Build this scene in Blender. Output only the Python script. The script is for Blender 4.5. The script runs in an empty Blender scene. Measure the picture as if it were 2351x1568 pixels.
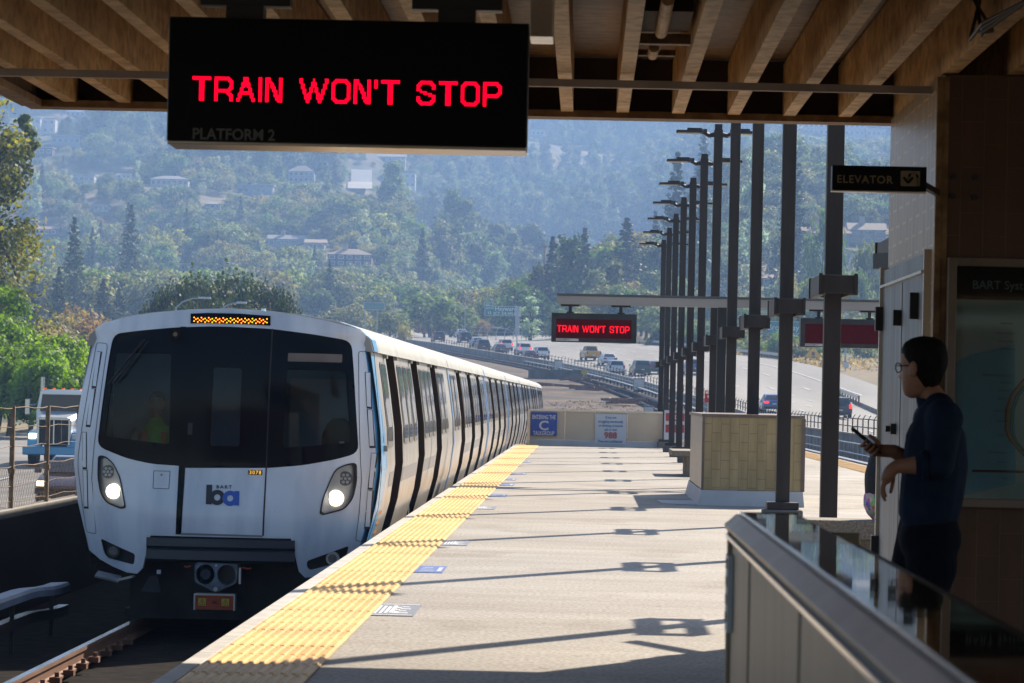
import bpy, bmesh, math, random
import numpy as np
from mathutils import Vector, Matrix
from mathutils.geometry import delaunay_2d_cdt
S = bpy.context.scene
C = S.collection
R = math.radians
rnd = random.Random(7)

# ---------------------------------------------------------------- camera
EYE = Vector((0.0, 0.0, 1.36))
FPX, CX, CY, W = 8000.0, 1175.5, 784.0, 2351.0
RHO = math.atan(0.0215)
PITCH = math.atan(126 * math.cos(RHO) / FPX)
YAW = math.atan(172.2 / FPX)
F0 = Vector((-math.sin(YAW) * math.cos(PITCH), math.cos(YAW) * math.cos(PITCH), math.sin(PITCH)))
R0 = Vector((math.cos(YAW), math.sin(YAW), 0))
U0 = R0.cross(F0)
RR = R0 * math.cos(RHO) + U0 * math.sin(RHO)
UU = -R0 * math.sin(RHO) + U0 * math.cos(RHO)
cam_d = bpy.data.cameras.new('camera')
cam = bpy.data.objects.new('camera', cam_d)
C.objects.link(cam)
M = Matrix((RR, UU, -F0)).transposed().to_4x4()
M.translation = EYE
cam.matrix_world = M
cam_d.lens = 36 * FPX / W
cam_d.sensor_width = 36
cam_d.clip_start = 0.3
cam_d.clip_end = 12000
cam_d.dof.use_dof = True
cam_d.dof.focus_distance = 38
cam_d.dof.aperture_fstop = 13
S.camera = cam

def ray(px, py):
    return (RR * (px - CX) + UU * (CY - py) + F0 * FPX).normalized()
def at(px, py, y):            # the point seen at a pixel, at distance y along the platform
    d = ray(px, py); return EYE + d * ((y - EYE.y) / d.y)
def on(px, py, z):
    d = ray(px, py); return EYE + d * ((z - EYE.z) / d.z)

# ---------------------------------------------------------------- light
SUN_EL, SUN_AZ = R(34.5), R(28.3)          # azimuth measured from +Y towards +X
w = bpy.data.worlds.new("World"); S.world = w; w.use_nodes = True
wn = w.node_tree; wn.nodes.clear()
sky = wn.nodes.new('ShaderNodeTexSky'); sky.sky_type = 'NISHITA'; sky.sun_disc = False
sky.sun_elevation = SUN_EL; sky.sun_rotation = SUN_AZ; sky.air_density = 1.0; sky.dust_density = 1.0; sky.ozone_density = 1.5
bg = wn.nodes.new('ShaderNodeBackground'); bg.inputs[1].default_value = 0.072
wo = wn.nodes.new('ShaderNodeOutputWorld')
wn.links.new(sky.outputs[0], bg.inputs[0]); wn.links.new(bg.outputs[0], wo.inputs[0])
sl = bpy.data.lights.new('sun', 'SUN'); sl.energy = 5.0; sl.angle = R(0.55); sl.color = (1.0, 0.88, 0.72)
so = bpy.data.objects.new('sun', sl); C.objects.link(so)
sd = Vector((math.sin(SUN_AZ) * math.cos(SUN_EL), math.cos(SUN_AZ) * math.cos(SUN_EL), math.sin(SUN_EL)))
so.rotation_euler = (-sd).to_track_quat('-Z', 'Y').to_euler(); so.location = (20, 40, 60)
S.view_settings.view_transform = 'Standard'; S.view_settings.look = 'None'
S.view_settings.gamma = 1; S.view_settings.exposure = 0.95; S.view_settings.use_curve_mapping = False
S.cycles.use_denoising = True
S.cycles.max_bounces = 7; S.cycles.diffuse_bounces = 3; S.cycles.glossy_bounces = 3
S.cycles.transmission_bounces = 4; S.cycles.transparent_max_bounces = 8; S.cycles.volume_bounces = 1
S.cycles.sample_clamp_indirect = 6; S.cycles.caustics_reflective = False; S.cycles.caustics_refractive = False

# ---------------------------------------------------------------- materials
def _nt(name):
    m = bpy.data.materials.new(name); m.use_nodes = True
    n = m.node_tree; b = n.nodes['Principled BSDF']
    return m, n, b
def col(c): return (c[0], c[1], c[2], 1.0)
def pm(name, c1, c2=None, scale=4.0, rough=0.6, metal=0.0, bump=0.0, bscale=None, spec=0.5, detail=6, rvar=0.0, stretch=None, coat=0.0, emit=None, estr=0.0, lo=0.35, hi=0.65):
    m, n, b = _nt(name)
    b.inputs['Base Color'].default_value = col(c1); b.inputs['Roughness'].default_value = rough
    b.inputs['Metallic'].default_value = metal; b.inputs['Specular IOR Level'].default_value = spec
    b.inputs['Coat Weight'].default_value = coat
    if emit: b.inputs['Emission Color'].default_value = col(emit); b.inputs['Emission Strength'].default_value = estr
    if c2 is None and not bump: return m
    tc = n.nodes.new('ShaderNodeTexCoord'); mp = n.nodes.new('ShaderNodeMapping')
    n.links.new(tc.outputs['Object'], mp.inputs[0])
    if stretch: mp.inputs['Scale'].default_value = stretch
    if c2 is not None:
        no = n.nodes.new('ShaderNodeTexNoise'); no.inputs['Scale'].default_value = scale; no.inputs['Detail'].default_value = detail
        n.links.new(mp.outputs[0], no.inputs[0])
        cr = n.nodes.new('ShaderNodeValToRGB'); cr.color_ramp.elements[0].position = lo; cr.color_ramp.elements[1].position = hi
        cr.color_ramp.elements[0].color = col(c1); cr.color_ramp.elements[1].color = col(c2)
        n.links.new(no.outputs[0], cr.inputs[0]); n.links.new(cr.outputs[0], b.inputs['Base Color'])
        if rvar:
            mr = n.nodes.new('ShaderNodeMapRange'); mr.inputs[3].default_value = rough - rvar; mr.inputs[4].default_value = rough + rvar
            n.links.new(no.outputs[0], mr.inputs[0]); n.links.new(mr.outputs[0], b.inputs['Roughness'])
    if bump:
        nb = n.nodes.new('ShaderNodeTexNoise'); nb.inputs['Scale'].default_value = bscale or scale * 6; nb.inputs['Detail'].default_value = 5
        n.links.new(mp.outputs[0], nb.inputs[0])
        bp = n.nodes.new('ShaderNodeBump'); bp.inputs['Strength'].default_value = 1.0; bp.inputs['Distance'].default_value = bump
        n.links.new(nb.outputs[0], bp.inputs['Height']); n.links.new(bp.outputs[0], b.inputs['Normal'])
    return m
def em(name, c, s):
    m, n, b = _nt(name); b.inputs['Base Color'].default_value = col([k * .2 for k in c]); b.inputs['Roughness'].default_value = .5
    b.inputs['Emission Color'].default_value = col(c); b.inputs['Emission Strength'].default_value = s
    return m
def glassy(name, tint, alpha=0.5, rough=0.03):      # tinted pane: part see-through, part mirror
    m, n, b = _nt(name); n.nodes.remove(b)
    tr = n.nodes.new('ShaderNodeBsdfTransparent'); tr.inputs[0].default_value = col(tint)
    gl = n.nodes.new('ShaderNodeBsdfGlossy'); gl.inputs['Roughness'].default_value = rough; gl.inputs[0].default_value = (1, 1, 1, 1)
    fr = n.nodes.new('ShaderNodeFresnel'); fr.inputs[0].default_value = 1.3
    mx = n.nodes.new('ShaderNodeMixShader')
    n.links.new(fr.outputs[0], mx.inputs[0]); n.links.new(tr.outputs[0], mx.inputs[1]); n.links.new(gl.outputs[0], mx.inputs[2])
    n.links.new(mx.outputs[0], n.nodes['Material Output'].inputs[0])
    return m
def leafmat(name, c1, c2, var=0.25, trans=0.45):
    m, n, b = _nt(name)
    oi = n.nodes.new('ShaderNodeObjectInfo'); tc = n.nodes.new('ShaderNodeTexCoord')
    no = n.nodes.new('ShaderNodeTexNoise'); no.inputs['Scale'].default_value = 0.6; no.inputs['Detail'].default_value = 4
    n.links.new(tc.outputs['Object'], no.inputs[0])
    cr = n.nodes.new('ShaderNodeValToRGB'); cr.color_ramp.elements[0].position = .38; cr.color_ramp.elements[1].position = .64
    cr.color_ramp.elements[0].color = col(c1); cr.color_ramp.elements[1].color = col(c2)
    hs = n.nodes.new('ShaderNodeHueSaturation')
    mh = n.nodes.new('ShaderNodeMapRange'); mh.inputs[3].default_value = .5 - .045 * var / .25; mh.inputs[4].default_value = .5 + .03 * var / .25
    mv = n.nodes.new('ShaderNodeMapRange'); mv.inputs[3].default_value = 1 - 1.4 * var; mv.inputs[4].default_value = 1 + 2.0 * var
    wnz = n.nodes.new('ShaderNodeMath'); wnz.operation = 'FRACT'; wm = n.nodes.new('ShaderNodeMath'); wm.operation = 'MULTIPLY'; wm.inputs[1].default_value = 7.13
    n.links.new(oi.outputs['Random'], wm.inputs[0]); n.links.new(wm.outputs[0], wnz.inputs[0])
    n.links.new(oi.outputs['Random'], mh.inputs[0]); n.links.new(wnz.outputs[0], mv.inputs[0])
    n.links.new(no.outputs[0], cr.inputs[0]); n.links.new(cr.outputs[0], hs.inputs['Color'])
    n.links.new(mh.outputs[0], hs.inputs['Hue']); n.links.new(mv.outputs[0], hs.inputs['Value'])
    n.links.new(hs.outputs[0], b.inputs['Base Color']); b.inputs['Roughness'].default_value = .6; b.inputs['Specular IOR Level'].default_value = .3
    tl = n.nodes.new('ShaderNodeBsdfTranslucent'); mx = n.nodes.new('ShaderNodeMixShader'); mx.inputs[0].default_value = trans
    h2 = n.nodes.new('ShaderNodeHueSaturation'); h2.inputs['Saturation'].default_value = 1.15; h2.inputs['Value'].default_value = 1.8
    n.links.new(hs.outputs[0], h2.inputs['Color']); n.links.new(h2.outputs[0], tl.inputs[0])
    n.links.new(b.outputs[0], mx.inputs[1]); n.links.new(tl.outputs[0], mx.inputs[2])
    n.links.new(mx.outputs[0], n.nodes['Material Output'].inputs[0])
    return m

# ---------------------------------------------------------------- mesh helpers
def tag(o, label=None, cat=None, group=None, kind=None):
    if label: o['label'] = label
    if cat: o['category'] = cat
    if group: o['group'] = group
    if kind: o['kind'] = kind
    return o
def thing(name, label, cat, loc=(0, 0, 0), rz=0.0, group=None):
    o = bpy.data.objects.new(name, None); C.objects.link(o); o.empty_display_size = .2
    o.location = loc; o.rotation_euler = (0, 0, rz)
    return tag(o, label, cat, group)
KIDS = {}
def dup(root, loc=None, rz=None, label=None, group=None, scale=None):
    r = root.copy(); C.objects.link(r)
    if loc is not None: r.location = loc
    if rz is not None: r.rotation_euler = (0, 0, rz)
    if scale is not None: r.scale = scale if hasattr(scale, '__len__') else (scale,) * 3
    if label: r['label'] = label
    if group: r['group'] = group
    for ch in KIDS.get(root.name, []):
        c = ch.copy(); C.objects.link(c); c.parent = r
        KIDS.setdefault(r.name, []).append(c)
        for g in KIDS.get(ch.name, []):
            d = g.copy(); C.objects.link(d); d.parent = c
            KIDS.setdefault(c.name, []).append(d)
    return r
def link_mesh(name, me, mats, parent=None, smooth=False, bevel=0.0, seg=2):
    o = bpy.data.objects.new(name, me); C.objects.link(o)
    for m in (mats if isinstance(mats, (list, tuple)) else [mats]): me.materials.append(m)
    if smooth:
        me.polygons.foreach_set('use_smooth', [True] * len(me.polygons))
        if smooth == 'auto': me.set_sharp_from_angle(angle=R(38))
    if bevel:
        b = o.modifiers.new('bevel', 'BEVEL'); b.width = bevel; b.segments = seg; b.limit_method = 'ANGLE'; b.angle_limit = R(40)
    if parent is not None:
        o.parent = parent; KIDS.setdefault(parent.name, []).append(o)
    return o
class MB:
    def __init__(s): s.v = []; s.f = []; s.mi = []; s.m = 0
    def add(s, vs, fs):
        o = len(s.v); s.v.extend([tuple(p) for p in vs]); s.f.extend([tuple(i + o for i in f) for f in fs]); s.mi.extend([s.m] * len(fs)); return s
    def quad(s, *p): return s.add(p, [tuple(range(len(p)))])
    def box(s, c, d, rz=0.0, mat=None, rx=0.0, ry=0.0):
        hx, hy, hz = d[0] / 2, d[1] / 2, d[2] / 2
        vs = [Vector((x, y, z)) for x in (-hx, hx) for y in (-hy, hy) for z in (-hz, hz)]
        q = Matrix.Rotation(rz, 3, 'Z') @ Matrix.Rotation(ry, 3, 'Y') @ Matrix.Rotation(rx, 3, 'X')
        cc = Vector(c)
        return s.add([q @ p + cc for p in vs], [(0, 1, 3, 2), (4, 6, 7, 5), (0, 4, 5, 1), (2, 3, 7, 6), (0, 2, 6, 4), (1, 5, 7, 3)])
    def bb(s, a, b): # box from corner to corner
        return s.box([(a[i] + b[i]) / 2 for i in range(3)], [abs(b[i] - a[i]) for i in range(3)])
    def bar(s, p, q, w, h=None):
        p, q = Vector(p), Vector(q); h = h or w; d = (q - p).normalized()
        up = Vector((0, 0, 1)) if abs(d.z) < .95 else Vector((0, 1, 0))
        a = d.cross(up).normalized() * w / 2; b = a.cross(d).normalized() * h / 2
        vs = [e + x * a + y * b for e in (p, q) for x, y in ((-1, -1), (1, -1), (1, 1), (-1, 1))]
        return s.add(vs, [(3, 2, 1, 0), (4, 5, 6, 7), (0, 1, 5, 4), (1, 2, 6, 5), (2, 3, 7, 6), (3, 0, 4, 7)])
    def cyl(s, p, q, r, r2=None, n=12, cap=True):
        p, q = Vector(p), Vector(q); r2 = r if r2 is None else r2; d = (q - p).normalized()
        up = Vector((0, 0, 1)) if abs(d.z) < .95 else Vector((0, 1, 0))
        a = d.cross(up).normalized(); b = a.cross(d).normalized()
        vs = []
        for e, k in ((p, r), (q, r2)):
            for i in range(n):
                t = 2 * math.pi * i / n; vs.append(e + (a * math.cos(t) + b * math.sin(t)) * k)
        fs = [(i, (i + 1) % n, n + (i + 1) % n, n + i) for i in range(n)]
        if cap: fs += [tuple(range(n))[::-1], tuple(range(n, 2 * n))]
        return s.add(vs, fs)
    def tube(s, pts, r, n=8, cap=True):
        pts = [Vector(p) for p in pts]; rs = r if hasattr(r, '__len__') else [r] * len(pts); rings = []
        for i, p in enumerate(pts):
            d = (pts[min(i + 1, len(pts) - 1)] - pts[max(i - 1, 0)]).normalized()
            up = Vector((0, 0, 1)) if abs(d.z) < .95 else Vector((0, 1, 0))
            a = d.cross(up).normalized(); b = a.cross(d).normalized()
            rings.append([p + (a * math.cos(2 * math.pi * k / n) + b * math.sin(2 * math.pi * k / n)) * rs[i] for k in range(n)])
        return s.loft(rings, cap)
    def loft(s, rings, cap=True, closed=True):
        n = len(rings[0]); vs = [p for r in rings for p in r]; fs = []
        for i in range(len(rings) - 1):
            for k in range(n if closed else n - 1):
                fs.append((i * n + k, i * n + (k + 1) % n, (i + 1) * n + (k + 1) % n, (i + 1) * n + k))
        if cap and closed: fs += [tuple(range(n))[::-1], tuple((len(rings) - 1) * n + k for k in range(n))]
        return s.add(vs, fs)
    def prism(s, poly, fn, a, b):      # poly of 2d points, fn(u, v, w) -> 3d
        n = len(poly)
        return s.loft([[fn(u, v, a) for u, v in poly], [fn(u, v, b) for u, v in poly]])
    def disc(s, c, r, axis='y', n=16, ry=None):
        c = Vector(c); ry = ry or r; vs = []
        for i in range(n):
            t = 2 * math.pi * i / n; a, b = r * math.cos(t), ry * math.sin(t)
            vs.append(c + (Vector((a, 0, b)) if axis == 'y' else Vector((a, b, 0)) if axis == 'z' else Vector((0, a, b))))
        return s.add(vs, [tuple(range(n))])
    def build(s, name, mats, parent=None, smooth=False, bevel=0.0, seg=2, rel=None, fix=True):
        me = bpy.data.meshes.new(name)
        v = s.v
        if rel is not None: v = [(p[0] - rel[0], p[1] - rel[1], p[2] - rel[2]) for p in v]
        me.from_pydata(v, [], s.f); me.polygons.foreach_set('material_index', s.mi)
        if fix:
            bm = bmesh.new(); bm.from_mesh(me); bmesh.ops.recalc_face_normals(bm, faces=bm.faces); bm.to_mesh(me); bm.free()
        me.update()
        return link_mesh(name, me, mats, parent, smooth, bevel, seg)

def inside(p, poly):
    x, y = p; c = False; n = len(poly)
    for i in range(n):
        x1, y1 = poly[i]; x2, y2 = poly[(i + 1) % n]
        if (y1 > y) != (y2 > y) and x < (x2 - x1) * (y - y1) / (y2 - y1 + 1e-12) + x1: c = not c
    return c
def dens(poly, step):
    out = []
    for i in range(len(poly)):
        a, b = poly[i], poly[(i + 1) % len(poly)]
        k = max(1, int(math.hypot(b[0] - a[0], b[1] - a[1]) / step))
        out += [(a[0] + (b[0] - a[0]) * t / k, a[1] + (b[1] - a[1]) * t / k) for t in range(k)]
    return out
def rounded(poly, r, n=4):
    out = []; m = len(poly)
    for i in range(m):
        p, a, b = Vector(poly[i]), Vector(poly[i - 1]), Vector(poly[(i + 1) % m])
        da, db = (a - p), (b - p); k = min(r, da.length * .45, db.length * .45)
        s, e = p + da.normalized() * k, p + db.normalized() * k
        for t in range(n + 1):
            u = t / n; q = s * (1 - u) ** 2 + p * 2 * u * (1 - u) + e * u * u; out.append((q.x, q.y))
    return out
def patch(mb, outer, fn, holes=(), step=0.08, thick=0.0):
    """fills a 2-d outline, maps it by fn(u, v, depth); thick > 0 gives it an edge going in by that depth"""
    outer = dens(outer, step); holes = [dens(h, step) for h in holes]
    us = [p[0] for p in outer]; vs = [p[1] for p in outer]
    pts = []; edges = []
    for L in [outer] + holes:
        k = len(pts); pts += L; edges += [(k + i, k + (i + 1) % len(L)) for i in range(len(L))]
    nb = len(pts)
    u = min(us) + step / 2
    while u < max(us):
        v = min(vs) + step / 2
        while v < max(vs):
            if inside((u, v), outer) and not any(inside((u, v), h) for h in holes): pts.append((u, v))
            v += step
        u += step
    V, _, Fc, _, _, _ = delaunay_2d_cdt([Vector(p) for p in pts], edges, [], 0, 1e-5)
    fs = []
    for f in Fc:
        c = (sum(V[i].x for i in f) / len(f), sum(V[i].y for i in f) / len(f))
        if inside(c, outer) and not any(inside(c, h) for h in holes): fs.append(tuple(f))
    mb.add([fn(p.x, p.y, 0) for p in V], fs)
    if thick:
        for L in [outer] + holes:
            mb.loft([[fn(p[0], p[1], 0) for p in L], [fn(p[0], p[1], thick) for p in L]], cap=False)
    return mb
def text_mesh(name, s, size, mat, parent, loc, rot=(R(90), 0, 0), bold=0.0, ext=0.002, sx=1.0, align='LEFT', space=1.0):
    cu = bpy.data.curves.new('lettering', 'FONT'); cu.body = s; cu.size = size; cu.extrude = ext; cu.offset = bold; cu.align_x = align
    cu.space_character = space; cu.resolution_u = 3; cu.space_line = 1.0
    t = bpy.data.objects.new('tmp', cu); C.objects.link(t)
    dg = bpy.context.evaluated_depsgraph_get(); me = bpy.data.meshes.new_from_object(t.evaluated_get(dg))
    bpy.data.objects.remove(t); bpy.data.curves.remove(cu)
    me.materials.clear()
    me.transform(Matrix.Translation(loc) @ Matrix.Rotation(rot[2], 4, 'Z') @ Matrix.Rotation(rot[0], 4, 'X') @ Matrix.Diagonal((sx, 1, 1, 1)))
    me.name = name
    return link_mesh(name, me, mat, parent)
def interp(x, xs, ys): return float(np.interp(x, xs, ys))
def sst(a, b, x):
    t = min(1.0, max(0.0, (x - a) / (b - a))); return t * t * (3 - 2 * t)
# ---------------------------------------------------------------- lie of the land
BY = [-300, 200, 225, 250, 300, 400, 520, 650]
BZ = [-1.15, -1.15, -.95, -.4, 1.05, 4.35, 8.3, 12.0]
PL = ([650, 800, 1000, 1200, 1500, 1700, 2000, 2400, 3000], [12, 18, 30, 46, 78, 103, 150, 218, 265])
PV = ([650, 900, 1200, 1600, 1850, 2100, 2400, 2700, 3000], [12, 15, 22, 44, 75, 122, 190, 245, 265])
PR = ([650, 720, 800, 900, 1200, 1600, 2000, 2400, 3000], [14, 20, 30, 42, 62, 88, 150, 218, 265])
def uc(y):
    if y < 220: return 0.0
    if y < 440: return -(y - 220) ** 2 / 2500.0
    return -(19.36 + .176 * (y - 440))
def base(y): return interp(y, BY, BZ)
def H(x, y):
    o = x - uc(y)
    b = base(y)
    if y < 350:
        zl = -2.1 + .013 * (y - 101)
        k = sst(-6.8, -8.4, o) if o < -6 else 0
        b = b + (zl - b) * k * (1 - sst(250, 350, y))
    if o > 13: b -= 1.0 * sst(16, 30, o) * sst(200, 300, y) * (1 - sst(330, 410, y))
    if o > 12 and y < 900: b += .05 * min(o - 12, 28) * sst(340, 430, y) * (1 - sst(600, 640, y))
    if o > 12 and y < 300: b = min(b, -1.0) if y < 220 else b
    if y > 620:
        phi = x / y * 8000 + 1345
        l, v, r = interp(y, *PL), interp(y, *PV), interp(y, *PR)
        kl = 1 - sst(780, 1200, phi); kr = sst(1400, 1760, phi)
        h = l * kl + r * kr + v * (1 - kl - kr)
        h += 13 * math.exp(-((phi - 1420) / 170) ** 2 - ((y - 760) / 90) ** 2)
        h += sst(800, 1100, y) * (9 * math.sin(x / 61 + y / 140) + 6 * math.sin(x / 33 - y / 75 + 1) + 4 * math.sin(y / 48 + x / 90))
        t = sst(620, 700, y); b = b * (1 - t) + h * t
    return b

M_dirt = pm('dry_earth', (.16, .12, .075), (.30, .23, .14), scale=.35, rough=.95, bump=.05, bscale=3)
m, n, b = _nt('hillside_ground')       # dry grass above, ballast and dirt by the line
tc = n.nodes.new('ShaderNodeTexCoord')
n1 = n.nodes.new('ShaderNodeTexNoise'); n1.inputs['Scale'].default_value = .02; n1.inputs['Detail'].default_value = 8
n.links.new(tc.outputs['Object'], n1.inputs[0])
cr = n.nodes.new('ShaderNodeValToRGB'); cr.color_ramp.elements[0].position = .42; cr.color_ramp.elements[0].color = (.07, .09, .03, 1)
cr.color_ramp.elements[1].position = .56; cr.color_ramp.elements[1].color = (.34, .26, .14, 1)
n2 = n.nodes.new('ShaderNodeTexNoise'); n2.inputs['Scale'].default_value = 1.2; n2.inputs['Detail'].default_value = 8
n.links.new(tc.outputs['Object'], n2.inputs[0])
mx = n.nodes.new('ShaderNodeMix'); mx.data_type = 'RGBA'; mx.blend_type = 'MULTIPLY'; mx.inputs[0].default_value = .7
n.links.new(n1.outputs[0], cr.inputs[0]); n.links.new(cr.outputs[0], mx.inputs[6]); n.links.new(n2.outputs[1], mx.inputs[7])
n.links.new(mx.outputs[2], b.inputs['Base Color']); b.inputs['Roughness'].default_value = 1
M_hill = m
M_asph = pm('motorway_asphalt', (.175, .167, .158), (.25, .238, .225), scale=.12, rough=.85, bump=.01, bscale=20, stretch=(1, .12, 1))
M_asph2 = pm('left_road_asphalt', (.17, .165, .16), (.24, .23, .22), scale=.3, rough=.85, bump=.01, bscale=20)
M_line = pm('road_paint', (.62, .62, .6), (.42, .42, .4), scale=2, rough=.7)
m, n, b = _nt('ballast')
tc = n.nodes.new('ShaderNodeTexCoord'); vo = n.nodes.new('ShaderNodeTexVoronoi'); vo.inputs['Scale'].default_value = 9
no = n.nodes.new('ShaderNodeTexNoise'); no.inputs['Scale'].default_value = .28; no.inputs['Detail'].default_value = 9
n.links.new(tc.outputs['Object'], vo.inputs['Vector']); n.links.new(tc.outputs['Object'], no.inputs[0])
c1 = n.nodes.new('ShaderNodeValToRGB'); c1.color_ramp.elements[0].position = .38; c1.color_ramp.elements[0].color = (.06, .05, .042, 1); c1.color_ramp.elements[1].position = .62; c1.color_ramp.elements[1].color = (.22, .145, .095, 1)
mx = n.nodes.new('ShaderNodeMix'); mx.data_type = 'RGBA'; mx.blend_type = 'MULTIPLY'; mx.inputs[0].default_value = .6
n.links.new(no.outputs[0], c1.inputs[0]); n.links.new(c1.outputs[0], mx.inputs[6]); n.links.new(vo.outputs['Color'], mx.inputs[7])
n.links.new(mx.outputs[2], b.inputs['Base Color']); b.inputs['Roughness'].default_value = 1
bp = n.nodes.new('ShaderNodeBump'); bp.inputs['Distance'].default_value = .04; n.links.new(vo.outputs['Distance'], bp.inputs['Height']); n.links.new(bp.outputs[0], b.inputs['Normal'])
M_ballast = m

def sheet(name, mat, rows, off, kind='structure', parent=None):
    """rows: list of lists of (x, y); z from the land plus off"""
    mb = MB(); n_ = len(rows[0])
    vs = [(x, y, (H(x, y) + off) if not callable(off) else off(x, y)) for r in rows for x, y in r]
    fs = [(i * n_ + k, i * n_ + k + 1, (i + 1) * n_ + k + 1, (i + 1) * n_ + k) for i in range(len(rows) - 1) for k in range(n_ - 1)]
    mb.add(vs, fs); o = mb.build(name, mat, parent, smooth=True, fix=False)
    if kind: o['kind'] = kind
    return o
ys = list(range(-120, 660, 8)) + list(range(660, 3001, 18)) + [3200, 3600]
sheet('ground', M_hill, [[(s_ * (95 + .30 * max(y, 0)), y) for s_ in (np.linspace(-1, 1, 200) if y < 9e9 else [])] for y in ys], lambda x, y: H(x, y) - .25)
def strip(name, mat, o0, o1, y0, y1, off, n_=2, step=6, along=uc):
    rows = []
    y = y0
    while y < y1 + .01:
        rows.append([(along(y) + o0 + (o1 - o0) * k / n_, y) for k in range(n_ + 1)]); y += step
    return sheet(name, mat, rows, off)
strip('trackbed', M_ballast, -6.9, 11.0, 96, 700, 0, 10)
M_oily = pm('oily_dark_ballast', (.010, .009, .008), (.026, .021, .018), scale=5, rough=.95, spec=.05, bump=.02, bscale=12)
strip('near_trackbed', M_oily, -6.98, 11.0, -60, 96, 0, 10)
strip('motorway', M_asph, 11.3, 40, 100, 760, .05, 24)
strip('left_road', M_asph2, -30, -7.6, -40, 660, .02, 12)
# lane paint
def dashes(name, o, y0, y1, ln, gap, wd=.16, off=.06, solid=False):
    mb = MB(); y = y0
    while y < y1:
        for k in range(2 if not solid else 1):
            a, b_ = y + ln * k / 2, y + ln * (k + 1) / 2 if not solid else y + ln
            q = [(uc(t) + o + s_, t) for t, s_ in ((a, -wd / 2), (a, wd / 2), (b_, wd / 2), (b_, -wd / 2))]
            mb.quad(*[(x, t, H(x, t) + off) for x, t in q])
        y += ln + gap
    o_ = mb.build(name, M_line, fix=False); o_['kind'] = 'structure'
for o_ in (16.5, 20.2, 23.9, 27.6, 31.3): dashes('lane_markings', o_, 230, 650, 4, 8, .25, .09)
for o_ in (13.0, 35.2): dashes('edge_line', o_, 130, 650, 6, 0, .22, .09, True)
for o_ in (-12.4, -16.1, -19.8): dashes('left_lane_markings', o_, 40, 420, 3.6, 7.4, .16, .06)
dashes('left_edge_line', -8.9, 20, 420, 6, 0, .16, .06, True)
# ---------------------------------------------------------------- vegetation
NR = np.random.RandomState(11)
def leaf_cloud(cent, rad, per, size, nr, squash=.8, shell=.55, up=0.0):
    """leaf quads on and in a set of clumps; returns verts, faces"""
    cent = np.asarray(cent, float); rad = np.asarray(rad, float); K = len(cent)
    n = K * per; ci = np.repeat(np.arange(K), per)
    d = nr.normal(size=(n, 3)); d /= np.linalg.norm(d, axis=1)[:, None]
    r = rad[ci] * (shell + (1 - shell) * nr.rand(n) ** .6) * (1 + .18 * nr.randn(n))
    p = cent[ci] + d * r[:, None] * np.array([1, 1, squash])
    nn = d + nr.normal(size=(n, 3)) * .42; nn[:, 2] += up; nn /= np.linalg.norm(nn, axis=1)[:, None]
    a = np.cross(nn, nr.normal(size=(n, 3))); a /= np.linalg.norm(a, axis=1)[:, None] + 1e-9; b = np.cross(nn, a)
    s = size * (.55 + .9 * nr.rand(n)); s1 = (s / 2)[:, None]; s2 = s1 * (.5 + .4 * nr.rand(n))[:, None]
    V = np.stack([p - a * s1 - b * s2 * .5, p + a * s1 * .4 - b * s2, p + a * s1 + b * s2 * .4, p - a * s1 * .3 + b * s2], 1).reshape(-1, 3)
    return V, n
def cloud_mesh(name, V, n):
    me = bpy.data.meshes.new(name); me.vertices.add(4 * n); me.vertices.foreach_set('co', V.astype(np.float32).ravel())
    me.loops.add(4 * n); me.loops.foreach_set('vertex_index', np.arange(4 * n, dtype=np.int32))
    me.polygons.add(n); me.polygons.foreach_set('loop_start', np.arange(0, 4 * n, 4, dtype=np.int32)); me.update(); me.validate()
    return me
def blobs(kind, rx, h, k, nr):
    """clump centres for a crown standing on z = 0 (whole height h)"""
    c = []; r = []
    for i in range(k):
        if kind == 'round':
            th = nr.rand() * 6.283; t = nr.rand(); z = h * (.34 + .56 * t); e = math.sqrt(max(.02, 1 - ((t - .35) / .68) ** 2)) * rx * .78
            q = e * (.45 + .55 * nr.rand() ** .5); rr = rx * (.22 + .16 * nr.rand())
        elif kind == 'tall':
            th = nr.rand() * 6.283; t = nr.rand(); z = h * (.2 + .72 * t); e = rx * (.9 - .55 * t) * (.6 + .5 * math.sin(t * 9 + 1) ** 2)
            q = e * nr.rand() ** .5; rr = rx * (.22 + .2 * nr.rand()) * (1.1 - .4 * t)
        elif kind == 'poplar':
            th = nr.rand() * 6.283; t = nr.rand(); z = h * (.1 + .86 * t); e = rx * .7 * math.sin(min(1, .15 + t) * 2.6 + .2); q = e * nr.rand() ** .5; rr = rx * (.28 + .15 * nr.rand())
        elif kind == 'bush':
            th = nr.rand() * 6.283; t = nr.rand(); z = h * (.1 + .7 * t); q = rx * (1 - .5 * t) * nr.rand() ** .5 * .85; rr = rx * (.2 + .15 * nr.rand())
        c.append((q * math.cos(th), q * math.sin(th), z)); r.append(rr)
    return c, r
def conifer(rx, h, nr, levels=26, per=8, leaf=.5, lo=.12):
    V = []; N = 0; c = []; r = []
    for i in range(levels):
        t = i / (levels - 1); z = h * (lo + (.98 - lo) * t); e = rx * (1 - t) ** .75 * (.6 + .6 * nr.rand())
        k = max(3, int(per * (1 - t * .6)))
        for j in range(k):
            th = 6.283 * (j + nr.rand() * .7) / k
            for q in (.3, .6, .92):
                c.append((e * q * math.cos(th), e * q * math.sin(th), z - e * q * .22 + nr.randn() * .35)); r.append(max(.34, e * .24))
    return c, r
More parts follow.
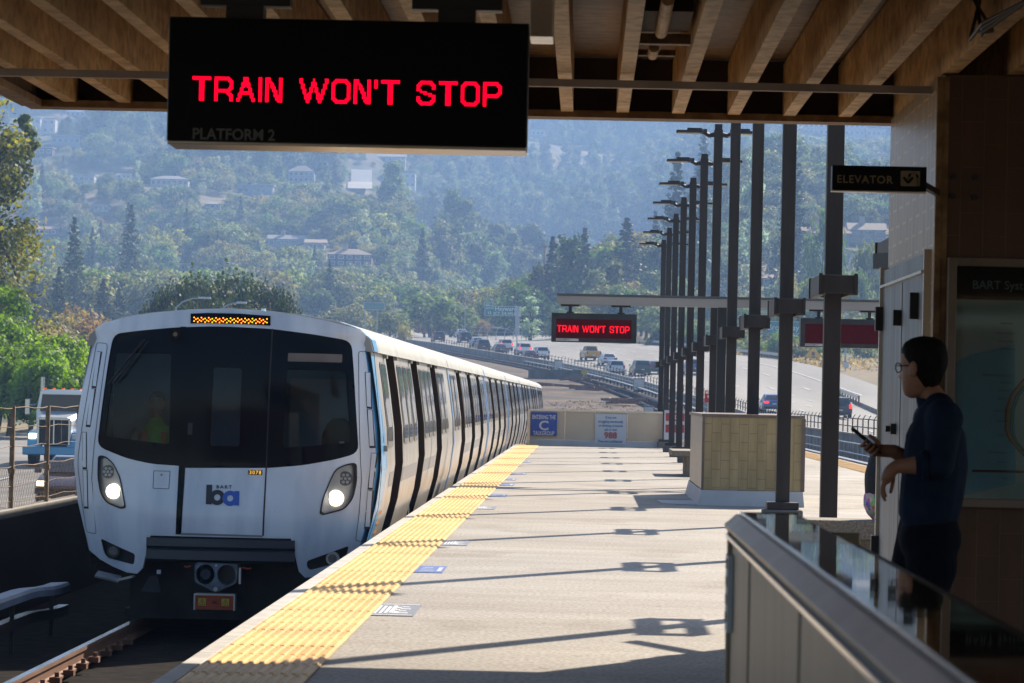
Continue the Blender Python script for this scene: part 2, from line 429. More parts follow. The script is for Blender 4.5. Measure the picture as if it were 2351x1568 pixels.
def crown(kind, rx, h, k, per, leaf, seed, **kw):
    nr = np.random.RandomState(seed)
    c, r = conifer(rx, h, nr, **kw) if kind == 'conifer' else blobs(kind, rx, h, k, nr)
    V, n = leaf_cloud(c, r, per, leaf, nr, squash=.6 if kind == 'conifer' else .78, up=.2)
    return cloud_mesh('crown', V, n), c
def trunk_mb(c, h, r, seed, n=7, low=.0, bend=.05):
    rr = random.Random(seed); mb = MB(); top = h * .72
    pts = [Vector((h * bend * math.sin(t * 2.2) * rr.uniform(.5, 1), h * bend * .5 * math.sin(t * 3), top * t)) for t in (0, .25, .5, .75, 1)]
    mb.tube(pts, [r * 1.25, r, r * .75, r * .5, r * .2], 7)
    for i in range(n):
        e = Vector(c[rr.randrange(len(c))]); s = pts[rr.choice((1, 2, 3))]
        mb.tube([s, s.lerp(e, .5) + Vector((0, 0, h * .03)), e], [r * .4, r * .26, r * .08], 5)
    return mb
L_oak = leafmat('oak_leaves', (0.041, 0.070, 0.020), (0.109, 0.152, 0.041))
L_olive = leafmat('olive_leaves', (0.087, 0.109, 0.032), (0.232, 0.232, 0.072))
L_bright = leafmat('bright_leaves', (.055, .095, .018), (.17, .22, .045), var=.18)
L_euc = leafmat('gum_leaves', (0.065, 0.094, 0.043), (0.174, 0.203, 0.087))
L_conif = leafmat('conifer_needles', (0.026, 0.046, 0.026), (0.065, 0.094, 0.043), trans=.2)
L_gold = leafmat('golden_leaves', (.15, .125, .045), (.30, .25, .09))
L_near = leafmat('near_tree_leaves', (.014, .026, .007), (.06, .085, .018), var=.06, trans=.3)
L_silver = leafmat('silver_leaves', (0.145, 0.189, 0.123), (0.319, 0.377, 0.246))
M_bark = pm('bark', (.05, .038, .028), (.13, .10, .075), scale=3, rough=.95, stretch=(1, 1, .2), bump=.02)

PROTO = {}
def proto(key, kind, rx, h, k, per, leaf, seed, mat, tr=.3, **kw):
    me, c = crown(kind, rx, h, k, per, leaf, seed, **kw); me.materials.append(mat)
    tb = trunk_mb(c, h, tr, seed) if kind != 'bush' else None
    tm = None
    if tb:
        tm = bpy.data.meshes.new('trunk'); tm.from_pydata(tb.v, [], tb.f); tm.materials.append(M_bark)
    PROTO[key] = (me, tm, h, rx)
for i, (mt, s_) in enumerate(((L_oak, 1), (L_olive, 2), (L_oak, 3), (L_bright, 4), (L_euc, 5))):
    proto('round%d' % i, 'round', 6, 9.5, 42, 46, .62, s_, mt)
for i, (mt, s_) in enumerate(((L_euc, 21), (L_oak, 22), (L_euc, 23))):
    proto('tall%d' % i, 'tall', 6, 19, 60, 42, .72, s_, mt)
proto('conifer0', 'conifer', 5, 24, 0, 9, .55, 31, L_conif); proto('conifer1', 'conifer', 4.2, 20, 0, 9, .5, 32, L_conif)
proto('near0', 'round', 6, 9.5, 66, 150, .36, 61, L_near); proto('poplar0', 'poplar', 2.6, 16, 46, 44, .42, 41, L_silver); proto('gold0', 'round', 4.2, 6.5, 30, 50, .42, 42, L_gold)
proto('bush0', 'bush', 2.6, 3.0, 26, 44, .34, 43, L_bright); proto('bush1', 'bush', 2.4, 2.4, 26, 44, .34, 44, L_olive)
proto('bush2', 'bush', 2.6, 3.2, 26, 44, .34, 45, L_oak); proto('bush3', 'bush', 1.2, 1.3, 16, 40, .16, 46, L_gold)
def plant(key, x, y, s, label, group, cat='tree', name=None, z=None, rz=None, sz=1.0, mat=None):
    me, tm, h, rx = PROTO[key]
    nm = name or {'r': 'broadleaf_tree', 't': 'gum_tree', 'c': 'conifer_tree', 'p': 'poplar_tree', 'g': 'golden_tree', 'b': 'bush', 'n': 'broadleaf_tree'}[key[0]]
    z = (H(x, y) - .3) if z is None else z
    if tm is None:
        o = bpy.data.objects.new(nm, me); C.objects.link(o)
    else:
        o = bpy.data.objects.new(nm, None); C.objects.link(o)
        for pn, pmh in (('crown', me), ('trunk', tm)):
            ch = bpy.data.objects.new(pn, pmh); C.objects.link(ch); ch.parent = o
    o.location = (x, y, z); o.rotation_euler = (0, 0, rnd.uniform(0, 6.28) if rz is None else rz); o.scale = (s, s, s * sz)
    return tag(o, label, cat, group)

def hit(px, py, y0=80, y1=3200):       # where the line of sight meets the land
    d = ray(px, py); y = y0
    while y < y1:
        p = EYE + d * (y / d.y)
        if p.z <= H(p.x, p.y): return p
        y += 3
    return None
M_stucco = [pm('pale_stucco', (.62, .60, .56), (.52, .50, .46), scale=.8, rough=.9), pm('blue_grey_siding', (.34, .40, .44), (.28, .33, .37), scale=.8, rough=.9),
            pm('tan_stucco', (.42, .35, .27), (.36, .30, .23), scale=.8, rough=.9), pm('brown_siding', (.15, .09, .065), (.11, .07, .05), scale=.8, rough=.9)]
M_roof = [pm('clay_roof', (.34, .20, .14), (.26, .15, .11), scale=2, rough=.9), pm('grey_roof', (.30, .29, .28), (.22, .21, .21), scale=2, rough=.9),
          pm('tan_shingle_roof', (.40, .32, .24), (.32, .25, .19), scale=2, rough=.9), pm('white_roof', (.62, .62, .62), (.52, .52, .52), scale=2, rough=.8)]
M_win = pm('house_window_glass', (.10, .13, .16), rough=.08, spec=.8)
M_trim = pm('white_trim', (.7, .7, .68), rough=.6)
CLEAR = []
def house(x0, x1, yt, yb, label, wall=0, roof=1, kind='gable', nwin=4, floors=1, depth=9, chimney=False, rz=0.0, name='hillside_house', yy=None):
    pc = (x0 + x1) / 2
    p = hit(pc, yb) if yy is None else at(pc, yb, yy)
    if p is None: return
    y = p.y; wd = (x1 - x0) * y / 8000; ht = (yb - yt) * y / 8000
    z0 = p.z
    wh = ht * (.95 if kind == 'flat' else .66)
    root = thing(name, label, 'house', (p.x, y, z0), rz, 'houses on the hillside')
    mb = MB(); mb.bb((-wd / 2, 0, -6), (wd / 2, depth, wh)); mb.build('wall', M_stucco[wall], root)
    mb = MB()
    if kind == 'flat': mb.bb((-wd / 2 - .5, -.5, wh + .003), (wd / 2 + .5, depth + .5, wh + .35))
    elif kind == 'hip':
        e = .6; q = min(depth / 2, wd * .35)
        b_ = [(-wd / 2 - e, -e, wh), (wd / 2 + e, -e, wh), (wd / 2 + e, depth + e, wh), (-wd / 2 - e, depth + e, wh)]
        t_ = [(-wd / 2 + q, depth / 2, ht), (wd / 2 - q, depth / 2, ht)]
        mb.add(b_ + t_, [(0, 1, 5, 4), (1, 2, 5), (2, 3, 4, 5), (3, 0, 4), (3, 2, 1, 0)])
    elif kind == 'gable':      # ridge across the view
        e = .5
        mb.add([(-wd / 2 - e, -e, wh - .1), (wd / 2 + e, -e, wh - .1), (wd / 2 + e, depth + e, wh - .1), (-wd / 2 - e, depth + e, wh - .1), (-wd / 2 - e, depth / 2, ht), (wd / 2 + e, depth / 2, ht)],
               [(0, 1, 5, 4), (2, 3, 4, 5), (1, 2, 5), (3, 0, 4), (3, 2, 1, 0)])
    else:                      # front gable facing the line
        e = .5
        mb.add([(-wd / 2 - e, -e, wh - .1), (wd / 2 + e, -e, wh - .1), (0, -e, ht), (-wd / 2 - e, depth + e, wh - .1), (wd / 2 + e, depth + e, wh - .1), (0, depth + e, ht)],
               [(0, 2, 5, 3), (1, 4, 5, 2), (3, 5, 4), (0, 3, 4, 1)])
        g = MB(); g.add([(-wd / 2, -.02, wh), (wd / 2, -.02, wh), (0, -.02, ht - .35)], [(0, 1, 2)]); g.build('gable_wall', M_stucco[wall], root)
    rf = mb.build('roof', M_roof[roof], root)
    if chimney:
        c_ = MB(); c_.bb((-wd * .12 - .7, depth * .4, wh), (-wd * .12 + .7, depth * .4 + 1.2, ht + 1.6)); c_.build('chimney', M_stucco[2], rf)
    fh = wh / floors
    for f in range(floors):
        for i in range(nwin):
            cx = -wd / 2 + wd * (i + .5) / nwin; cz = fh * (f + .55); ww = min(1.7, wd / nwin * .55); hh = min(1.5, fh * .5)
            m1 = MB(); m1.bb((cx - ww / 2 - .12, -.05, cz - hh / 2 - .12), (cx + ww / 2 + .12, .0, cz + hh / 2 + .12)); fr = m1.build('window', M_trim, root)
            m2 = MB(); m2.bb((cx - ww / 2, -.09, cz - hh / 2), (cx + ww / 2, -.052, cz + hh / 2)); m2.build('pane', M_win, fr)
    CLEAR.append((p.x / y, (wd / 2 + 1) / y, y, z0, ht))
    return root
house(50, 92, 268, 306, 'tall white box house highest at the far left of the hill', 0, 3, 'flat', 3, 2)
house(96, 126, 270, 308, 'white and rust coloured house beside the highest white box house', 0, 0, 'flat', 2, 2)
house(118, 184, 310, 336, 'low pale house with wide flat white roof, far left of the hill', 1, 3, 'flat', 5)
house(70, 120, 338, 356, 'small dark sided house with thin white roof under the low pale house', 3, 3, 'flat', 3)
house(168, 216, 400, 422, 'low white house left of the hazy dark conifers', 0, 3, 'flat', 4)
house(345, 432, 402, 428, 'long white house with hipped grey roof above the train cab', 0, 1, 'hip', 7)
house(545, 626, 424, 450, 'pale blue box house below the twin cypresses', 1, 3, 'flat', 6)
house(662, 720, 379, 420, 'two storey blue house with tan eaves left of the dark cypress', 1, 2, 'hip', 5, 2)
house(846, 930, 352, 372, 'long tan roofed house under the right half of the big black sign', 2, 2, 'gable', 6)
house(880, 953, 393, 434, 'pale two storey house with flat blue grey roof right of the steep street', 0, 1, 'flat', 6, 2)
house(614, 700, 538, 568, 'grey sided house with grey gable roof halfway up the slope', 1, 1, 'gable', 5, chimney=True)
house(700, 745, 548, 572, 'small cream annex right of the grey gable house', 0, 2, 'gable', 2)
house(752, 852, 570, 612, 'dark brown two storey house with tan hipped roof', 3, 2, 'hip', 5, 2, chimney=True)
house(415, 437, 606, 622, 'tiny shed with bright white roof among the oaks', 1, 3, 'flat', 2)
house(66, 130, 518, 540, 'half hidden house with rust coloured roof at the left', 3, 0, 'gable', 4)
house(1220, 1250, 297, 314, 'small white house high on the hazy slope right of the big sign', 0, 3, 'flat', 3)
house(1416, 1502, 572, 604, 'white villa with red tiled front gable among dark trees', 0, 0, 'front', 4)
house(1838, 1962, 559, 612, 'white villa with arched front gable and red roof between two poles', 0, 0, 'front', 3, chimney=True)
house(1832, 1950, 520, 562, 'grey blue house with tiled roof and chimney behind the white villa', 1, 0, 'gable', 4, chimney=True)
house(1950, 2032, 510, 560, 'tan house with stepped grey gable roof beside the tiled wall', 2, 2, 'gable', 3, 2, chimney=True)
house(1975, 2032, 590, 640, 'low brown roofed house under the tan house', 1, 2, 'hip', 3)
house(1752, 1800, 630, 655, 'small pink roofed house low between two poles', 0, 0, 'hip', 3)
house(1845, 1985, 280, 312, 'long pale apartment house high under the canopy edge', 0, 1, 'flat', 12, 2, name='apartment_house')
house(1700, 1742, 285, 306, 'pale house high on the hill between two poles', 1, 3, 'flat', 4)
house(1990, 2034, 296, 318, 'white flat roofed house beside the pale apartment house', 0, 3, 'flat', 4)
house(1640, 1668, 660, 690, 'small white house behind the station beam', 0, 0, 'hip', 2)
house(446, 520, 236, 262, 'flat roofed house half behind the left end of the black sign', 2, 3, 'flat', 6)
house(150, 195, 250, 268, 'grey roofed house just under the canopy at upper left', 1, 1, 'gable', 4)
house(268, 300, 396, 412, 'small cream house between two hazy conifers on the left slope', 0, 2, 'gable', 3)
house(1010, 1046, 322, 338, 'small white house right of centre high on the slope', 0, 3, 'flat', 3)
house(470, 505, 462, 480, 'small grey roofed house in the trees above the train', 1, 1, 'hip', 3)
house(955, 990, 520, 536, 'small house with red brown roof near the valley', 0, 0, 'gable', 3)
house(215, 248, 470, 486, 'small white house low on the far left slope', 0, 3, 'flat', 3)
# the steep street
p1, p2 = hit(826, 444), hit(830, 398)
mb = MB(); k = 14; vs = []
for i in range(k + 1):
    t = i / k; x, y = p1.x + (p2.x - p1.x) * t, p1.y + (p2.y - p1.y) * t; hw = 5.6
    for s_ in (-hw, hw): vs.append((x + s_, y, max(H(x - hw, y), H(x, y), H(x + hw, y)) + .5))
mb.add(vs, [(2 * i, 2 * i + 1, 2 * i + 3, 2 * i + 2) for i in range(k)])
st = mb.build('hill_street', pm('pale_concrete_road', (.42, .40, .37), (.36, .34, .31), scale=.3, rough=.9), fix=False); st['kind'] = 'structure'
CLEAR.append((p1.x / p1.y, 7 / p1.y, p1.y, p1.z, 1.5)); CLEAR.append((p2.x / p2.y, 7 / p2.y, p2.y, p2.z - 6, 4))

def blocked(x, y, r, top):      # would this tree stand in a house, or hide it from the line?
    for (s_, hw, yh, zh, ht) in CLEAR:
        if abs(x / y - s_) < hw + r * .75 / y:
            if yh - 9 < y < yh + 16: return True
            if y < yh and (top - 1.36) / y > (zh + .12 * ht - 1.36) / yh and yh - y < 420: return True
    return False
rs = random.Random(5); cand = []
y = 640.0
while y < 2750:
    stp = 8.5 if y < 1500 else 10.5
    x = -.17 * y - 12
    while x < .13 * y + 12:
        X = x + rs.uniform(-4, 4); Y = y + rs.uniform(-4, 4)
        ph = X / Y * 8000 + 1345
        o_ = X - uc(Y)
        if (Y < 780 and -10 < o_ < 46): x += stp; continue
        # grassy breaks on the slope
        g = math.sin(X / 47 + 2.1) + math.sin(Y / 83 + X / 130) + math.sin((X - Y) / 61 + .6)
        if g > 1.9 and Y > 900: x += stp; continue
        t = rs.random(); zone = math.sin(X / 80 + Y / 170) + .8 * math.sin(X / 37 - Y / 60)
        if 1000 < ph < 1700 and Y > 1100: k = 'tall%d' % rs.randrange(3) if t < .6 else 'round%d' % rs.choice((0, 2, 4))
        elif zone > .9: k = 'tall%d' % rs.randrange(3)
        elif t < .022: k = 'conifer%d' % rs.randrange(2)
        elif t < .09: k = 'gold0'
        elif t < .12: k = 'poplar0'
        elif t < .26: k = 'round3'
        elif t < .5: k = 'round1'
        else: k = 'round%d' % rs.choice((0, 2, 4))
        s_ = rs.uniform(.62, 1.25) * (1.0 if Y < 1000 else 1.12)
        for q_ in (1, .6, .38, .25):
            if not blocked(X, Y, PROTO[k][3] * s_ * q_, H(X, Y) + PROTO[k][2] * s_ * q_ * .93): cand.append((X, Y, s_ * q_, k)); break
        x += stp
    y += stp
# nearest ones that show stand as trees of their own, the rest as one wood
cand.sort(key=lambda c: c[1])
LBL = {'round0': 'dark rounded oak on the hazy slope beyond the motorway', 'round1': 'olive green rounded tree on the hazy slope beyond the motorway', 'round2': 'dense dark oak on the hazy slope beyond the motorway',
       'round3': 'bright yellow green rounded tree on the hazy slope', 'round4': 'dusty green gum tree with a rounded crown on the hazy slope', 'tall0': 'tall dusty gum tree on the hazy slope', 'tall1': 'tall dark oak on the hazy slope',
       'tall2': 'tall ragged gum tree on the hazy slope', 'conifer0': 'tall dark conifer among the oaks of the hazy slope', 'conifer1': 'slim dark conifer among the oaks of the hazy slope', 'poplar0': 'silvery upright poplar on the hazy slope', 'gold0': 'small golden brown tree on the hazy slope'}
near = [c for c in cand if c[1] < 1100][:270]
nearset = set(id(c) for c in near)
for X, Y, s_, k in near: plant(k, X, Y, s_, LBL[k], LBL[k].replace('tree', 'trees').split(' on ')[0].split(' among ')[0] + ' scattered on the slope')
rest = [c for c in cand if id(c) not in nearset]
print('TREES', len(near), len(rest))
keys = sorted(set(c[3] for c in rest))
me = bpy.data.meshes.new('wood_points'); me.from_pydata([(c[0], c[1], H(c[0], c[1]) - .4) for c in rest], [], [])
for nm, ty, dat in (('idx', 'INT', [keys.index(c[3]) for c in rest]), ('scl', 'FLOAT', [c[2] for c in rest]), ('rot', 'FLOAT', [rs.uniform(0, 6.28) for c in rest])):
    a_ = me.attributes.new(nm, ty, 'POINT'); a_.data.foreach_set('value', dat)
wood = bpy.data.objects.new('hillside_wood', me); C.objects.link(wood); wood['kind'] = 'stuff'
ng = bpy.data.node_groups.new('wood', 'GeometryNodeTree')
ng.interface.new_socket('Geometry', in_out='INPUT', socket_type='NodeSocketGeometry'); ng.interface.new_socket('Geometry', in_out='OUTPUT', socket_type='NodeSocketGeometry')
gi = ng.nodes.new('NodeGroupInput'); go = ng.nodes.new('NodeGroupOutput')
ip = ng.nodes.new('GeometryNodeInstanceOnPoints'); ip.inputs['Pick Instance'].default_value = True
gg = ng.nodes.new('GeometryNodeGeometryToInstance')
for k in reversed(keys):
    po = bpy.data.objects.new('crown_source', PROTO[k][0])       # data only, never linked to the scene
    oi = ng.nodes.new('GeometryNodeObjectInfo'); oi.inputs['Object'].default_value = po; oi.inputs['As Instance'].default_value = True
    ng.links.new(oi.outputs['Geometry'], gg.inputs[0]) if False else None
    if k == keys[-1]: src = []
    src.append(oi)
jn = ng.nodes.new('GeometryNodeJoinGeometry')
for oi in src: ng.links.new(oi.outputs['Geometry'], jn.inputs[0])
def attr(nm, ty):
    a_ = ng.nodes.new('GeometryNodeInputNamedAttribute'); a_.data_type = ty; a_.inputs[0].default_value = nm; return a_
ai, as_, ar = attr('idx', 'INT'), attr('scl', 'FLOAT'), attr('rot', 'FLOAT')
cx_ = ng.nodes.new('ShaderNodeCombineXYZ')
ng.links.new(ar.outputs['Attribute'], cx_.inputs[2]); ng.links.new(gi.outputs[0], ip.inputs['Points']); ng.links.new(jn.outputs[0], ip.inputs['Instance'])
ng.links.new(ai.outputs['Attribute'], ip.inputs['Instance Index']); ng.links.new(as_.outputs['Attribute'], ip.inputs['Scale']); ng.links.new(cx_.outputs[0], ip.inputs['Rotation'])
ng.links.new(ip.outputs[0], go.inputs[0])
md = wood.modifiers.new('wood', 'NODES'); md.node_group = ng
# ---------------------------------------------------------------- platform
PX0, PX1, PY1 = -1.98, 6.2, 99.0
def brick(name, c1, c2, mortar, bw, rh, ms, rough=.5, vert=False, coord='Object', rot=None, off=.5, bump=.004):
    m, n, b = _nt(name); tc = n.nodes.new('ShaderNodeTexCoord'); sx_ = n.nodes.new('ShaderNodeSeparateXYZ'); mp = n.nodes.new('ShaderNodeCombineXYZ')
    n.links.new(tc.outputs['Object'], sx_.inputs[0]); n.links.new(sx_.outputs[2], mp.inputs[0]); n.links.new(sx_.outputs[1 if rot == 'zy' else 0], mp.inputs[1])
    br = n.nodes.new('ShaderNodeTexBrick'); br.inputs['Scale'].default_value = 1; br.inputs['Brick Width'].default_value = bw; br.inputs['Row Height'].default_value = rh
    br.inputs['Mortar Size'].default_value = ms; br.inputs['Color1'].default_value = col(c1); br.inputs['Color2'].default_value = col(c2); br.inputs['Mortar'].default_value = col(mortar)
    br.offset = off; br.inputs['Bias'].default_value = -.2
    n.links.new(mp.outputs[0], br.inputs['Vector'])
    no = n.nodes.new('ShaderNodeTexNoise'); no.inputs['Scale'].default_value = 2.5; no.inputs['Detail'].default_value = 7
    mpn = n.nodes.new('ShaderNodeMapping'); mpn.inputs['Scale'].default_value = (3, 3, .5); n.links.new(tc.outputs['Object'], mpn.inputs[0]); n.links.new(mpn.outputs[0], no.inputs[0])
    mr = n.nodes.new('ShaderNodeMapRange'); mr.inputs[1].default_value = .3; mr.inputs[2].default_value = .7; mr.inputs[3].default_value = .72; mr.inputs[4].default_value = 1.12
    mx = n.nodes.new('ShaderNodeMix'); mx.data_type = 'RGBA'; mx.blend_type = 'MULTIPLY'; mx.inputs[0].default_value = 1
    n.links.new(no.outputs[0], mr.inputs[0]); n.links.new(br.outputs[0], mx.inputs[6]); n.links.new(mr.outputs[0], mx.inputs[7]); n.links.new(mx.outputs[2], b.inputs['Base Color'])
    b.inputs['Roughness'].default_value = rough
    bp = n.nodes.new('ShaderNodeBump'); bp.inputs['Distance'].default_value = bump; bp.invert = True; n.links.new(br.outputs['Fac'], bp.inputs['Height']); n.links.new(bp.outputs[0], b.inputs['Normal'])
    return m
# worn concrete: broad cross-wise wear bands, fine aggregate, a few joints
m, n, b = _nt('platform_concrete')
tc = n.nodes.new('ShaderNodeTexCoord')
def nz(scale, st=(1, 1, 1), det=6):
    mp = n.nodes.new('ShaderNodeMapping'); mp.inputs['Scale'].default_value = st; no = n.nodes.new('ShaderNodeTexNoise'); no.inputs['Scale'].default_value = scale; no.inputs['Detail'].default_value = det
    n.links.new(tc.outputs['Object'], mp.inputs[0]); n.links.new(mp.outputs[0], no.inputs[0]); return no.outputs[0]
def ramp(src, p0, c0, p1, c1):
    r_ = n.nodes.new('ShaderNodeValToRGB'); r_.color_ramp.elements[0].position = p0; r_.color_ramp.elements[0].color = col(c0); r_.color_ramp.elements[1].position = p1; r_.color_ramp.elements[1].color = col(c1); n.links.new(src, r_.inputs[0]); return r_.outputs[0]
def mul(a, c, f=1.0):
    x = n.nodes.new('ShaderNodeMix'); x.data_type = 'RGBA'; x.blend_type = 'MULTIPLY'; x.inputs[0].default_value = f; n.links.new(a, x.inputs[6]); n.links.new(c, x.inputs[7]); return x.outputs[2]
a1 = ramp(nz(.5, (.35, 1, 1)), .35, (.335, .30, .26), .65, (.43, .395, .35))
a2 = ramp(nz(1.6, (.35, 1, 1)), .36, (.84, .82, .79), .60, (1, 1, 1))
a3 = ramp(nz(38, (1, .4, 1), 4), .38, (.66, .66, .66), .60, (1.10, 1.10, 1.10))
a4 = ramp(nz(.22, (1, .6, 1), 3), .45, (.9, .88, .85), .6, (1, 1, 1))
vs_ = n.nodes.new('ShaderNodeTexVoronoi'); vs_.inputs['Scale'].default_value = 2.2; n.links.new(tc.outputs['Object'], vs_.inputs[0])
a5 = ramp(vs_.outputs['Distance'], .045, (.35, .33, .31), .075, (1, 1, 1)); a6 = ramp(nz(.9, (1, .5, 1), 8), .56, (1, 1, 1), .64, (.80, .77, .73))
n.links.new(mul(mul(mul(mul(mul(a1, a2), a3, .8), a4), a5, .75), a6), b.inputs['Base Color']); b.inputs['Roughness'].default_value = .68
bp = n.nodes.new('ShaderNodeBump'); bp.inputs['Distance'].default_value = .002; n.links.new(nz(160, det=2), bp.inputs['Height']); n.links.new(bp.outputs[0], b.inputs['Normal'])
M_plat = m
M_conc = pm('weathered_concrete', (.30, .275, .24), (.40, .375, .34), scale=1.5, rough=.9, bump=.004, bscale=30)
M_concd = pm('dirty_concrete', (.09, .085, .08), (.17, .16, .15), scale=1.2, rough=.95, bump=.006, bscale=18)
M_agg = pm('exposed_aggregate', (.20, .17, .13), (.36, .32, .26), scale=60, rough=.9, bump=.003, bscale=60, detail=2)
M_coping = pm('edge_coping_concrete', (.42, .39, .35), (.56, .53, .48), scale=3, rough=.85, bump=.003, bscale=30)
mb = MB()
mb.bb((PX0 + .105, -30, -.22), (PX1 - .105, PY1, 0)); o = mb.build('platform', M_plat); o['kind'] = 'structure'
mb = MB()
mb.bb((PX0 + .9, -30, -1.4), (PX1 - .9, PY1 - .5, -.223)); o = mb.build('platform_base', M_concd); o['kind'] = 'structure'
mb = MB(); y = -30
while y < PY1:
    for (xa, xb) in ((PX0, PX0 + .102), (PX1 - .102, PX1)):
        mb.bb((xa, y + .004, -.25), (xb, min(y + 3.0, PY1) - .004, .003))
    y += 3.0
o = mb.build('platform_edge', M_coping, bevel=.008); o['kind'] = 'structure'
# joints across the slab
mb = MB()
for y in (15.4, 52.0, 74.0): mb.bb((PX0 + .72, y, 0), (PX1 - .72, y + .012, .0035))
o = mb.build('expansion_joint', pm('joint_filler', (.10, .09, .08), rough=.9)); o['kind'] = 'structure'
# tactile strip: ribbed tiles
M_yel = pm('yellow_tactile_tile', (.62, .34, .05), (.76, .46, .10), scale=1.3, rough=.55, bump=.0012, bscale=90, detail=9, lo=.42, hi=.58)
def tactile(xa, xb, y0, y1, name, label):
    mb = MB(); nrib = 11; wd = xb - xa; y = y0; k = 0
    while y < y1:
        L = min(.61, y1 - y)
        prof = [(xa, .006)]
        for i in range(nrib):
            c = xa + wd * (i + .5) / nrib; r_ = wd / nrib
            prof += [(c - r_ * .30, .008), (c - r_ * .17, .019), (c + r_ * .17, .019), (c + r_ * .30, .008)]
        prof.append((xb, .006))
        dz = .001 * math.sin(k * 2.4); e = .005
        ring = lambda yy, s_: [(px_, yy, pz * s_ + dz) for px_, pz in prof]
        mb.loft([ring(y + e, .35), ring(y + e + .02, 1), ring(y + L - e - .02, 1), ring(y + L - e, .35)], cap=False, closed=False)
        y += .61; k += 1
    o = mb.build(name, M_yel, fix=False); tag(o, label, 'warning strip')
tactile(PX0 + .11, PX0 + .11 + .585, -6, PY1 - .3, 'tactile_strip', 'long ribbed yellow warning strip along the platform edge beside the train')
tactile(PX1 - .11 - .585, PX1 - .11, 8, PY1 - .3, 'tactile_strip', 'ribbed yellow orange warning strip on the far right platform edge')
# floor stickers
M_stick = [pm('grey_sticker', (.16, .165, .19), (.22, .22, .25), scale=4, rough=.45), pm('blue_sticker', (.05, .11, .36), (.09, .15, .40), scale=4, rough=.4)]
M_wht = pm('white_print', (.75, .75, .75), rough=.5)
sps = [(905, 1399, 108, 0), (983, 1306, 76, 1), (1045, 1246, 62, 0), (1112, 1165, 52, 0), (1140, 1137, 46, 1), (1158, 1112, 44, 1), (1165, 1100, 40, 1), (1190, 1087, 36, 1), (1203, 1060, 32, 1)]
SL = ['nearest grey floor sticker with white worn print beside the yellow strip', 'second nearest floor sticker, blue bordered, beside the yellow strip', 'third floor sticker, grey, crossed by a thin pole shadow', 'fourth floor sticker from the camera, grey', 'fifth floor sticker from the camera, blue',
      'sixth floor sticker from the camera, blue', 'seventh floor sticker from the camera, blue', 'eighth floor sticker from the camera, blue', 'farthest blue floor sticker by the yellow strip']
for (px, py, wpx, kk), lb in zip(sps, SL):
    p = on(px, py, .006); wd = wpx * p.y / 8000; L = wd * 4.0
    t = thing('floor_sticker', lb, 'sticker', (p.x, p.y, 0), 0, 'floor stickers beside the yellow strip')
    mb = MB(); mb.bb((-wd / 2, -L / 2, 0), (wd / 2, L / 2, .0045)); mb.build('sticker_sheet', M_stick[kk], t)
    mb = MB()
    if kk == 0:
        mb.bb((-wd * .46, -L * .46, .005), (wd * .46, -L * .42, .006)); mb.bb((-wd * .46, L * .42, .005), (wd * .46, L * .46, .006))
        for i in range(5): mb.bb((-wd * .36 + i * wd * .1, -L * (.36 - .03 * i), .005), (-wd * .31 + i * wd * .11, L * (.34 - .04 * (i % 3)), .006))
        for i in range(4): mb.bb((wd * .02, -L * .3 + i * L * .17, .005), (wd * (.34 - .06 * (i % 2)), -L * .24 + i * L * .17, .006))
    else:
        for i in range(3): mb.bb((-wd * .2, -L * .28 + i * L * .24, .005), (wd * (.2 - .04 * i), -L * .24 + i * L * .24, .006))
        for i in range(6): mb.bb((wd * (.3 + .022 * i), -L * .3, .005), (wd * (.312 + .022 * i), L * .28, .006))
    mb.build('print', M_wht, t)

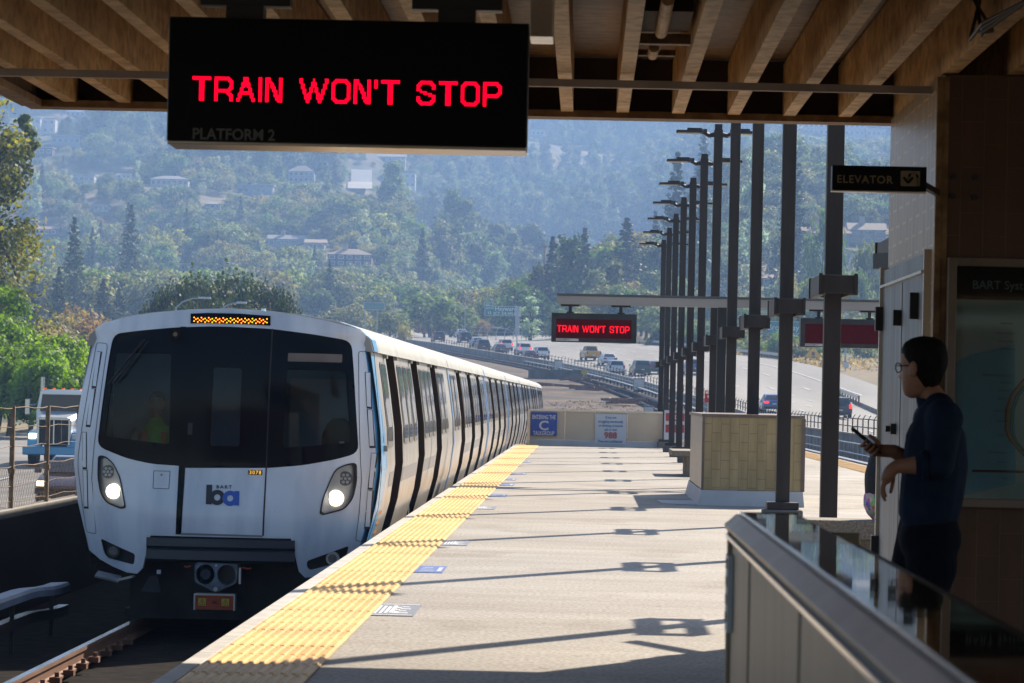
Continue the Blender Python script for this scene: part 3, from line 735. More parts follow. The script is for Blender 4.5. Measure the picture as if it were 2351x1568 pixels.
# ---------------------------------------------------------------- lamp posts
M_post = pm('bronze_painted_steel', (.034, .028, .026), (.05, .042, .038), scale=2, rough=.5, metal=.1, spec=.25, stretch=(4, 4, .5))
M_black = pm('black_paint', (.018, .018, .02), rough=.45)
M_led = pm('lamp_lens', (.55, .55, .5), rough=.35)
M_galv = pm('galvanised_steel', (.42, .43, .44), (.55, .56, .57), scale=6, rough=.4, metal=.8)
def lamp_post():
    t = thing('lamp_post', '', 'lamp post', (0, 0, 0), 0, 'double headed lamp posts down the middle of the platform')
    mb = MB(); mb.bb((-.076, -.076, .10), (.076, .076, 6.10)); mb.bb((-.065, -.065, 6.10), (.065, .065, 6.2)); mb.build('post', M_post, t, bevel=.006)
    mb = MB(); mb.bb((-.22, -.22, 0), (.22, .22, .17)); mb.build('footing', M_concd, t, bevel=.02)
    mb = MB(); mb.bb((-.175, -.175, .172), (.175, .175, .25)); mb.build('base_shroud', M_post, t, bevel=.006)
    # junction collar: front and rear plates, flanges and box sides
    mb = MB()
    for sx in (-1, 1):
        mb.bb((sx * .140, -.66, 2.325), (sx * .160, .66, 2.495)); mb.bb((sx * .138, -.71, 2.315), (sx * .172, -.665, 2.505)); mb.bb((sx * .138, .665, 2.315), (sx * .172, .71, 2.505))
        mb.bb((sx * .100, -.66, 2.318), (sx * .1605, .66, 2.3245))
    mb.bb((-.137, -.70, 2.33), (.137, -.67, 2.49)); mb.bb((-.137, .67, 2.33), (.137, .70, 2.49))
    mb.build('collar', M_post, t, bevel=.003)
    mb = MB(); mb.bb((-.139, -.03, 2.38), (-.0765, .03, 2.44)); mb.bb((.0765, -.03, 2.38), (.139, .03, 2.44)); mb.build('collar_bracket', M_black, t)
    for sx in (-1, 1):
        mb = MB(); mb.tube([(sx * .06, 0, 6.02), (sx * .16, 0, 6.0), (sx * .26, 0, 6.05), (sx * .34, 0, 6.07)], [.045, .04, .03, .035], 8)
        mb.box((sx * .30, 0, 6.075), (.2, .11, .07)); mb.build('arm', M_black, t)
        mb = MB(); mb.box((sx * .50, 0, 6.06), (.48, .30, .045)); mb.box((sx * .42, 0, 6.10), (.26, .2, .05)); hd = mb.build('lamp_head', M_black, t, bevel=.012)
        mb = MB(); mb.box((sx * .52, 0, 6.031), (.38, .22, .01)); mb.build('lamp_lens', M_led, hd)
    return t
ORD = ['nearest', 'second', 'third', 'fourth', 'fifth', 'sixth', 'seventh', 'eighth', 'ninth', 'tenth', 'eleventh', 'twelfth']
lp = lamp_post()
for i in range(12):
    Y = 24.0 + 7.4 * i; X = 2.2 + .0008 * (Y - 31)
    lb = 'dark square lamp post hidden behind the elevator wall' if i == 0 else '%s dark square lamp post in the row, counted from the camera' % ORD[i - 1]
    o = lp if i == 0 else dup(lp)
    o.location = (X, Y, 0); o['label'] = lb

# ---------------------------------------------------------------- sign beam and message signs
M_beam = pm('grey_beam_paint', (.34, .32, .31), (.42, .40, .39), scale=2, rough=.55, stretch=(.4, 1, 1))
M_beamd = pm('blue_grey_cap', (.10, .115, .14), rough=.5)
YB = 55.0
t = thing('sign_gantry', 'T shaped grey beam on a dark post carrying two message signs', 'gantry', (2.12, YB, 0))
mb = MB(); mb.bb((-.07, -.07, 0), (.07, .07, 2.83)); mb.build('post', M_black, t)
mb = MB(); mb.bb((-2.6, -.11, 2.83), (2.62, .11, 2.965)); mb.build('beam', M_beam, t, bevel=.004)
mb = MB(); mb.bb((-2.61, -.13, 2.967), (2.63, .13, 3.0)); mb.build('beam_cap', M_beamd, t)
def glyphs():
    G = {}
    G['T'] = ['###########'] * 2 + ['    ###    '.replace('###', '###')] * 12
    G['T'] = ['###########'] * 2 + ['    ###    '] * 12
    G['R'] = ['######### ', '##########', '###    ###'[:10], '###     ##', '###     ##', '###     ##', '###    ###', '######### ', '######### ', '###   ### ', '###    ###', '###     ##', '###     ##', '###     ##']
    G['R'] = ['######### ', '##########', '##      ###', '##       ##', '##       ##', '##       ##', '##      ###', '########## ', '#########  ', '##     ### ', '##      ###', '##       ##', '##       ##', '##       ##']
    G['A'] = ['    ####    ', '    ####    ', '   ######   ', '   ###### ', '   ## ##   ', '   ##  ##  ', '  ##   ##  ', '  ##   ##  ', ' ######### ', ' ######### ', ' ##     ## ', '##       ##', '##       ##', '##       ##']
    G['A'] = ['    ###    ', '    ###    ', '    ###    ', '   #####   ', '   #####   ', '   ## ##   ', '  ##   ##  ', '  ##   ##  ', '  #######  ', ' ######### ', ' ##     ## ', ' ##     ## ', '##       ##', '##       ##']
    G['I'] = ['##'] * 14
    G['N'] = ['###     ##', '###     ##', '####    ##', '## ##   ##', '## ##   ##', '## ###  ##', '##  ##  ##', '##  ### ##', '##   ## ##', '##   ## ##', '##   #####', '##    ####', '##    ####', '##     ###']
    G['W'] = ['##      #      ##', '##      #      ##', '##     ###     ##', ' ##    ###    ## ', ' ##    ###    ## ', ' ##   ## ##   ## ', '  ##  ## ##  ##  ', '  ##  ## ##  ##  ', '  ## ##   ## ##  ', '   ####   ####   ', '   ####   ####   ', '   ####   ####   ', '    ##     ##    ', '    ##     ##    ']
    G['O'] = ['  #######  ', ' ######### ', '###     ###'] + ['##       ##'] * 8 + ['###     ###', ' ######### ', '  #######  ']
    G["'"] = ['##'] * 5 + ['  '] * 9
    G['S'] = ['  #######  ', ' ######### ', '###     ###', '##       ##', '##       ##', '###        ', '  ####     ', '    #####  ', '       ####', '##       ##', '##       ##', '###     ###', ' ######### ', '  #######  ']
    G['P'] = ['#########  ', '########## ', '##      ###', '##       ##', '##       ##', '##       ##', '##      ###', '########## ', '#########  '] + ['##         '] * 5
    G[' '] = ['        '] * 14
    return G
GL = glyphs()
def led_text(s_, x0, ztop, pitch, r_, y, mat, parent, n_=8, name='led_lettering', width=None):
    cols = []; x = 0
    for ch in s_:
        g = GL[ch]; wd = max(len(r) for r in g)
        for r, row in enumerate(g):
            for c, q in enumerate(row):
                if q == '#': cols.append((x + c, r))
        x += wd + (2 if ch != ' ' else 0)
    px_ = (width / x) if width else pitch
    mb = MB()
    for c, r in cols: mb.disc((x0 + c * px_, y, ztop - r * pitch), r_, 'y', n_)
    return mb.build(name, mat, parent, fix=False)
M_ledred = em('red_led', (1.0, .0, .018), 2.2)
M_ledfar = em('red_led_far', (1.0, .0, .015), 1.5)
M_scr = pm('unlit_message_screen', (.09, .002, .008), (.11, .003, .010), scale=30, rough=.55, spec=.12)
M_case = pm('dark_sign_case', (.028, .03, .036), (.045, .047, .052), scale=5, rough=.4, metal=.3)
M_mesh = pm('steel_mesh', (.30, .36, .42), rough=.4, metal=.7)
def msg_sign(x, label, lit):
    t = thing('message_sign', label, 'sign', (x, YB, 0), 0, 'message signs hanging from the station beam')
    mb = MB(); mb.bb((-.67, -.16, 2.235), (.67, .16, 2.69)); c = mb.build('case', M_case, t, bevel=.006)
    mb = MB(); mb.bb((-.595, -.166, 2.30), (.59, -.162, 2.60)); mb.build('screen', M_scr, t)
    mb = MB(); mb.bb((-.595, -.168, 2.252), (-.24, -.162, 2.29)); lbp = mb.build('platform_plate', M_galv, t)
    text_mesh('plate_lettering', 'PLATFORM 2' if lit else 'PLATFORM 1', .034, M_case, lbp, (-.585, -.170, 2.258), ext=.0008)
    if lit: led_text("TRAIN WON'T STOP", -.575, 2.495, .0078, .0034, -.1675, M_ledfar, t, 6, width=1.15)
    for sx in (-.38, .42):
        mb = MB(); mb.cyl((sx, 0, 2.69), (sx, 0, 2.83), .028); mb.box((sx, 0, 2.815), (.3, .08, .03)); mb.box((sx, 0, 2.705), (.12, .1, .02)); mb.build('hanger', M_black, t)
    mb = MB()
    for k in range(14):
        a_ = -.25 + k * .034
        for j in range(3):
            z_ = 2.70 + j * .043
            mb.bar((a_, -.09, z_), (a_ + .017, -.09, z_ + .0215), .006, .004); mb.bar((a_ + .017, -.09, z_ + .0215), (a_ + .034, -.09, z_), .006, .004)
            mb.bar((a_, -.09, z_ + .043), (a_ + .017, -.09, z_ + .0215), .006, .004); mb.bar((a_ + .017, -.09, z_ + .0215), (a_ + .034, -.09, z_ + .043), .006, .004)
    mb.build('mesh_guard', M_mesh, t)
msg_sign(.105, 'far message sign lit with red train warning, left end of the beam', True)
msg_sign(4.02, 'unlit message sign with plain dark red screen, right end of the beam', False)

# near sign
YN = 13.0
pA, pB = at(385, 180, YN), at(1212, 203, YN)
cxs = (pA.x + pB.x) / 2; hw = (pB.x - pA.x) / 2
zt, zb = at(800, 45, YN).z, at(800, 337.5, YN).z
t = thing('message_sign', 'large black overhead sign close to the camera with glowing red train warning', 'sign', (cxs, YN, 0), R(.45))
M_signblk = pm('sign_black_acrylic', (.004, .004, .005), rough=.32, spec=.12)
M_signedge = pm('brushed_aluminium', (.55, .50, .44), (.68, .63, .56), scale=2.5, rough=.3, metal=.85, stretch=(1, 6, 1))
mb = MB(); mb.bb((-hw, 0.01, zb + .012), (hw, .31, zt)); mb.build('case', M_black, t, bevel=.004)
mb = MB(); mb.bb((-hw + .006, 0, zb + .016), (hw - .006, .009, zt - .004)); mb.build('face', M_signblk, t)
mb = MB(); mb.bb((-hw + .003, .012, zb), (hw - .003, .315, zb + .0115)); mb.build('underside_panel', M_signedge, t, bevel=.002)
xl = at(444, 200, YN).x - cxs; xr = at(1162, 200, YN).x - cxs; zl0 = at(800, 184, YN).z
led_text("TRAIN WON'T STOP", xl, zl0, .00655, .0026, -.0008, M_ledred, t, 10, width=xr - xl)
text_mesh('lettering', 'PLATFORM 2', .0585, pm('grey_print', (.12, .115, .105), rough=.5), t, (at(441, 320, YN).x - cxs, -.002, at(441, 319, YN).z), bold=.0012, ext=.001, sx=.93)
for sx in (-.40, .40):
    mb = MB(); mb.cyl((sx, .16, zt), (sx, .16, zt + .35), .035); mb.box((sx, .16, zt + .08), (.34, .1, .045)); mb.box((sx, .16, zt + .03), (.14, .14, .05)); mb.box((sx + .1, .16, zt + .13), (.5, .12, .03)); mb.build('hanger', M_black, t)

# ---------------------------------------------------------------- canopy
m, n, b = _nt('weathered_canopy_steel')
tc = n.nodes.new('ShaderNodeTexCoord')
c_a = ramp(nz(1.6, (1, .5, 1)), .36, (.19, .10, .035), .62, (.33, .20, .085)); c_b = ramp(nz(9, (1, 1.6, 1)), .38, (.62, .55, .48), .60, (1.05, 1.05, 1.05)); c_c = ramp(nz(30, (1, .3, 1), 3), .3, (.8, .78, .75), .6, (1, 1, 1))
n.links.new(mul(mul(c_a, c_b), c_c), b.inputs['Base Color']); b.inputs['Roughness'].default_value = .6
M_canopy = m
m, n, b = _nt('canopy_joist_paint')
tc = n.nodes.new('ShaderNodeTexCoord')
c_a = ramp(nz(2.2, (1, .7, 1)), .36, (.50, .31, .13), .62, (.72, .48, .24)); c_b = ramp(nz(14, (1, .6, 1)), .36, (.66, .6, .54), .58, (1.05, 1.05, 1.05))
n.links.new(mul(c_a, c_b), b.inputs['Base Color']); b.inputs['Roughness'].default_value = .6
M_joist = m
M_deckd = pm('dark_canopy_fascia_back', (.045, .022, .012), (.07, .035, .02), scale=2, rough=.8)
ZC, YC0, YC1 = 3.06, -20.0, 21.06
CXL, CXR = -3.42, 7.6
t = thing('platform_canopy', 'weathered brown steel canopy with close joists over the platform', 'canopy', (2, 3, 3))
Lc = (2, 3, 3)
mb = MB(); mb.bb((CXL, YC0, ZC + .36), (CXR, YC1 + .05, ZC + .42)); mb.build('deck', M_canopy, t, rel=Lc)
mb = MB()
k = 0; x = CXL + .25
while x < CXR - .1: mb.bb((x, YC0, ZC + .335), (x + .025, YC1 - .1, ZC + .362)); x += .3333
mb.build('deck_ribs', M_canopy, t, rel=Lc)
mb = MB(); mb.bb((CXL, YC1 - .02, ZC + .035), (CXR, YC1 + .05, ZC + .355)); mb.build('fascia', M_deckd, t, rel=Lc)
mb = MB(); mb.bb((CXL, YC1 - .12, ZC - .012), (CXR, YC1 + .10, ZC + .030)); mb.bb((CXL - .02, YC0, ZC - .012), (CXL + .10, YC1 - .125, ZC + .030)); mb.build('bottom_flange', M_canopy, t, rel=Lc)
mb = MB(); mb.bb((CXL, YC0, ZC + .035), (CXL + .05, YC1 - .03, ZC + .35)); mb.build('side_fascia', M_canopy, t, rel=Lc)
xj = at(1941, 250, 20.9).x; x = xj
while x > CXL + .3: x -= .3335
while x < CXR - .2:
    mb = MB(); mb.bb((x - .037, YC0, ZC + .02), (x + .037, YC1 - .03, ZC + .334)); mb.build('joist', M_joist, t, rel=Lc)
    x += .3335
yb = 16.9 * 1.09
mb = MB(); mb.bb((CXL + .06, yb, ZC - .055), (1.79, yb + .05, ZC - .015)); mb.build('cross_channel', pm('grey_channel', (.33, .28, .27), (.42, .36, .33), scale=3, rough=.6), t, rel=Lc)
# fixtures between two joists
t = thing('ceiling_light', 'rusty tube light on a bracket between the canopy joists', 'light fitting', (at(1520, 60, 16.5).x, 16.5, ZC))
mb = MB(); mb.box((0, 0, .14), (.27, .9, .1)); mb.build('housing', M_deckd, t)
mb = MB(); mb.cyl((0, -1.2, .06), (0, .2, .06), .03); mb.cyl((-.02, .9, .06), (-.02, 1.3, .06), .027); mb.build('tube', M_joist, t)
mb = MB(); mb.box((0, .52, .06), (.30, .08, .05)); mb.box((0, 1.0, .11), (.04, 1.0, .03)); mb.box((0, 1.5, .09), (.2, .07, .03)); mb.build('bracket', M_canopy, t)
t = thing('junction_box', 'pale metal box under the canopy beside the big sign', 'box', (at(1243, 105, 14.6).x, 14.6, ZC))
mb = MB(); mb.bb((-.05, -.12, -.20), (.05, .2, .03)); mb.build('housing', M_signedge, t, bevel=.006)
mb = MB(); mb.box((-.01, -.12, .06), (.16, .1, .06)); mb.box((-.03, -.14, .0), (.04, .06, .09)); mb.build('clamp', M_black, t)
t = thing('junction_box', 'grey metal box on the canopy near its top right corner', 'box', (at(2230, 20, 13).x, 13.0, ZC))
mb = MB(); mb.bb((-.10, -.15, -.10), (.16, .35, .0)); mb.build('housing', M_beam, t, bevel=.01)
t = thing('conduit', 'bundle of loose cables hanging by the canopy above the elevator wall', 'cable', (at(2300, 60, 15).x, 15, ZC))
mb = MB()
for k in range(3): mb.tube([(.02 * k, 1.2, .2), (.03 - .05 * k, .6, -.02 - .02 * k), (-.06, .2, -.07 + .02 * k), (.08, -.3, .02), (.3, -.6, .12)], .009, 6)
mb.build('cables', M_black, t)

# ---------------------------------------------------------------- elevator enclosure
XE, YE0, YE1 = 1.797, 18.05, 20.95
M_tile = brick('cream_wall_tile', (.42, .33, .20), (.37, .29, .17), (.5, .4, .27), .235, .118, .004, rough=.3, rot='zx', bump=.003)
M_tileside = brick('cream_side_tile', (.40, .31, .20), (.35, .27, .17), (.62, .50, .34), .20, .2, .007, rough=.35, rot='zy', off=.5)
M_tiledk = brick('brown_glazed_tile', (.10, .038, .018), (.08, .032, .015), (.15, .08, .04), .118 * 2, .118, .0022, rough=.4, rot='zx', off=.5)
M_ss = pm('stainless_door', (.10, .12, .145), (.21, .235, .26), scale=2, rough=.45, metal=.5, stretch=(6, 6, .35), bump=.002, bscale=4)
t = thing('elevator_enclosure', 'tiled elevator enclosure with a cream side wall and brown front wall', 'elevator', (XE, YE0, 0)); Le = (XE, YE0, 0)
mb = MB(); mb.bb((XE, YE0 + .004, 0), (XE + .03, YE1, ZC + .01)); mb.build('side_wall', M_tileside, t, rel=Le)
mb = MB(); mb.bb((XE + .033, YE0, 0), (XE + 4.5, YE0 + .18, ZC + .012)); mb.build('front_wall', M_tiledk, t, rel=Le)
mb = MB(); mb.bb((XE - .012, YE0 - .012, 0), (XE + .02, YE0 + .03, ZC)); mb.bb((XE + .021, YE0 - .008, 0), (XE + .05, YE0 - .001, ZC)); mb.build('corner_trim', M_canopy, t, rel=Le)
mb = MB(); mb.bb((XE + .033, YE1 - .18, 0), (XE + 4.5, YE1, ZC + .012)); mb.build('rear_wall', M_tiledk, t, rel=Le)
dz_ = at(2030, 640, 20.8).z; 
mb = MB(); mb.bb((XE - .03, YE0 + .33, 0), (XE - .002, YE1 - .06, 2.16)); dr = mb.build('door', M_ss, t, rel=Le)
mb = MB(); mb.bb((XE - .05, YE0 + .30, 2.055), (XE - .031, YE1 - .06, 2.07)); mb.bb((XE - .036, YE0 + .29, 0), (XE - .0, YE0 + .325, 2.18)); mb.bb((XE - .05, YE1 - .055, 0), (XE, YE1 - .01, 2.18)); mb.build('door_frame', M_signedge, t, rel=Le)
mb = MB(); mb.bb((XE - .033, (YE0 + YE1) / 2 + .12, 0), (XE - .0305, (YE0 + YE1) / 2 + .13, 2.05)); mb.build('door_seam', M_black, dr, rel=Le)
for (px, py0, py1, yy) in ((2114, 672, 733, 18.7), (2034, 705, 760, 20.9), (2034, 1230, 1290, 20.9), (2076, 712, 748, 19.7)):
    mb = MB(); z1, z0 = at(px, py0, yy).z, at(px, py1, yy).z; mb.bb((XE - .075, yy - .03, z0), (XE - .031, yy + .03, z1)); mb.build('hinge', M_black, dr, rel=Le)
mb = MB(); zz = at(2068, 985, 19.9).z; mb.bb((XE - .06, 19.86, zz - .03), (XE - .031, 19.98, zz + .03)); mb.cyl((XE - .06, 19.92, zz), (XE - .085, 19.92, zz), .018); mb.build('handle', M_black, dr, rel=Le)
for (px, py) in ((2188, 405), (2240, 407), (2186, 450), (2238, 453), (2369, 430)):
    p = at(px, py, YE0); 
    if px < 2351:
        mb = MB(); mb.cyl((p.x, YE0 - .02, p.z), (p.x, YE0 + .0, p.z), .016, n=8); mb.build('anchor_bolt', M_black, t, rel=Le)
# elevator sign
ys_ = 17.0; a_, b_ = at(1911, 382, ys_), at(2127, 436, ys_)
t = thing('elevator_sign', 'black sign reading elevator with curved arrow, projecting from the tiled wall', 'sign', ((a_.x + b_.x) / 2, ys_, 0))
hw_ = (b_.x - a_.x) / 2; za, zb_ = at(2019, 381, ys_).z, at(2019, 438, ys_).z
mb = MB(); mb.bb((-hw_, 0, zb_), (hw_, .09, za)); mb.build('panel', M_signblk, t, bevel=.003)
mb = MB(); mb.bb((-hw_, .004, zb_ - .006), (hw_, .088, zb_ - .001)); mb.build('bottom_lip', M_signedge, t)
M_gold = pm('tan_print', (.26, .20, .12), rough=.6)
text_mesh('lettering', 'ELEVATOR', .0535, M_gold, t, (at(1921, 400, ys_).x - (a_.x + b_.x) / 2, -.002, at(2019, 421, ys_).z), bold=.0008, ext=.001, sx=.98, space=1.12)
mb = MB(); c_ = at(2090, 410, ys_); cx_ = c_.x - (a_.x + b_.x) / 2; mb.prism(rounded([(-.047, -.037), (.047, -.037), (.047, .037), (-.047, .037)], .006), lambda u, v, q: (cx_ + u, q, c_.z + v), -.0022, -.0002); mb.build('arrow_plate', M_gold, t)
mb = MB(); pth = [(.036, -.037), (.036, .005), (.03, .02), (.016, .028), (.0, .024), (-.008, .01), (-.010, -.018)]
for q, (u, v) in enumerate(pth[:-1]): u2, v2 = pth[q + 1]; mb.bar((cx_ + u, -.0035, c_.z + v), (cx_ + u2, -.0035, c_.z + v2), .010, .002) if abs(u2 - u) > abs(v2 - v) else mb.bar((cx_ + u, -.0035, c_.z + v), (cx_ + u2, -.0035, c_.z + v2), .002, .010)
mb.bar((cx_ - .034, -.0035, c_.z + .006), (cx_ - .010, -.0035, c_.z - .022), .002, .011); mb.bar((cx_ + .012, -.0035, c_.z + .006), (cx_ - .010, -.0035, c_.z - .022), .002, .011)
mb.build('arrow', M_signblk, t)
mb = MB(); mb.bar((hw_ - .05, .09, (za + zb_) / 2), (XE - (a_.x + b_.x) / 2 + .01, 1.12, (za + zb_) / 2), .03); mb.build('bracket', M_black, t)
# small sign on the far side of the enclosure
p_ = at(2022, 600, 22.5)
t = thing('platform_sign', 'small dark sign edge sticking out behind the tiled wall', 'sign', (p_.x, 22.5, 0))
mb = MB(); mb.add([(-.05, 0, p_.z - .05), (-.05, 0, p_.z + .05), (.34, -.9, p_.z - .05), (.34, -.9, p_.z + .05), (-.02, .06, p_.z - .05), (-.02, .06, p_.z + .05), (.37, -.84, p_.z - .05), (.37, -.84, p_.z + .05)],
                 [(0, 1, 3, 2), (4, 6, 7, 5), (0, 4, 5, 1), (2, 3, 7, 6), (0, 2, 6, 4), (1, 5, 7, 3)]); mb.build('panel', M_case, t)
# map case on the front wall
ym = YE0 - .10; a_, b_ = at(2178, 590, ym), at(2460, 1170, ym)
t = thing('map_case', 'framed system map case on the dark brown tiled wall', 'map case', (a_.x, YE0, 0)); Lm = (a_.x, YE0, 0)
M_frame = pm('bronze_frame', (.16, .12, .10), (.22, .17, .14), scale=3, rough=.45, metal=.4)
mb = MB(); fw = .045; x0, x1, z1, z0 = a_.x, b_.x, a_.z, b_.z
mb.bb((x0, ym, z0), (x0 + fw, YE0 - .002, z1)); mb.bb((x1 - fw, ym, z0), (x1, YE0 - .002, z1)); mb.bb((x0 + fw, ym, z1 - fw), (x1 - fw, YE0 - .002, z1)); mb.bb((x0 + fw, ym, z0), (x1 - fw, YE0 - .002, z0 + fw)); mb.build('frame', M_frame, t, rel=Lm, bevel=.004)
mb = MB(); mb.bb((x0 + fw, ym + .05, z0 + fw), (x1 - fw, YE0 - .01, z1 - fw)); mp_ = mb.build('map_sheet', pm('map_paper', (.66, .70, .66), (.58, .66, .62), scale=3, rough=.6), t, rel=Lm)
zh = at(2190, 686, ym).z
mb = MB(); mb.bb((x0 + fw, ym + .045, zh), (x1 - fw, ym + .049, z1 - fw)); mb.build('map_header', M_signblk, mp_, rel=Lm)
text_mesh('title_lettering', 'BART System Map', .062, pm('grey_title', (.40, .40, .38), rough=.5), mp_, (at(2234, 660, ym).x - Lm[0], ym + .043 - Lm[1], at(2234, 662, ym).z), bold=.0006, ext=.0008, sx=.98)
def mline(pts, wd, c, nm='map_line', y=.044):
    mb = MB(); q = [at(px, py, ym + y) for px, py in pts]
    for i in range(len(q) - 1):
        dv = (q[i + 1] - q[i]).normalized(); nv = Vector((-dv.z, 0, dv.x)) * wd / 2; e = dv * wd * .3
        mb.quad(q[i] - nv - e, q[i + 1] - nv + e, q[i + 1] + nv + e, q[i] + nv - e)
    return mb.build(nm, c, mp_, rel=Lm, fix=False)
lc = [pm('map_red', (.45, .04, .05)), pm('map_yellow', (.6, .45, .04)), pm('map_blue', (.04, .16, .4)), pm('map_green', (.05, .3, .12)), pm('map_ink', (.03, .035, .05)), pm('map_water', (.14, .56, .72))]
route = [(2351, 870), (2322, 905), (2310, 940), (2308, 985), (2318, 1010), (2340, 1035), (2360, 1055)]
for i in range(4): mline([(x_ + i * 5.5, y_ + i * 1.5) for x_, y_ in route], .0085, lc[i])
water = [(2190, 835), (2225, 815), (2330, 790), (2332, 1110), (2200, 1140)]
mb = MB(); patch(mb, water, lambda u, v, q: at(u, v, ym + .0475), step=40); mb.build('map_bay', lc[5], mp_, rel=Lm, fix=False)
for s_, px, py, sz_ in (('Richmond', 2297, 744, .015), ('El Cerrito del Norte', 2285, 766, .012), ('El Cerrito Plaza', 2292, 785, .012), ('North Berkeley', 2297, 803, .012), ('SAN FRANCISCO', 2256, 864, .020), ('Embarcadero', 2298, 880, .012), ('Montgomery St', 2292, 898, .012), ('Powell St', 2290, 916, .012),
                        ('16th St Mission', 2282, 945, .012), ('Balboa Park', 2288, 968, .012), ('Daly City', 2290, 1000, .014), ('South San Francisco', 2268, 1040, .012), ('San Bruno', 2290, 1062, .012), ('SF Airport (SFO)', 2280, 1082, .012), ('Millbrae', 2300, 1100, .012)):
    if px < 2345:
        q = at(px, py, ym + .043); text_mesh('station_lettering', s_, sz_, lc[2] if 'FRAN' in s_ else lc[4], mp_, (q.x - Lm[0], q.y - Lm[1], q.z), ext=.0004)
mb = MB(); q0, q1 = at(2232, 1078, ym + .044), at(2351, 1086, ym + .044); mb.bb((q0.x, q0.y, q1.z), (q1.x, q0.y + .002, q0.z)); mb.build('map_legend_bar', M_signblk, mp_, rel=Lm)
mb = MB(); mb.bb((x0 + fw, ym + .016, z0 + fw), (x1 - fw, ym + .02, z1 - fw)); mb.build('glass_cover', glassy('case_glass', (.72, .8, .82)), t, rel=Lm)

# ---------------------------------------------------------------- end barrier with signs
M_bar = pm('cream_barrier_panel', (.60, .47, .32), (.70, .57, .41), scale=.9, rough=.5, stretch=(1, 1, .5))
M_curb = pm('white_painted_curb', (.52, .53, .55), (.62, .63, .65), scale=2, rough=.7)
YF = 98.2; zf = at(1360, 942, YF).z; xf0 = at(1216, 980, YF).x; xf1 = 2.1
t = thing('end_barrier', 'cream panelled barrier closing off the far end of the platform', 'barrier', (xf0, YF, 0)); Lf = (xf0, YF, 0)
xs_ = [xf0, at(1297, 980, YF).x, at(1367, 980, YF).x, at(1440, 980, YF).x, xf1 + .4]
for i in range(4):
    mb = MB(); mb.bb((xs_[i] + .008, YF, .17), (xs_[i + 1] - .008, YF + .05, zf - .05)); mb.build('panel', M_bar, t, rel=Lf, bevel=.004)
mb = MB(); mb.bb((xf0 - .05, YF - .03, zf - .049), (xs_[-1], YF + .08, zf)); mb.bb((xf0 - .07, YF - .02, 0), (xf0 + .005, YF + .07, zf - .05)); mb.build('frame', M_signedge, t, rel=Lf)
mb = MB(); mb.bb((xf0 + .01, YF - .05, 0), (xs_[-1], YF + .06, .165)); mb.build('curb', M_curb, t, rel=Lf)
M_sblue = pm('sign_blue', (.008, .07, .46), rough=.4)
M_swhite = pm('sign_white', (.62, .65, .70), rough=.45)
a_, b_ = at(1219, 947, YF - .06), at(1278, 1001, YF - .06); c_ = (a_ + b_) / 2
t = thing('talkgroup_sign', 'blue square sign about entering the C talkgroup on the end barrier', 'sign', (c_.x, YF - .06, 0))
mb = MB(); mb.bb((a_.x - c_.x, 0, b_.z), (b_.x - c_.x, .02, a_.z + .012)); mb.build('panel', M_sblue, t)
text_mesh('lettering', 'ENTERING THE', .165, M_wht, t, (0, -.003, at(1248, 962, YF).z), ext=.001, sx=.58, align='CENTER', bold=.0035)
text_mesh('lettering', 'C', .37, M_wht, t, (0, -.003, at(1248, 987, YF).z), ext=.001, sx=1.1, align='CENTER', bold=.008)
text_mesh('lettering', 'TALKGROUP', .165, M_wht, t, (0, -.003, at(1248, 999, YF).z), ext=.001, sx=.62, align='CENTER', bold=.0035)
a_, b_ = at(1367, 950, YF - .06), at(1437, 1020, YF - .06); c_ = (a_ + b_) / 2
t = thing('helpline_sign', 'white sign with red 988 helpline number on the end barrier', 'sign', (c_.x, YF - .06, 0))
mb = MB(); mb.bb((a_.x - c_.x, 0, b_.z), (b_.x - c_.x, .02, a_.z)); mb.build('panel', M_swhite, t)
for s_, py, sz_, mt in (('If you are', 961, .10, lc[2]), ('struggling emotionally', 970.5, .10, lc[2]), ('or thinking of suicide', 980, .10, lc[2]), ('call or text', 989, .10, lc[2]), ('988', 1006, .24, lc[0]), ('Free and confidential', 1016, .10, lc[2])):
    text_mesh('lettering', s_, sz_, mt, t, (0, -.003, at(1402, py, YF).z), ext=.001, sx=.80 if sz_ < .2 else 1, align='CENTER', bold=.0025 if sz_ < .2 else .008)
# red stop sign boards among the posts
p_ = at(1548, 975, 97); t = thing('warning_sign', 'red and white warning sign between the far lamp posts', 'sign', (p_.x, 97, 0))
mb = MB(); mb.bb((-.28, 0, p_.z - .42), (.32, .02, p_.z + .40)); mb.build('panel', M_swhite, t)
mb = MB()
for z_ in (.2, -.12): mb.bb((-.24, -.004, p_.z + z_ - .1), (.28, -.001, p_.z + z_ + .12))
mb.build('red_band', lc[0], t)
text_mesh('lettering', 'NO', .2, M_wht, t, (0, -.006, p_.z + .14), ext=.001, align='CENTER', bold=.004)
mb = MB(); mb.cyl((0, .04, 0), (0, .04, p_.z + .4), .03); mb.build('post', M_galv, t)
p_ = at(1628, 908, 99.5); t = thing('emergency_phone', 'small red emergency phone sign on a post behind the tiled box', 'phone', (p_.x, 99.5, 0))
mb = MB(); mb.bb((-.13, 0, p_.z - .2), (.13, .04, p_.z + .14)); mb.build('panel', lc[0], t)
mb = MB(); mb.disc((0, -.004, p_.z - .03), .05, 'y', 12); mb.bb((-.10, -.004, p_.z + .05), (.10, -.002, p_.z + .12)); mb.build('symbol', M_wht, t)
mb = MB(); mb.cyl((0, .06, 0), (0, .06, p_.z + .1), .04); mb.build('post', M_galv, t)

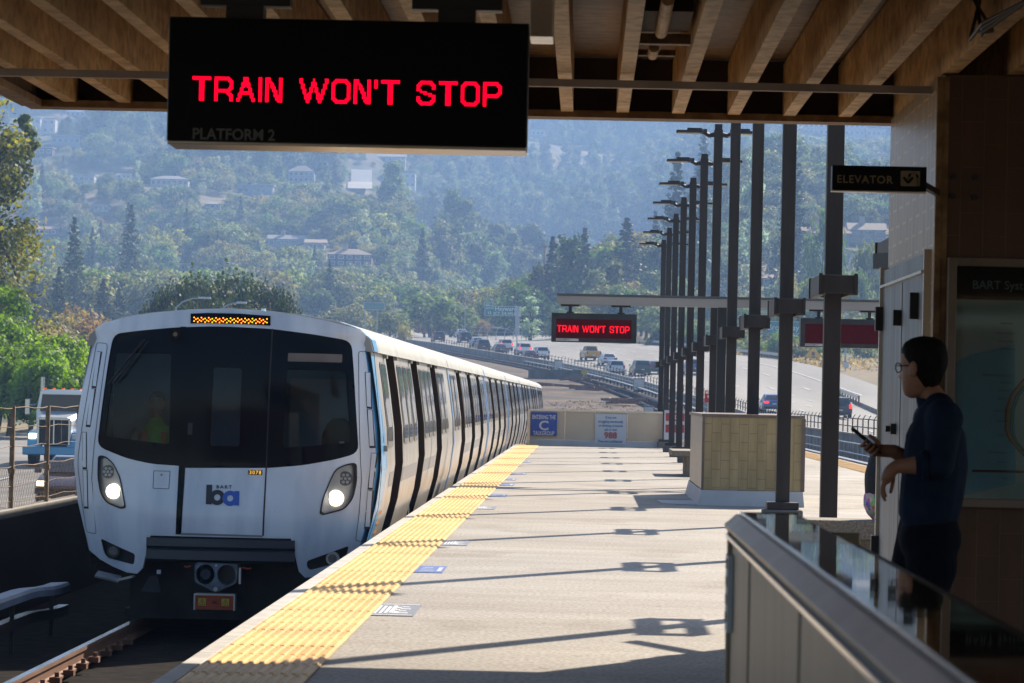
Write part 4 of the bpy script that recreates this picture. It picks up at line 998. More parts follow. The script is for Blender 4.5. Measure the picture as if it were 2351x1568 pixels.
# ---------------------------------------------------------------- tiled box
M_btile = brick('yellow_tile', (.47, .35, .17), (.45, .335, .16), (.36, .27, .13), .236, .118, .004, rough=.35, rot='zx')
M_btiles = brick('cream_tile_side', (.50, .44, .36), (.45, .40, .33), (.36, .31, .25), .236, .118, .004, rough=.35, rot='zy')
YX0, YX1 = 45.3, 50.8; xb0 = at(1612, 1100, YX0).x; xb1 = at(1842, 1100, YX0).x; zbx = at(1720, 952, YX0).z
t = thing('tiled_box', 'large yellow tiled box with metal rimmed top standing on the platform', 'box', (xb0, YX0, 0)); Lb = (xb0, YX0, 0)
mb = MB(); mb.bb((xb0, YX0, .205), (xb1, YX0 + .2, zbx - .04)); mb.build('front_wall', M_btile, t, rel=Lb)
mb = MB(); mb.bb((xb0 + .004, YX0 + .2, .2), (xb1 - .004, YX1, zbx - .042)); mb.build('side_wall', M_btiles, t, rel=Lb)
mb = MB(); mb.bb((xb0 - .02, YX0 - .02, zbx - .038), (xb1 + .02, YX1, zbx)); mb.bb((xb0 - .012, YX0 - .012, .2), (xb0 + .02, YX0 + .015, zbx - .04)); mb.bb((xb1 - .02, YX0 - .012, .2), (xb1 + .03, YX0 + .015, zbx - .04)); mb.build('metal_trim', M_frame, t, rel=Lb)
mb = MB(); mb.add([(xb0 - .01, YX0 - .01, .2), (xb1 + .01, YX0 - .01, .2), (xb1 + .03, YX0 - .05, 0), (xb0 - .05, YX0 - .05, 0), (xb0 - .01, YX1, .2), (xb0 - .06, YX1, 0), (xb1 + .01, YX1, .2), (xb1 + .05, YX1, 0)],
                 [(0, 1, 2, 3), (0, 3, 5, 4), (1, 6, 7, 2), (4, 5, 7, 6)]); mb.build('white_skirt', M_curb, t, rel=Lb)
mb = MB(); mb.add([(xb0 - .5, YX0 + .3, .006), (xb0 - .05, YX0 - .04, .006), (xb0 - .05, YX0 + 1.9, .007), (xb0 - .55, YX0 + 1.7, .007)], [(0, 1, 2, 3)]); mb.build('floor_apron', M_curb, t, rel=Lb, fix=False)

# ---------------------------------------------------------------- benches
def bench(name, label, x0, x1, y0, y1, h=.45, th=.12, leg=None):
    t = thing(name, label, 'bench', ((x0 + x1) / 2, (y0 + y1) / 2, 0), 0, 'concrete benches on the platform'); L = ((x0 + x1) / 2, (y0 + y1) / 2, 0)
    mb = MB(); mb.bb((x0, y0, h - th), (x1, y1, h)); mb.build('seat', M_agg, t, rel=L, bevel=.012)
    for q in (leg or (.2, .8)):
        xx = x0 + (x1 - x0) * q; mb = MB(); mb.bb((xx - .14, y0 + .08, 0), (xx + .14, y1 - .08, h - th)); mb.build('leg', M_agg, t, rel=L, bevel=.008)
    return t
xbn = at(1846, 1205, 27.2).x
bench('concrete_bench', 'rough concrete bench beside the elevator wall, seen above the glass topped parapet', xbn, xbn + 1.9, 27.2, 27.8, th=.15, leg=(.3, .85))
xbn = at(1543, 1040, 62).x
bench('concrete_bench', 'small concrete bench left of the tiled box', xbn, xbn + .62, 62, 64.5, h=.46, th=.1, leg=(.65,))

# ---------------------------------------------------------------- near parapet with dark glass ledge
M_panel = pm('beige_metal_panel', (.30, .25, .19), (.37, .31, .24), scale=2, rough=.42, metal=.35, stretch=(1, 3, .3))
M_chrome = pm('polished_rail', (.55, .62, .72), (.7, .75, .82), scale=2, rough=.16, metal=1.0)
HM = .287; zt_ = 1.36 - HM; YP = 9.0
x0 = .372
t = thing('stair_parapet', 'foreground parapet of beige metal panels with a polished cap and dark glass ledge', 'parapet', (x0, YP, 0)); Lp = (x0, YP, 0)
y = YP; k = 0
while y > .6:
    mb = MB(); mb.bb((x0 + .012 + .004 * (k % 2), max(.5, y - .93), 0), (x0 + .05, y - .012, zt_ - .068)); mb.build('panel', M_panel, t, rel=Lp, bevel=.003); y -= .94; k += 1
mb = MB(); mb.bb((x0 + .03, .5, 0), (x0 + .34, YP - .03, zt_ - .075)); mb.build('core', M_black, t, rel=Lp)
mb = MB(); mb.bb((x0, YP - .03, 0), (x0 + .34, YP + .004, zt_ - .045)); mb.build('end_panel', M_panel, t, rel=Lp, bevel=.003)
mb = MB(); mb.bb((x0 - .004, .5, zt_ - .066), (x0 + .045, YP + .004, zt_ - .054)); mb.build('lower_rail', M_chrome, t, rel=Lp, bevel=.002)
mb = MB(); mb.bb((x0 + .008, .5, zt_ - .053), (x0 + .04, YP, zt_ - .042)); mb.build('shadow_gap', M_black, t, rel=Lp)
mb = MB()
mb.loft([[(x0 - .006, y_, zt_ - .041), (x0 - .008, y_, zt_ - .030), (x0 + .022, y_, zt_ - .004), (x0 + .03, y_, zt_ - .004), (x0 + .03, y_, zt_ - .041)] for y_ in (.5, YP + .006)]); mb.build('cap', pm('worn_cap_metal', (.44, .37, .28), (.56, .49, .39), scale=6, rough=.35, metal=.6, stretch=(1, .5, 1)), t, rel=Lp, bevel=.001)
mb = MB(); mb.bb((x0 + .0305, .5, zt_ - .02), (x0 + .040, YP + .004, zt_ + .003)); mb.bb((x0 + .0405, YP - .004, zt_ - .02), (x0 + .185, YP + .004, zt_ + .002)); mb.build('cap_edge', M_chrome, t, rel=Lp, bevel=.002)
m, n, b = _nt('dark_ledge_glass'); b.inputs['Base Color'].default_value = (.012, .016, .018, 1); b.inputs['Roughness'].default_value = .03; b.inputs['Specular IOR Level'].default_value = 1.0; b.inputs['Coat Weight'].default_value = .6; b.inputs['Coat Roughness'].default_value = .02
tc = n.nodes.new('ShaderNodeTexCoord'); no = n.nodes.new('ShaderNodeTexNoise'); no.inputs['Scale'].default_value = 3; n.links.new(tc.outputs['Object'], no.inputs[0]); bp = n.nodes.new('ShaderNodeBump'); bp.inputs['Distance'].default_value = .0012; n.links.new(no.outputs[0], bp.inputs['Height']); n.links.new(bp.outputs[0], b.inputs['Normal'])
mb = MB(); mb.bb((x0 + .0405, .5, zt_ - .012), (x0 + .178, YP - .005, zt_)); mb.build('glass_ledge', m, t, rel=Lp)
p_ = at(1684, 1290, YP)
mb = MB(); mb.bb((x0 - .003, YP - .16, zt_ - .30), (x0 + .010, YP - .02, zt_ - .105)); nt_ = mb.build('notice_plate', M_swhite, t, rel=Lp)
mb = MB()
for i in range(4): mb.bb((x0 - .005, YP - .13, zt_ - .275 + .045 * i), (x0 - .0035, YP - .05, zt_ - .25 + .045 * i))
mb.build('notice_print', M_black, nt_, rel=Lp)
# ---------------------------------------------------------------- train
TX, TY = -3.60, 34.6
HZ = [-.95, -.75, -.5, -.15, .2, .6, 1.0, 1.4, 1.8, 1.9, 2.0, 2.08, 2.13, 2.17, 2.19]
HW = [1.22, 1.28, 1.33, 1.41, 1.50, 1.55, 1.53, 1.475, 1.41, 1.38, 1.28, 1.1, .8, .4, 0]
def hwz(z): return interp(z, HZ, HW)
m, n, b = _nt('brushed_stainless_body')
tc = n.nodes.new('ShaderNodeTexCoord')
c_a = ramp(nz(.6, (1, .6, 2)), .35, (.52, .49, .45), .65, (.62, .60, .56)); c_b = ramp(nz(3, (1, 1, .15)), .35, (.84, .82, .8), .62, (1, 1, 1))
n.links.new(mul(c_a, c_b), b.inputs['Base Color']); b.inputs['Roughness'].default_value = .34; b.inputs['Metallic'].default_value = .55
M_body = m
M_roofp = pm('pale_grey_roof', (.34, .35, .34), (.42, .43, .41), scale=1.2, rough=.8, stretch=(1, 1, 1))
M_mask = pm('white_cab_paint', (.74, .76, .80), (.64, .66, .70), scale=5, rough=.28, coat=.3, lo=.3, hi=.75, detail=8)
m, n, b = _nt('road_speckled_white_paint')
tc = n.nodes.new('ShaderNodeTexCoord'); vo = n.nodes.new('ShaderNodeTexVoronoi'); vo.inputs['Scale'].default_value = 17; n.links.new(tc.outputs['Object'], vo.inputs[0])
c_s = ramp(vo.outputs['Distance'], .035, (.25, .24, .24), .075, (1, 1, 1)); c_b = ramp(nz(2.6, (1, 1, .25), 9), .36, (.60, .66, .76), .60, (.84, .89, .96))
ns_ = ramp(nz(1.7), .5, (1, 1, 1), .56, (0, 0, 0)); mx = n.nodes.new('ShaderNodeMix'); mx.data_type = 'RGBA'; mx.blend_type = 'MIX'; n.links.new(ns_, mx.inputs[0]); n.links.new(c_s, mx.inputs[6]); mx.inputs[7].default_value = (1, 1, 1, 1)
n.links.new(mul(c_b, mx.outputs[2]), b.inputs['Base Color']); b.inputs['Roughness'].default_value = .3; b.inputs['Coat Weight'].default_value = .35
M_mask = m
M_tblue = pm('light_blue_paint', (.12, .42, .80), (.16, .47, .82), scale=3, rough=.3, coat=.3)
M_tbluedk = pm('joint_blue_paint', (.01, .20, .55), rough=.35)
M_tblack = pm('black_cab_glass', (.003, .004, .008), rough=.05, spec=.10)
M_tgap = pm('door_pocket_black', (.020, .014, .011), (.05, .03, .02), scale=6, rough=.75, stretch=(1, 1, .2))
M_twin = pm('tinted_side_glass', (.05, .055, .05), rough=.06, spec=1.0, coat=.5)
M_tframe = pm('window_frame_alu', (.30, .29, .27), rough=.35, metal=.6)
M_tunder = pm('underframe', (.02, .02, .022), (.045, .04, .038), scale=4, rough=.8)
M_tgrey = pm('grey_band', (.30, .30, .32), rough=.4, metal=.3)
M_int = pm('cab_interior', (.14, .26, .34), (.10, .20, .28), scale=2, rough=.7)

def Sd(side, off=0.0):      # side surface mapping (y, z, depth)
    return lambda y, z, d: (side * (hwz(z) + off - d), y, z)
zs_side = [-.42, -.3, -.15, .2, .6, 1.0, 1.4, 1.78]
def side_strip(mb, side, y0, y1, zs, off=0.0):
    k = max(1, int((y1 - y0) / 1.2)); rows = [[(side * (hwz(z) + off), y0 + (y1 - y0) * i / k, z) for z in zs] for i in range(k + 1)]
    mb.loft(rows, cap=False, closed=False)
def car_body(t, L, doors, y_start=0.0, both=True, name='body'):
    mb = MB()
    for side in (1, -1):
        y = y_start
        for d in doors:
            side_strip(mb, side, y, d - 1.25, zs_side); y = d
        side_strip(mb, side, y, L, zs_side)
    for yy in ((y_start, L) if y_start == 0 else (L,)):
        mb.add([(s_ * hwz(z), yy, z) for s_ in (1, -1) for z in zs_side], [tuple([k for k in range(len(zs_side))] + [len(zs_side) + k for k in reversed(range(len(zs_side)))])])
    mb.build(name, M_body, t, smooth='auto', fix=False)
    mb = MB(); rz_ = [1.78, 1.83, 1.9, 2.0, 2.08, 2.13, 2.17, 2.19]
    prof = [((hwz(z) + (.035 if z < 1.95 else .02 if z < 2.05 else 0)), z) for z in rz_]; prof = prof + [(-a, z) for a, z in reversed(prof[:-1])]
    k = 8; mb.loft([[(x, y_start + (L - y_start) * i / k, z) for x, z in prof] for i in range(k + 1)]); mb.build('roof', M_roofp, t, smooth='auto')
    for side in (1, -1) if both else (1,):
        for d in doors:
            mb = MB(); zz = zs_side; dp = .13; a, b_ = d - 1.25, d
            # pocket: jambs, back leaf and dark far seal that stands slightly proud
            mb.loft([[(side * (hwz(z) - e_), yy, z) for z in zz] for yy, e_ in ((a, 0), (a, dp), (b_, dp), (b_, 0))], cap=False, closed=False)
            mb.loft([[(side * (hwz(z) + e_), yy, z) for z in zz] for yy, e_ in ((b_ - .001, -dp), (b_ - .001, .018), (b_ + .05, .018), (b_ + .05, -.002))], cap=False, closed=False)
            dd = mb.build('door', M_tgap, t, smooth=False, fix=False)
            mb = MB()
            for (u0, u1) in ((a + .12, a + .52), (a + .72, a + 1.12)): patch(mb, rounded([(u0, .85), (u1, .85), (u1, 1.66), (u0, 1.66)], .08), Sd(side, -dp + .006), step=.25)
            mb.build('door_glass', M_twin, dd, fix=False)
            mb = MB()
            for yy in (b_ + .35, a - .40):
                mb.bb((side * (hwz(1.78) + .0), yy - .1, 1.735), (side * (hwz(1.78) + .05), yy + .1, 1.775))
            mb.build('gutter_bracket', M_tframe, t)
            for yy in (b_ + .62,):
                mb = MB(); side_strip(mb, side, yy, yy + .05, [.1, .2, .4, .6, .74], .03); side_strip(mb, side, yy + .4, yy + .43, [-.8, -.5, -.15, 0], .02); mb.build('grab_rail', M_tframe, t, fix=False)
def windows(t, side, spans, nm='window'):
    for (y0, y1) in spans:
        mb = MB(); patch(mb, rounded([(y0, .80), (y1, .80), (y1, 1.69), (y0, 1.69)], .10), Sd(side, .012), step=.3, thick=.012); fr = mb.build(nm, M_tframe, t, fix=False)
        mb = MB(); patch(mb, rounded([(y0 + .05, .86), (y1 - .05, .86), (y1 - .05, 1.67), (y0 + .05, 1.67)], .08), Sd(side, .0155), step=.3); mb.build('pane', M_twin, fr, fix=False)
def underframe(t, L, y0=0.5):
    mb = MB(); mb.bb((-1.15, y0, -1.02), (1.15, L - .3, -.93)); mb.build('underframe', M_tunder, t)
    for yc in (2.6, L - 2.6):
        for s_ in (-1, 1):
            for q in (-1.05, 1.05):
                mb = MB(); mb.cyl((s_ * .80, yc + q, -.62), (s_ * .92, yc + q, -.62), .40, n=20); mb.build('wheel', M_tunder, t)
    mb = MB()
    for yy in [y0 + 1.2 + 2.1 * k for k in range(int((L - 2) / 2.1))]: mb.box((1.33, yy, -.1), (.16, .22, .09)); mb.box((1.30, yy + .35, -.16), (.12, .3, .05))
    mb.build('step_bracket', M_tunder, t)

LC = 19.6
def trackpos(s):           # distance along the left track -> x, y, heading
    y = s
    if y > 165: x = TX - (y - 165) ** 2 / 2300; h = (y - 165) / 1150
    else: x = TX; h = 0
    return x, y, h
def zrail(y): return base(y) + 1.15
# plain carriage
DO = [4.9, 10.2, 15.5]
t0 = thing('train_carriage', '', 'train carriage', (0, 0, 0), 0, 'stainless carriages coupled behind the cab carriage')
car_body(t0, LC - .35, DO)
windows(t0, 1, [(.75, 1.75), (2.1, 3.1), (5.4, 6.3), (6.6, 7.5), (7.8, 8.6), (10.7, 11.6), (11.9, 12.8), (13.1, 13.9), (16.0, 16.9), (17.2, 18.3)])
for yb_ in ((0.0, .35), (LC - .75, LC - .352)):
    mb = MB(); side_strip(mb, 1, yb_[0], yb_[1], zs_side, .006); side_strip(mb, -1, yb_[0], yb_[1], zs_side, .006)
    prof = [((hwz(z) + (.043 if z < 1.95 else .026 if z < 2.05 else .006)), z) for z in (1.78, 1.83, 1.9, 2.0, 2.08, 2.13, 2.17, 2.19)]; prof = prof + [(-a, z + (.004 if z > 2.1 else 0)) for a, z in reversed(prof[:-1])]
    if yb_[0] > 1: mb.loft([[(x, y, z + .004) for x, z in prof] for y in (LC - .52, LC - .352)], cap=False, closed=False)
    mb.build('end_stripe', M_tbluedk, t0, fix=False)
mb = MB(); side_strip(mb, 1, 5.2, 8.6, [.37, .45, .53], .004); side_strip(mb, 1, 10.5, 13.9, [.37, .45, .53], .004); mb.build('grey_band', M_tgrey, t0, fix=False)
mb = MB(); mb.bb((-1.2, LC - .36, -.9), (1.2, LC + .02, 1.9)); mb.build('gangway', M_tunder, t0)
underframe(t0, LC)
LB_ = ['second carriage of the train, directly behind the white cab carriage', 'third carriage of the train, counted from the white cab', 'fourth carriage of the train, counted from the white cab', 'fifth carriage of the train, counted from the white cab',
       'sixth carriage of the train, beyond the platform end', 'seventh carriage of the train, where it starts to curve', 'eighth carriage, on the curve far behind', 'ninth carriage, nearly hidden on the curve', 'last visible pale roof of the train on the curve']
for i in range(9):
    x, y, h = trackpos(TY + LC * (i + 1) + .1); o = t0 if i == 0 else dup(t0)
    x2, y2, h2 = trackpos(TY + LC * (i + 2) + .1)
    o.location = (x, y, zrail(y)); o.rotation_euler = (math.atan2(zrail(y2) - zrail(y), LC), 0, math.atan2(-(x2 - x), y2 - y)); o['label'] = LB_[i]

# cab carriage
cab = thing('cab_carriage', 'leading train carriage with white cab front, black windscreen and lit headlights', 'train carriage', (TX, TY, 0), 0)
YS = .50
DC = [4.4, 9.7, 15.0]
car_body(cab, LC - .05, DC, YS)
windows(cab, 1, [(1.75, 2.75), (5.0, 5.9), (6.2, 7.0), (7.3, 8.1), (10.2, 11.1), (11.4, 12.3), (12.6, 13.4), (15.5, 16.5), (16.8, 17.8)])
mb = MB(); side_strip(mb, 1, 2.3, 3.1, [.37, .45, .53], .004); side_strip(mb, 1, 4.8, 8.4, [.37, .45, .53], .004); side_strip(mb, 1, 10, 13.7, [.37, .45, .53], .004); mb.build('grey_band', M_tgrey, cab, fix=False)
underframe(cab, LC, 1.6)
mb = MB(); patch(mb, [(YS, 1.76), (YS + .5, 1.76), (YS + .6, 1.2), (1.5, .62), (1.6, .3), (1.3, -.2), (1.05, -.55), (YS, -.55)], Sd(1, .006), holes=[[(.95, .86), (.95, 1.28), (1.12, .86)]], step=.2); mb.build('blue_side_panel', M_tblue, cab, fix=False)
mb = MB(); patch(mb, [(.95, .86), (.95, 1.28), (1.12, .86)], Sd(1, .004), step=.2); mb.build('cab_side_window', M_twin, cab, fix=False)
mb = MB(); mb.box((hwz(.8) + .02, 1.05, .80), (.05, .14, .06)); mb.build('door_handle', M_tframe, cab)
mb = MB(); prof = [((hwz(z) + (.043 if z < 1.95 else .026 if z < 2.05 else .006)), z) for z in (1.78, 1.83, 1.9, 2.0, 2.06)]
mb.loft([[(x, y, z + .004) for x, z in prof] for y in (YS + .05, YS + .75)], cap=False, closed=False); mb.build('blue_roof_band', M_tblue, cab, fix=False)
mb = MB()
for (u0, z0_, c_) in ((1.32, -.1, 0), (1.32, .0, 0), (1.32, .1, 0)): patch(mb, [(u0, z0_), (u0 + .6, z0_), (u0 + .6, z0_ + .04), (u0, z0_ + .04)], Sd(1, .008), step=.3)
mb.build('orange_side_marking', pm('orange_marking', (.55, .22, .06)), cab, fix=False)

# nose surface
def F(x, z):
    e = min(1.0, abs(x) / max(.05, hwz(min(z, 1.9)) if z < 1.9 else 1.42))
    return .50 * e ** 4.2 * .9 + .05 * e * e + .10 * max(0, z - 1.1) ** 2 + .05 * max(0, .3 - z) ** 2 - .06 * math.exp(-((z - .05) / .35) ** 2) * (1 - e * e)
def fc(cx, cy):
    px, py = (200 + cx / 1.1614) / 1.7423, (1150 + cy / 1.1614) / 1.7423
    u = (px - 503) / 231; v = (py - 895.5 - (px - 503) * .0215) / 231
    return (u + .0215 * v, 1.36 - v)
def Fm(off=0.0): return lambda x, z, d: (x, F(x, z) + off + d, z)
def poly(L): return [fc(*p) for p in L]
def fpatch(name, L, mat, off, parent=cab, holes=(), step=.09, thick=0.0, rr=0.0, smooth=False):
    p = poly(L); p = rounded(p, rr) if rr else p
    mb = MB(); patch(mb, p, Fm(off), holes=holes, step=step, thick=thick); return mb.build(name, mat, parent, smooth=smooth, fix=False)
# outline of the mask follows the body section
left = [fc(*p) for p in [(160, 240), (190, 180), (230, 155), (400, 130), (560, 112), (700, 103), (850, 105), (1000, 115), (1150, 135), (1300, 165), (1430, 195), (1465, 225), (1478, 290)]]
outl = []
zz = [1.80, 1.6, 1.4, 1.2, 1.0, .8, .6, .4, .2, 0, -.15, -.28]
top = [(-1.41, 1.86), (-1.37, 1.95), (-1.28, 2.01), (-1.0, 2.075), (-.7, 2.125), (-.35, 2.16), (0, 2.175), (.35, 2.16), (.7, 2.125), (1.0, 2.075), (1.28, 2.01), (1.37, 1.95), (1.41, 1.86)]
right = [(hwz(z) - .045, z) for z in zz]; leftm = [(-hwz(z) - .004, z) for z in zz]
lowR = [(1.24, -.37), (1.1, -.43), (.95, -.48), (.84, -.49), (.78, -.43), (.70, -.10)]
outl = top + right + lowR + [(-x, z) for x, z in reversed(lowR)] + list(reversed(leftm))
WIND = rounded(poly([(250, 212), (400, 196), (560, 183), (700, 179), (800, 180), (1000, 190), (1200, 216), (1368, 245), (1380, 380), (1405, 770), (1300, 800), (1150, 826), (1000, 838), (605, 838), (575, 828), (450, 820), (330, 795), (178, 738), (200, 560), (230, 330)]), .09)
HLl = rounded(poly([(183, 780), (222, 783), (262, 815), (297, 880), (327, 1025), (300, 1030), (225, 1003), (193, 955), (180, 880)]), .05)
HLr = rounded(poly([(1397, 814), (1398, 905), (1380, 985), (1340, 1035), (1243, 1059), (1229, 1050), (1240, 985), (1275, 895), (1300, 843), (1350, 820)]), .05)
FGl = rounded(poly([(192, 1170), (368, 1240), (360, 1291), (228, 1262), (208, 1238)]), .03)
FGr = rounded(poly([(1357, 1205), (1340, 1277), (1182, 1315), (1168, 1300), (1168, 1272)]), .03)
mb = MB(); patch(mb, outl, Fm(0), holes=[WIND, HLl, HLr, FGl, FGr], step=.07, thick=.12); sh = mb.build('cab_shell', M_mask, cab, smooth='auto', fix=False)
mb = MB()      # return from the mask edge to the body
ed = list(reversed(leftm)) + top
mb.loft([[(x, F(x, z) + .002, z) for x, z in ed], [(x * .999, YS + .06, z) for x, z in ed]], cap=False, closed=False); mb.build('shell_return', M_mask, cab, smooth='auto', fix=False)
ed = [top[-1]] + right; eo = [top[-1]] + [(hwz(z) + .004, z) for z in zz]
mb = MB(); mb.loft([[(x, F(x, z) + .002, z) for x, z in ed], [(x - .006, F(x, z) + .12, z) for x, z in eo], [(x, YS + .06, z) for x, z in eo]], cap=False, closed=False); mb.build('blue_corner', M_tblue, cab, smooth='auto', fix=False)
WL = rounded(poly([(268, 300), (536, 308), (530, 728), (218, 692), (240, 500)]), .03)
WR = rounded(poly([(1078, 380), (1343, 388), (1368, 722), (1058, 745)]), .03)
WD = rounded(poly([(736, 370), (868, 375), (857, 737), (720, 735)]), .03)
mb = MB(); patch(mb, WIND, Fm(.012), holes=[WL, WR, WD], step=.07, thick=.03); mb.build('black_front_panel', M_tblack, cab, smooth=True, fix=False)
M_cabglass = glassy('cab_window_glass', (.62, .74, .82))
for nm, p_ in (('left', WL), ('right', WR), ('door', WD)):
    mb = MB(); patch(mb, p_, Fm(.02), step=.1); mb.build('windscreen_pane', M_cabglass, cab, fix=False)
fpatch('windscreen_header', [(1082, 303), (1328, 308), (1327, 347), (1080, 342)], M_frame, .004, rr=.01)
# interior
mb = MB(); mb.bb((-1.34, 1.75, .1), (1.34, 1.80, 1.85)); mb.bb((-1.34, .55, .62), (1.34, 1.0, .68)); mb.bb((-1.34, .6, 1.80), (1.34, 1.75, 1.82)); mb.bb((-1.36, .60, .4), (-1.34, 1.75, .7)); mb.bb((-1.36, .6, 1.3), (-1.34, 1.75, 1.82)); mb.bb((.42, .7, .4), (.46, 1.7, 1.8)); mb.build('cab_interior', M_int, cab)
mb = MB(); mb.bb((-.50, 1.60, .5), (-.44, 1.74, 1.72)); mb.bb((.52, 1.68, .6), (1.2, 1.74, 1.5)); mb.build('cab_cabinet', M_tgrey, cab)
# door seams
fpatch('door_gap', [(577, 180), (604, 180), (606, 838), (590, 1146), (563, 1146), (576, 826)], M_tblack, -.004, step=.12)
fpatch('door_gap', [(1004, 190), (1011, 190), (986, 838), (974, 1152), (966, 1152), (980, 838)], M_tunder, -.004, step=.12)
mb = MB(); patch(mb, rounded(poly([(618, 628), (640, 628), (638, 684), (616, 684)]), .01), Fm(-.004), step=.05); mb.build('door_handle', M_black, cab, fix=False)
fpatch('door_sill', [(588, 1138), (968, 1150), (968, 1158), (586, 1148)], M_tgrey, -.006, step=.1)
# hatch outline
def outline(name, L, w_, mat=M_tunder, off=-.004, rr=.0, parent=cab):
    p = poly(L); p = rounded(p, rr) if rr else p
    cx_, cz_ = sum(q[0] for q in p) / len(p), sum(q[1] for q in p) / len(p)
    mb = MB(); q2 = []
    for i in range(len(p)):
        a, b_, c_ = Vector(p[i - 1]), Vector(p[i]), Vector(p[(i + 1) % len(p)]); d = ((b_ - a).normalized() + (c_ - b_).normalized()).normalized(); nn = Vector((-d.y, d.x)); 
        if (Vector((cx_, cz_)) - b_).dot(nn) < 0: nn = -nn
        q2.append((b_.x + nn.x * w_, b_.y + nn.y * w_))
    k = len(p); f = Fm(off); P_, Q_ = dens(p, .12), None
    vs = []; fs = []
    for i in range(k):
        j = (i + 1) % k; L_ = math.hypot(p[j][0] - p[i][0], p[j][1] - p[i][1]); nseg = max(1, int(L_ / .12))
        for s_ in range(nseg):
            o_ = len(vs)
            for t_ in (s_ / nseg, (s_ + 1) / nseg):
                for S_ in (p, q2): vs.append(f(S_[i][0] + (S_[j][0] - S_[i][0]) * t_, S_[i][1] + (S_[j][1] - S_[i][1]) * t_, 0))
            fs.append((o_, o_ + 1, o_ + 3, o_ + 2))
    mb.add(vs, fs); return mb.build(name, mat, parent, fix=False)
outline('hatch', [(457, 850), (536, 852), (531, 936), (454, 933)], .005, rr=.01)
mb = MB(); mb.disc((*[0, 0, 0],), .012, 'y', 10); mb.v = [(v[0] + fc(495, 870)[0], F(*fc(495, 870)) - .006, v[2] + fc(495, 870)[1]) for v in mb.v]; mb.build('hatch_lock', M_tframe, cab, fix=False)
# corner panels and their slots
outline('corner_panel_seam', [(160, 250), (216, 255), (221, 275), (190, 520), (163, 740), (150, 900), (170, 1152), (113, 1145), (92, 990), (74, 850), (74, 780), (95, 640)], .005, rr=.03)
outline('corner_panel_seam', [(1399, 292), (1470, 294), (1500, 640), (1508, 850), (1492, 1030), (1442, 1190), (1386, 1184), (1405, 1050), (1416, 900), (1408, 700)], .005, rr=.03)
slots = [[(166, 292), (193, 295), (168, 468), (142, 465)], [(142, 467), (168, 470), (141, 650), (116, 648)], [(95, 672), (121, 672), (125, 848), (101, 848)], [(101, 850), (127, 850), (131, 1033), (105, 1033)],
         [(1429, 390), (1456, 392), (1464, 565), (1440, 562)], [(1440, 565), (1466, 568), (1480, 748), (1453, 748)], [(1463, 770), (1491, 772), (1466, 945), (1444, 943)], [(1446, 946), (1471, 948), (1452, 1130), (1426, 1128)]]
for sl_ in slots:
    fpatch('grab_slot', sl_, M_tunder, -.003, step=.1); c_ = [sum(p[i] for p in sl_) / 4 for i in (0, 1)]
    fpatch('grab_slot_cover', [(c_[0] + (x - c_[0]) * .74 - 1, c_[1] + (y - c_[1]) * .93 - 4) for x, y in sl_], M_mask, -.009, step=.1)
# destination lights
fpatch('destination_box', [(625, 119), (700, 116), (850, 119), (998, 130), (998, 175), (850, 167), (700, 163), (625, 165)], M_tblack, -.012, step=.1, thick=.02)
mb = MB()
for i in range(41):
    for j in range(3):
        if (j == 1) == (i % 2 == 0): continue
        cx_ = 642 + i * 8.5; x, z = fc(cx_, 137 + j * 8.5 + (cx_ - 640) * .022 + (4 if (i // 2) % 2 else 0)); mb.disc((x, F(x, z) - .016, z), .0068, 'y', 8)
mb.build('amber_light', em('amber_led', (1.0, .26, .0), 2.5), cab, fix=False)
mb = MB(); x, z = fc(958, 112); mb.cyl((x, .25, 2.14), (x, .25, 2.185), .03, .02); mb.build('roof_stud', M_mask, cab)
# camera pod and wiper
x, z = fc(556, 216); mb = MB(); mb.prism(rounded([(x - .052, z - .06), (x + .052, z - .06), (x + .052, z + .06), (x - .052, z + .06)], .03), lambda u, v, q: (u, q, v), F(x, z) - .03, F(x, z) + .02); cp = mb.build('camera_pod', M_tblack, cab)
mb = MB(); mb.disc((x, F(x, z) - .033, z), .022, 'y', 14); mb.build('camera_lens', M_twin, cp, fix=False)
mb = MB()
for (a, b_, r_) in (((410, 240), (290, 380), .009), ((430, 245), (300, 400), .007), ((290, 380), (232, 450), .007), ((300, 400), (262, 440), .012)):
    x, z = fc(*a); x2, z2 = fc(*b_); mb.cyl((x, F(x, z) - .03, z), (x2, F(x2, z2) - .03, z2), r_, n=6)
mb.build('wiper', M_black, cab)
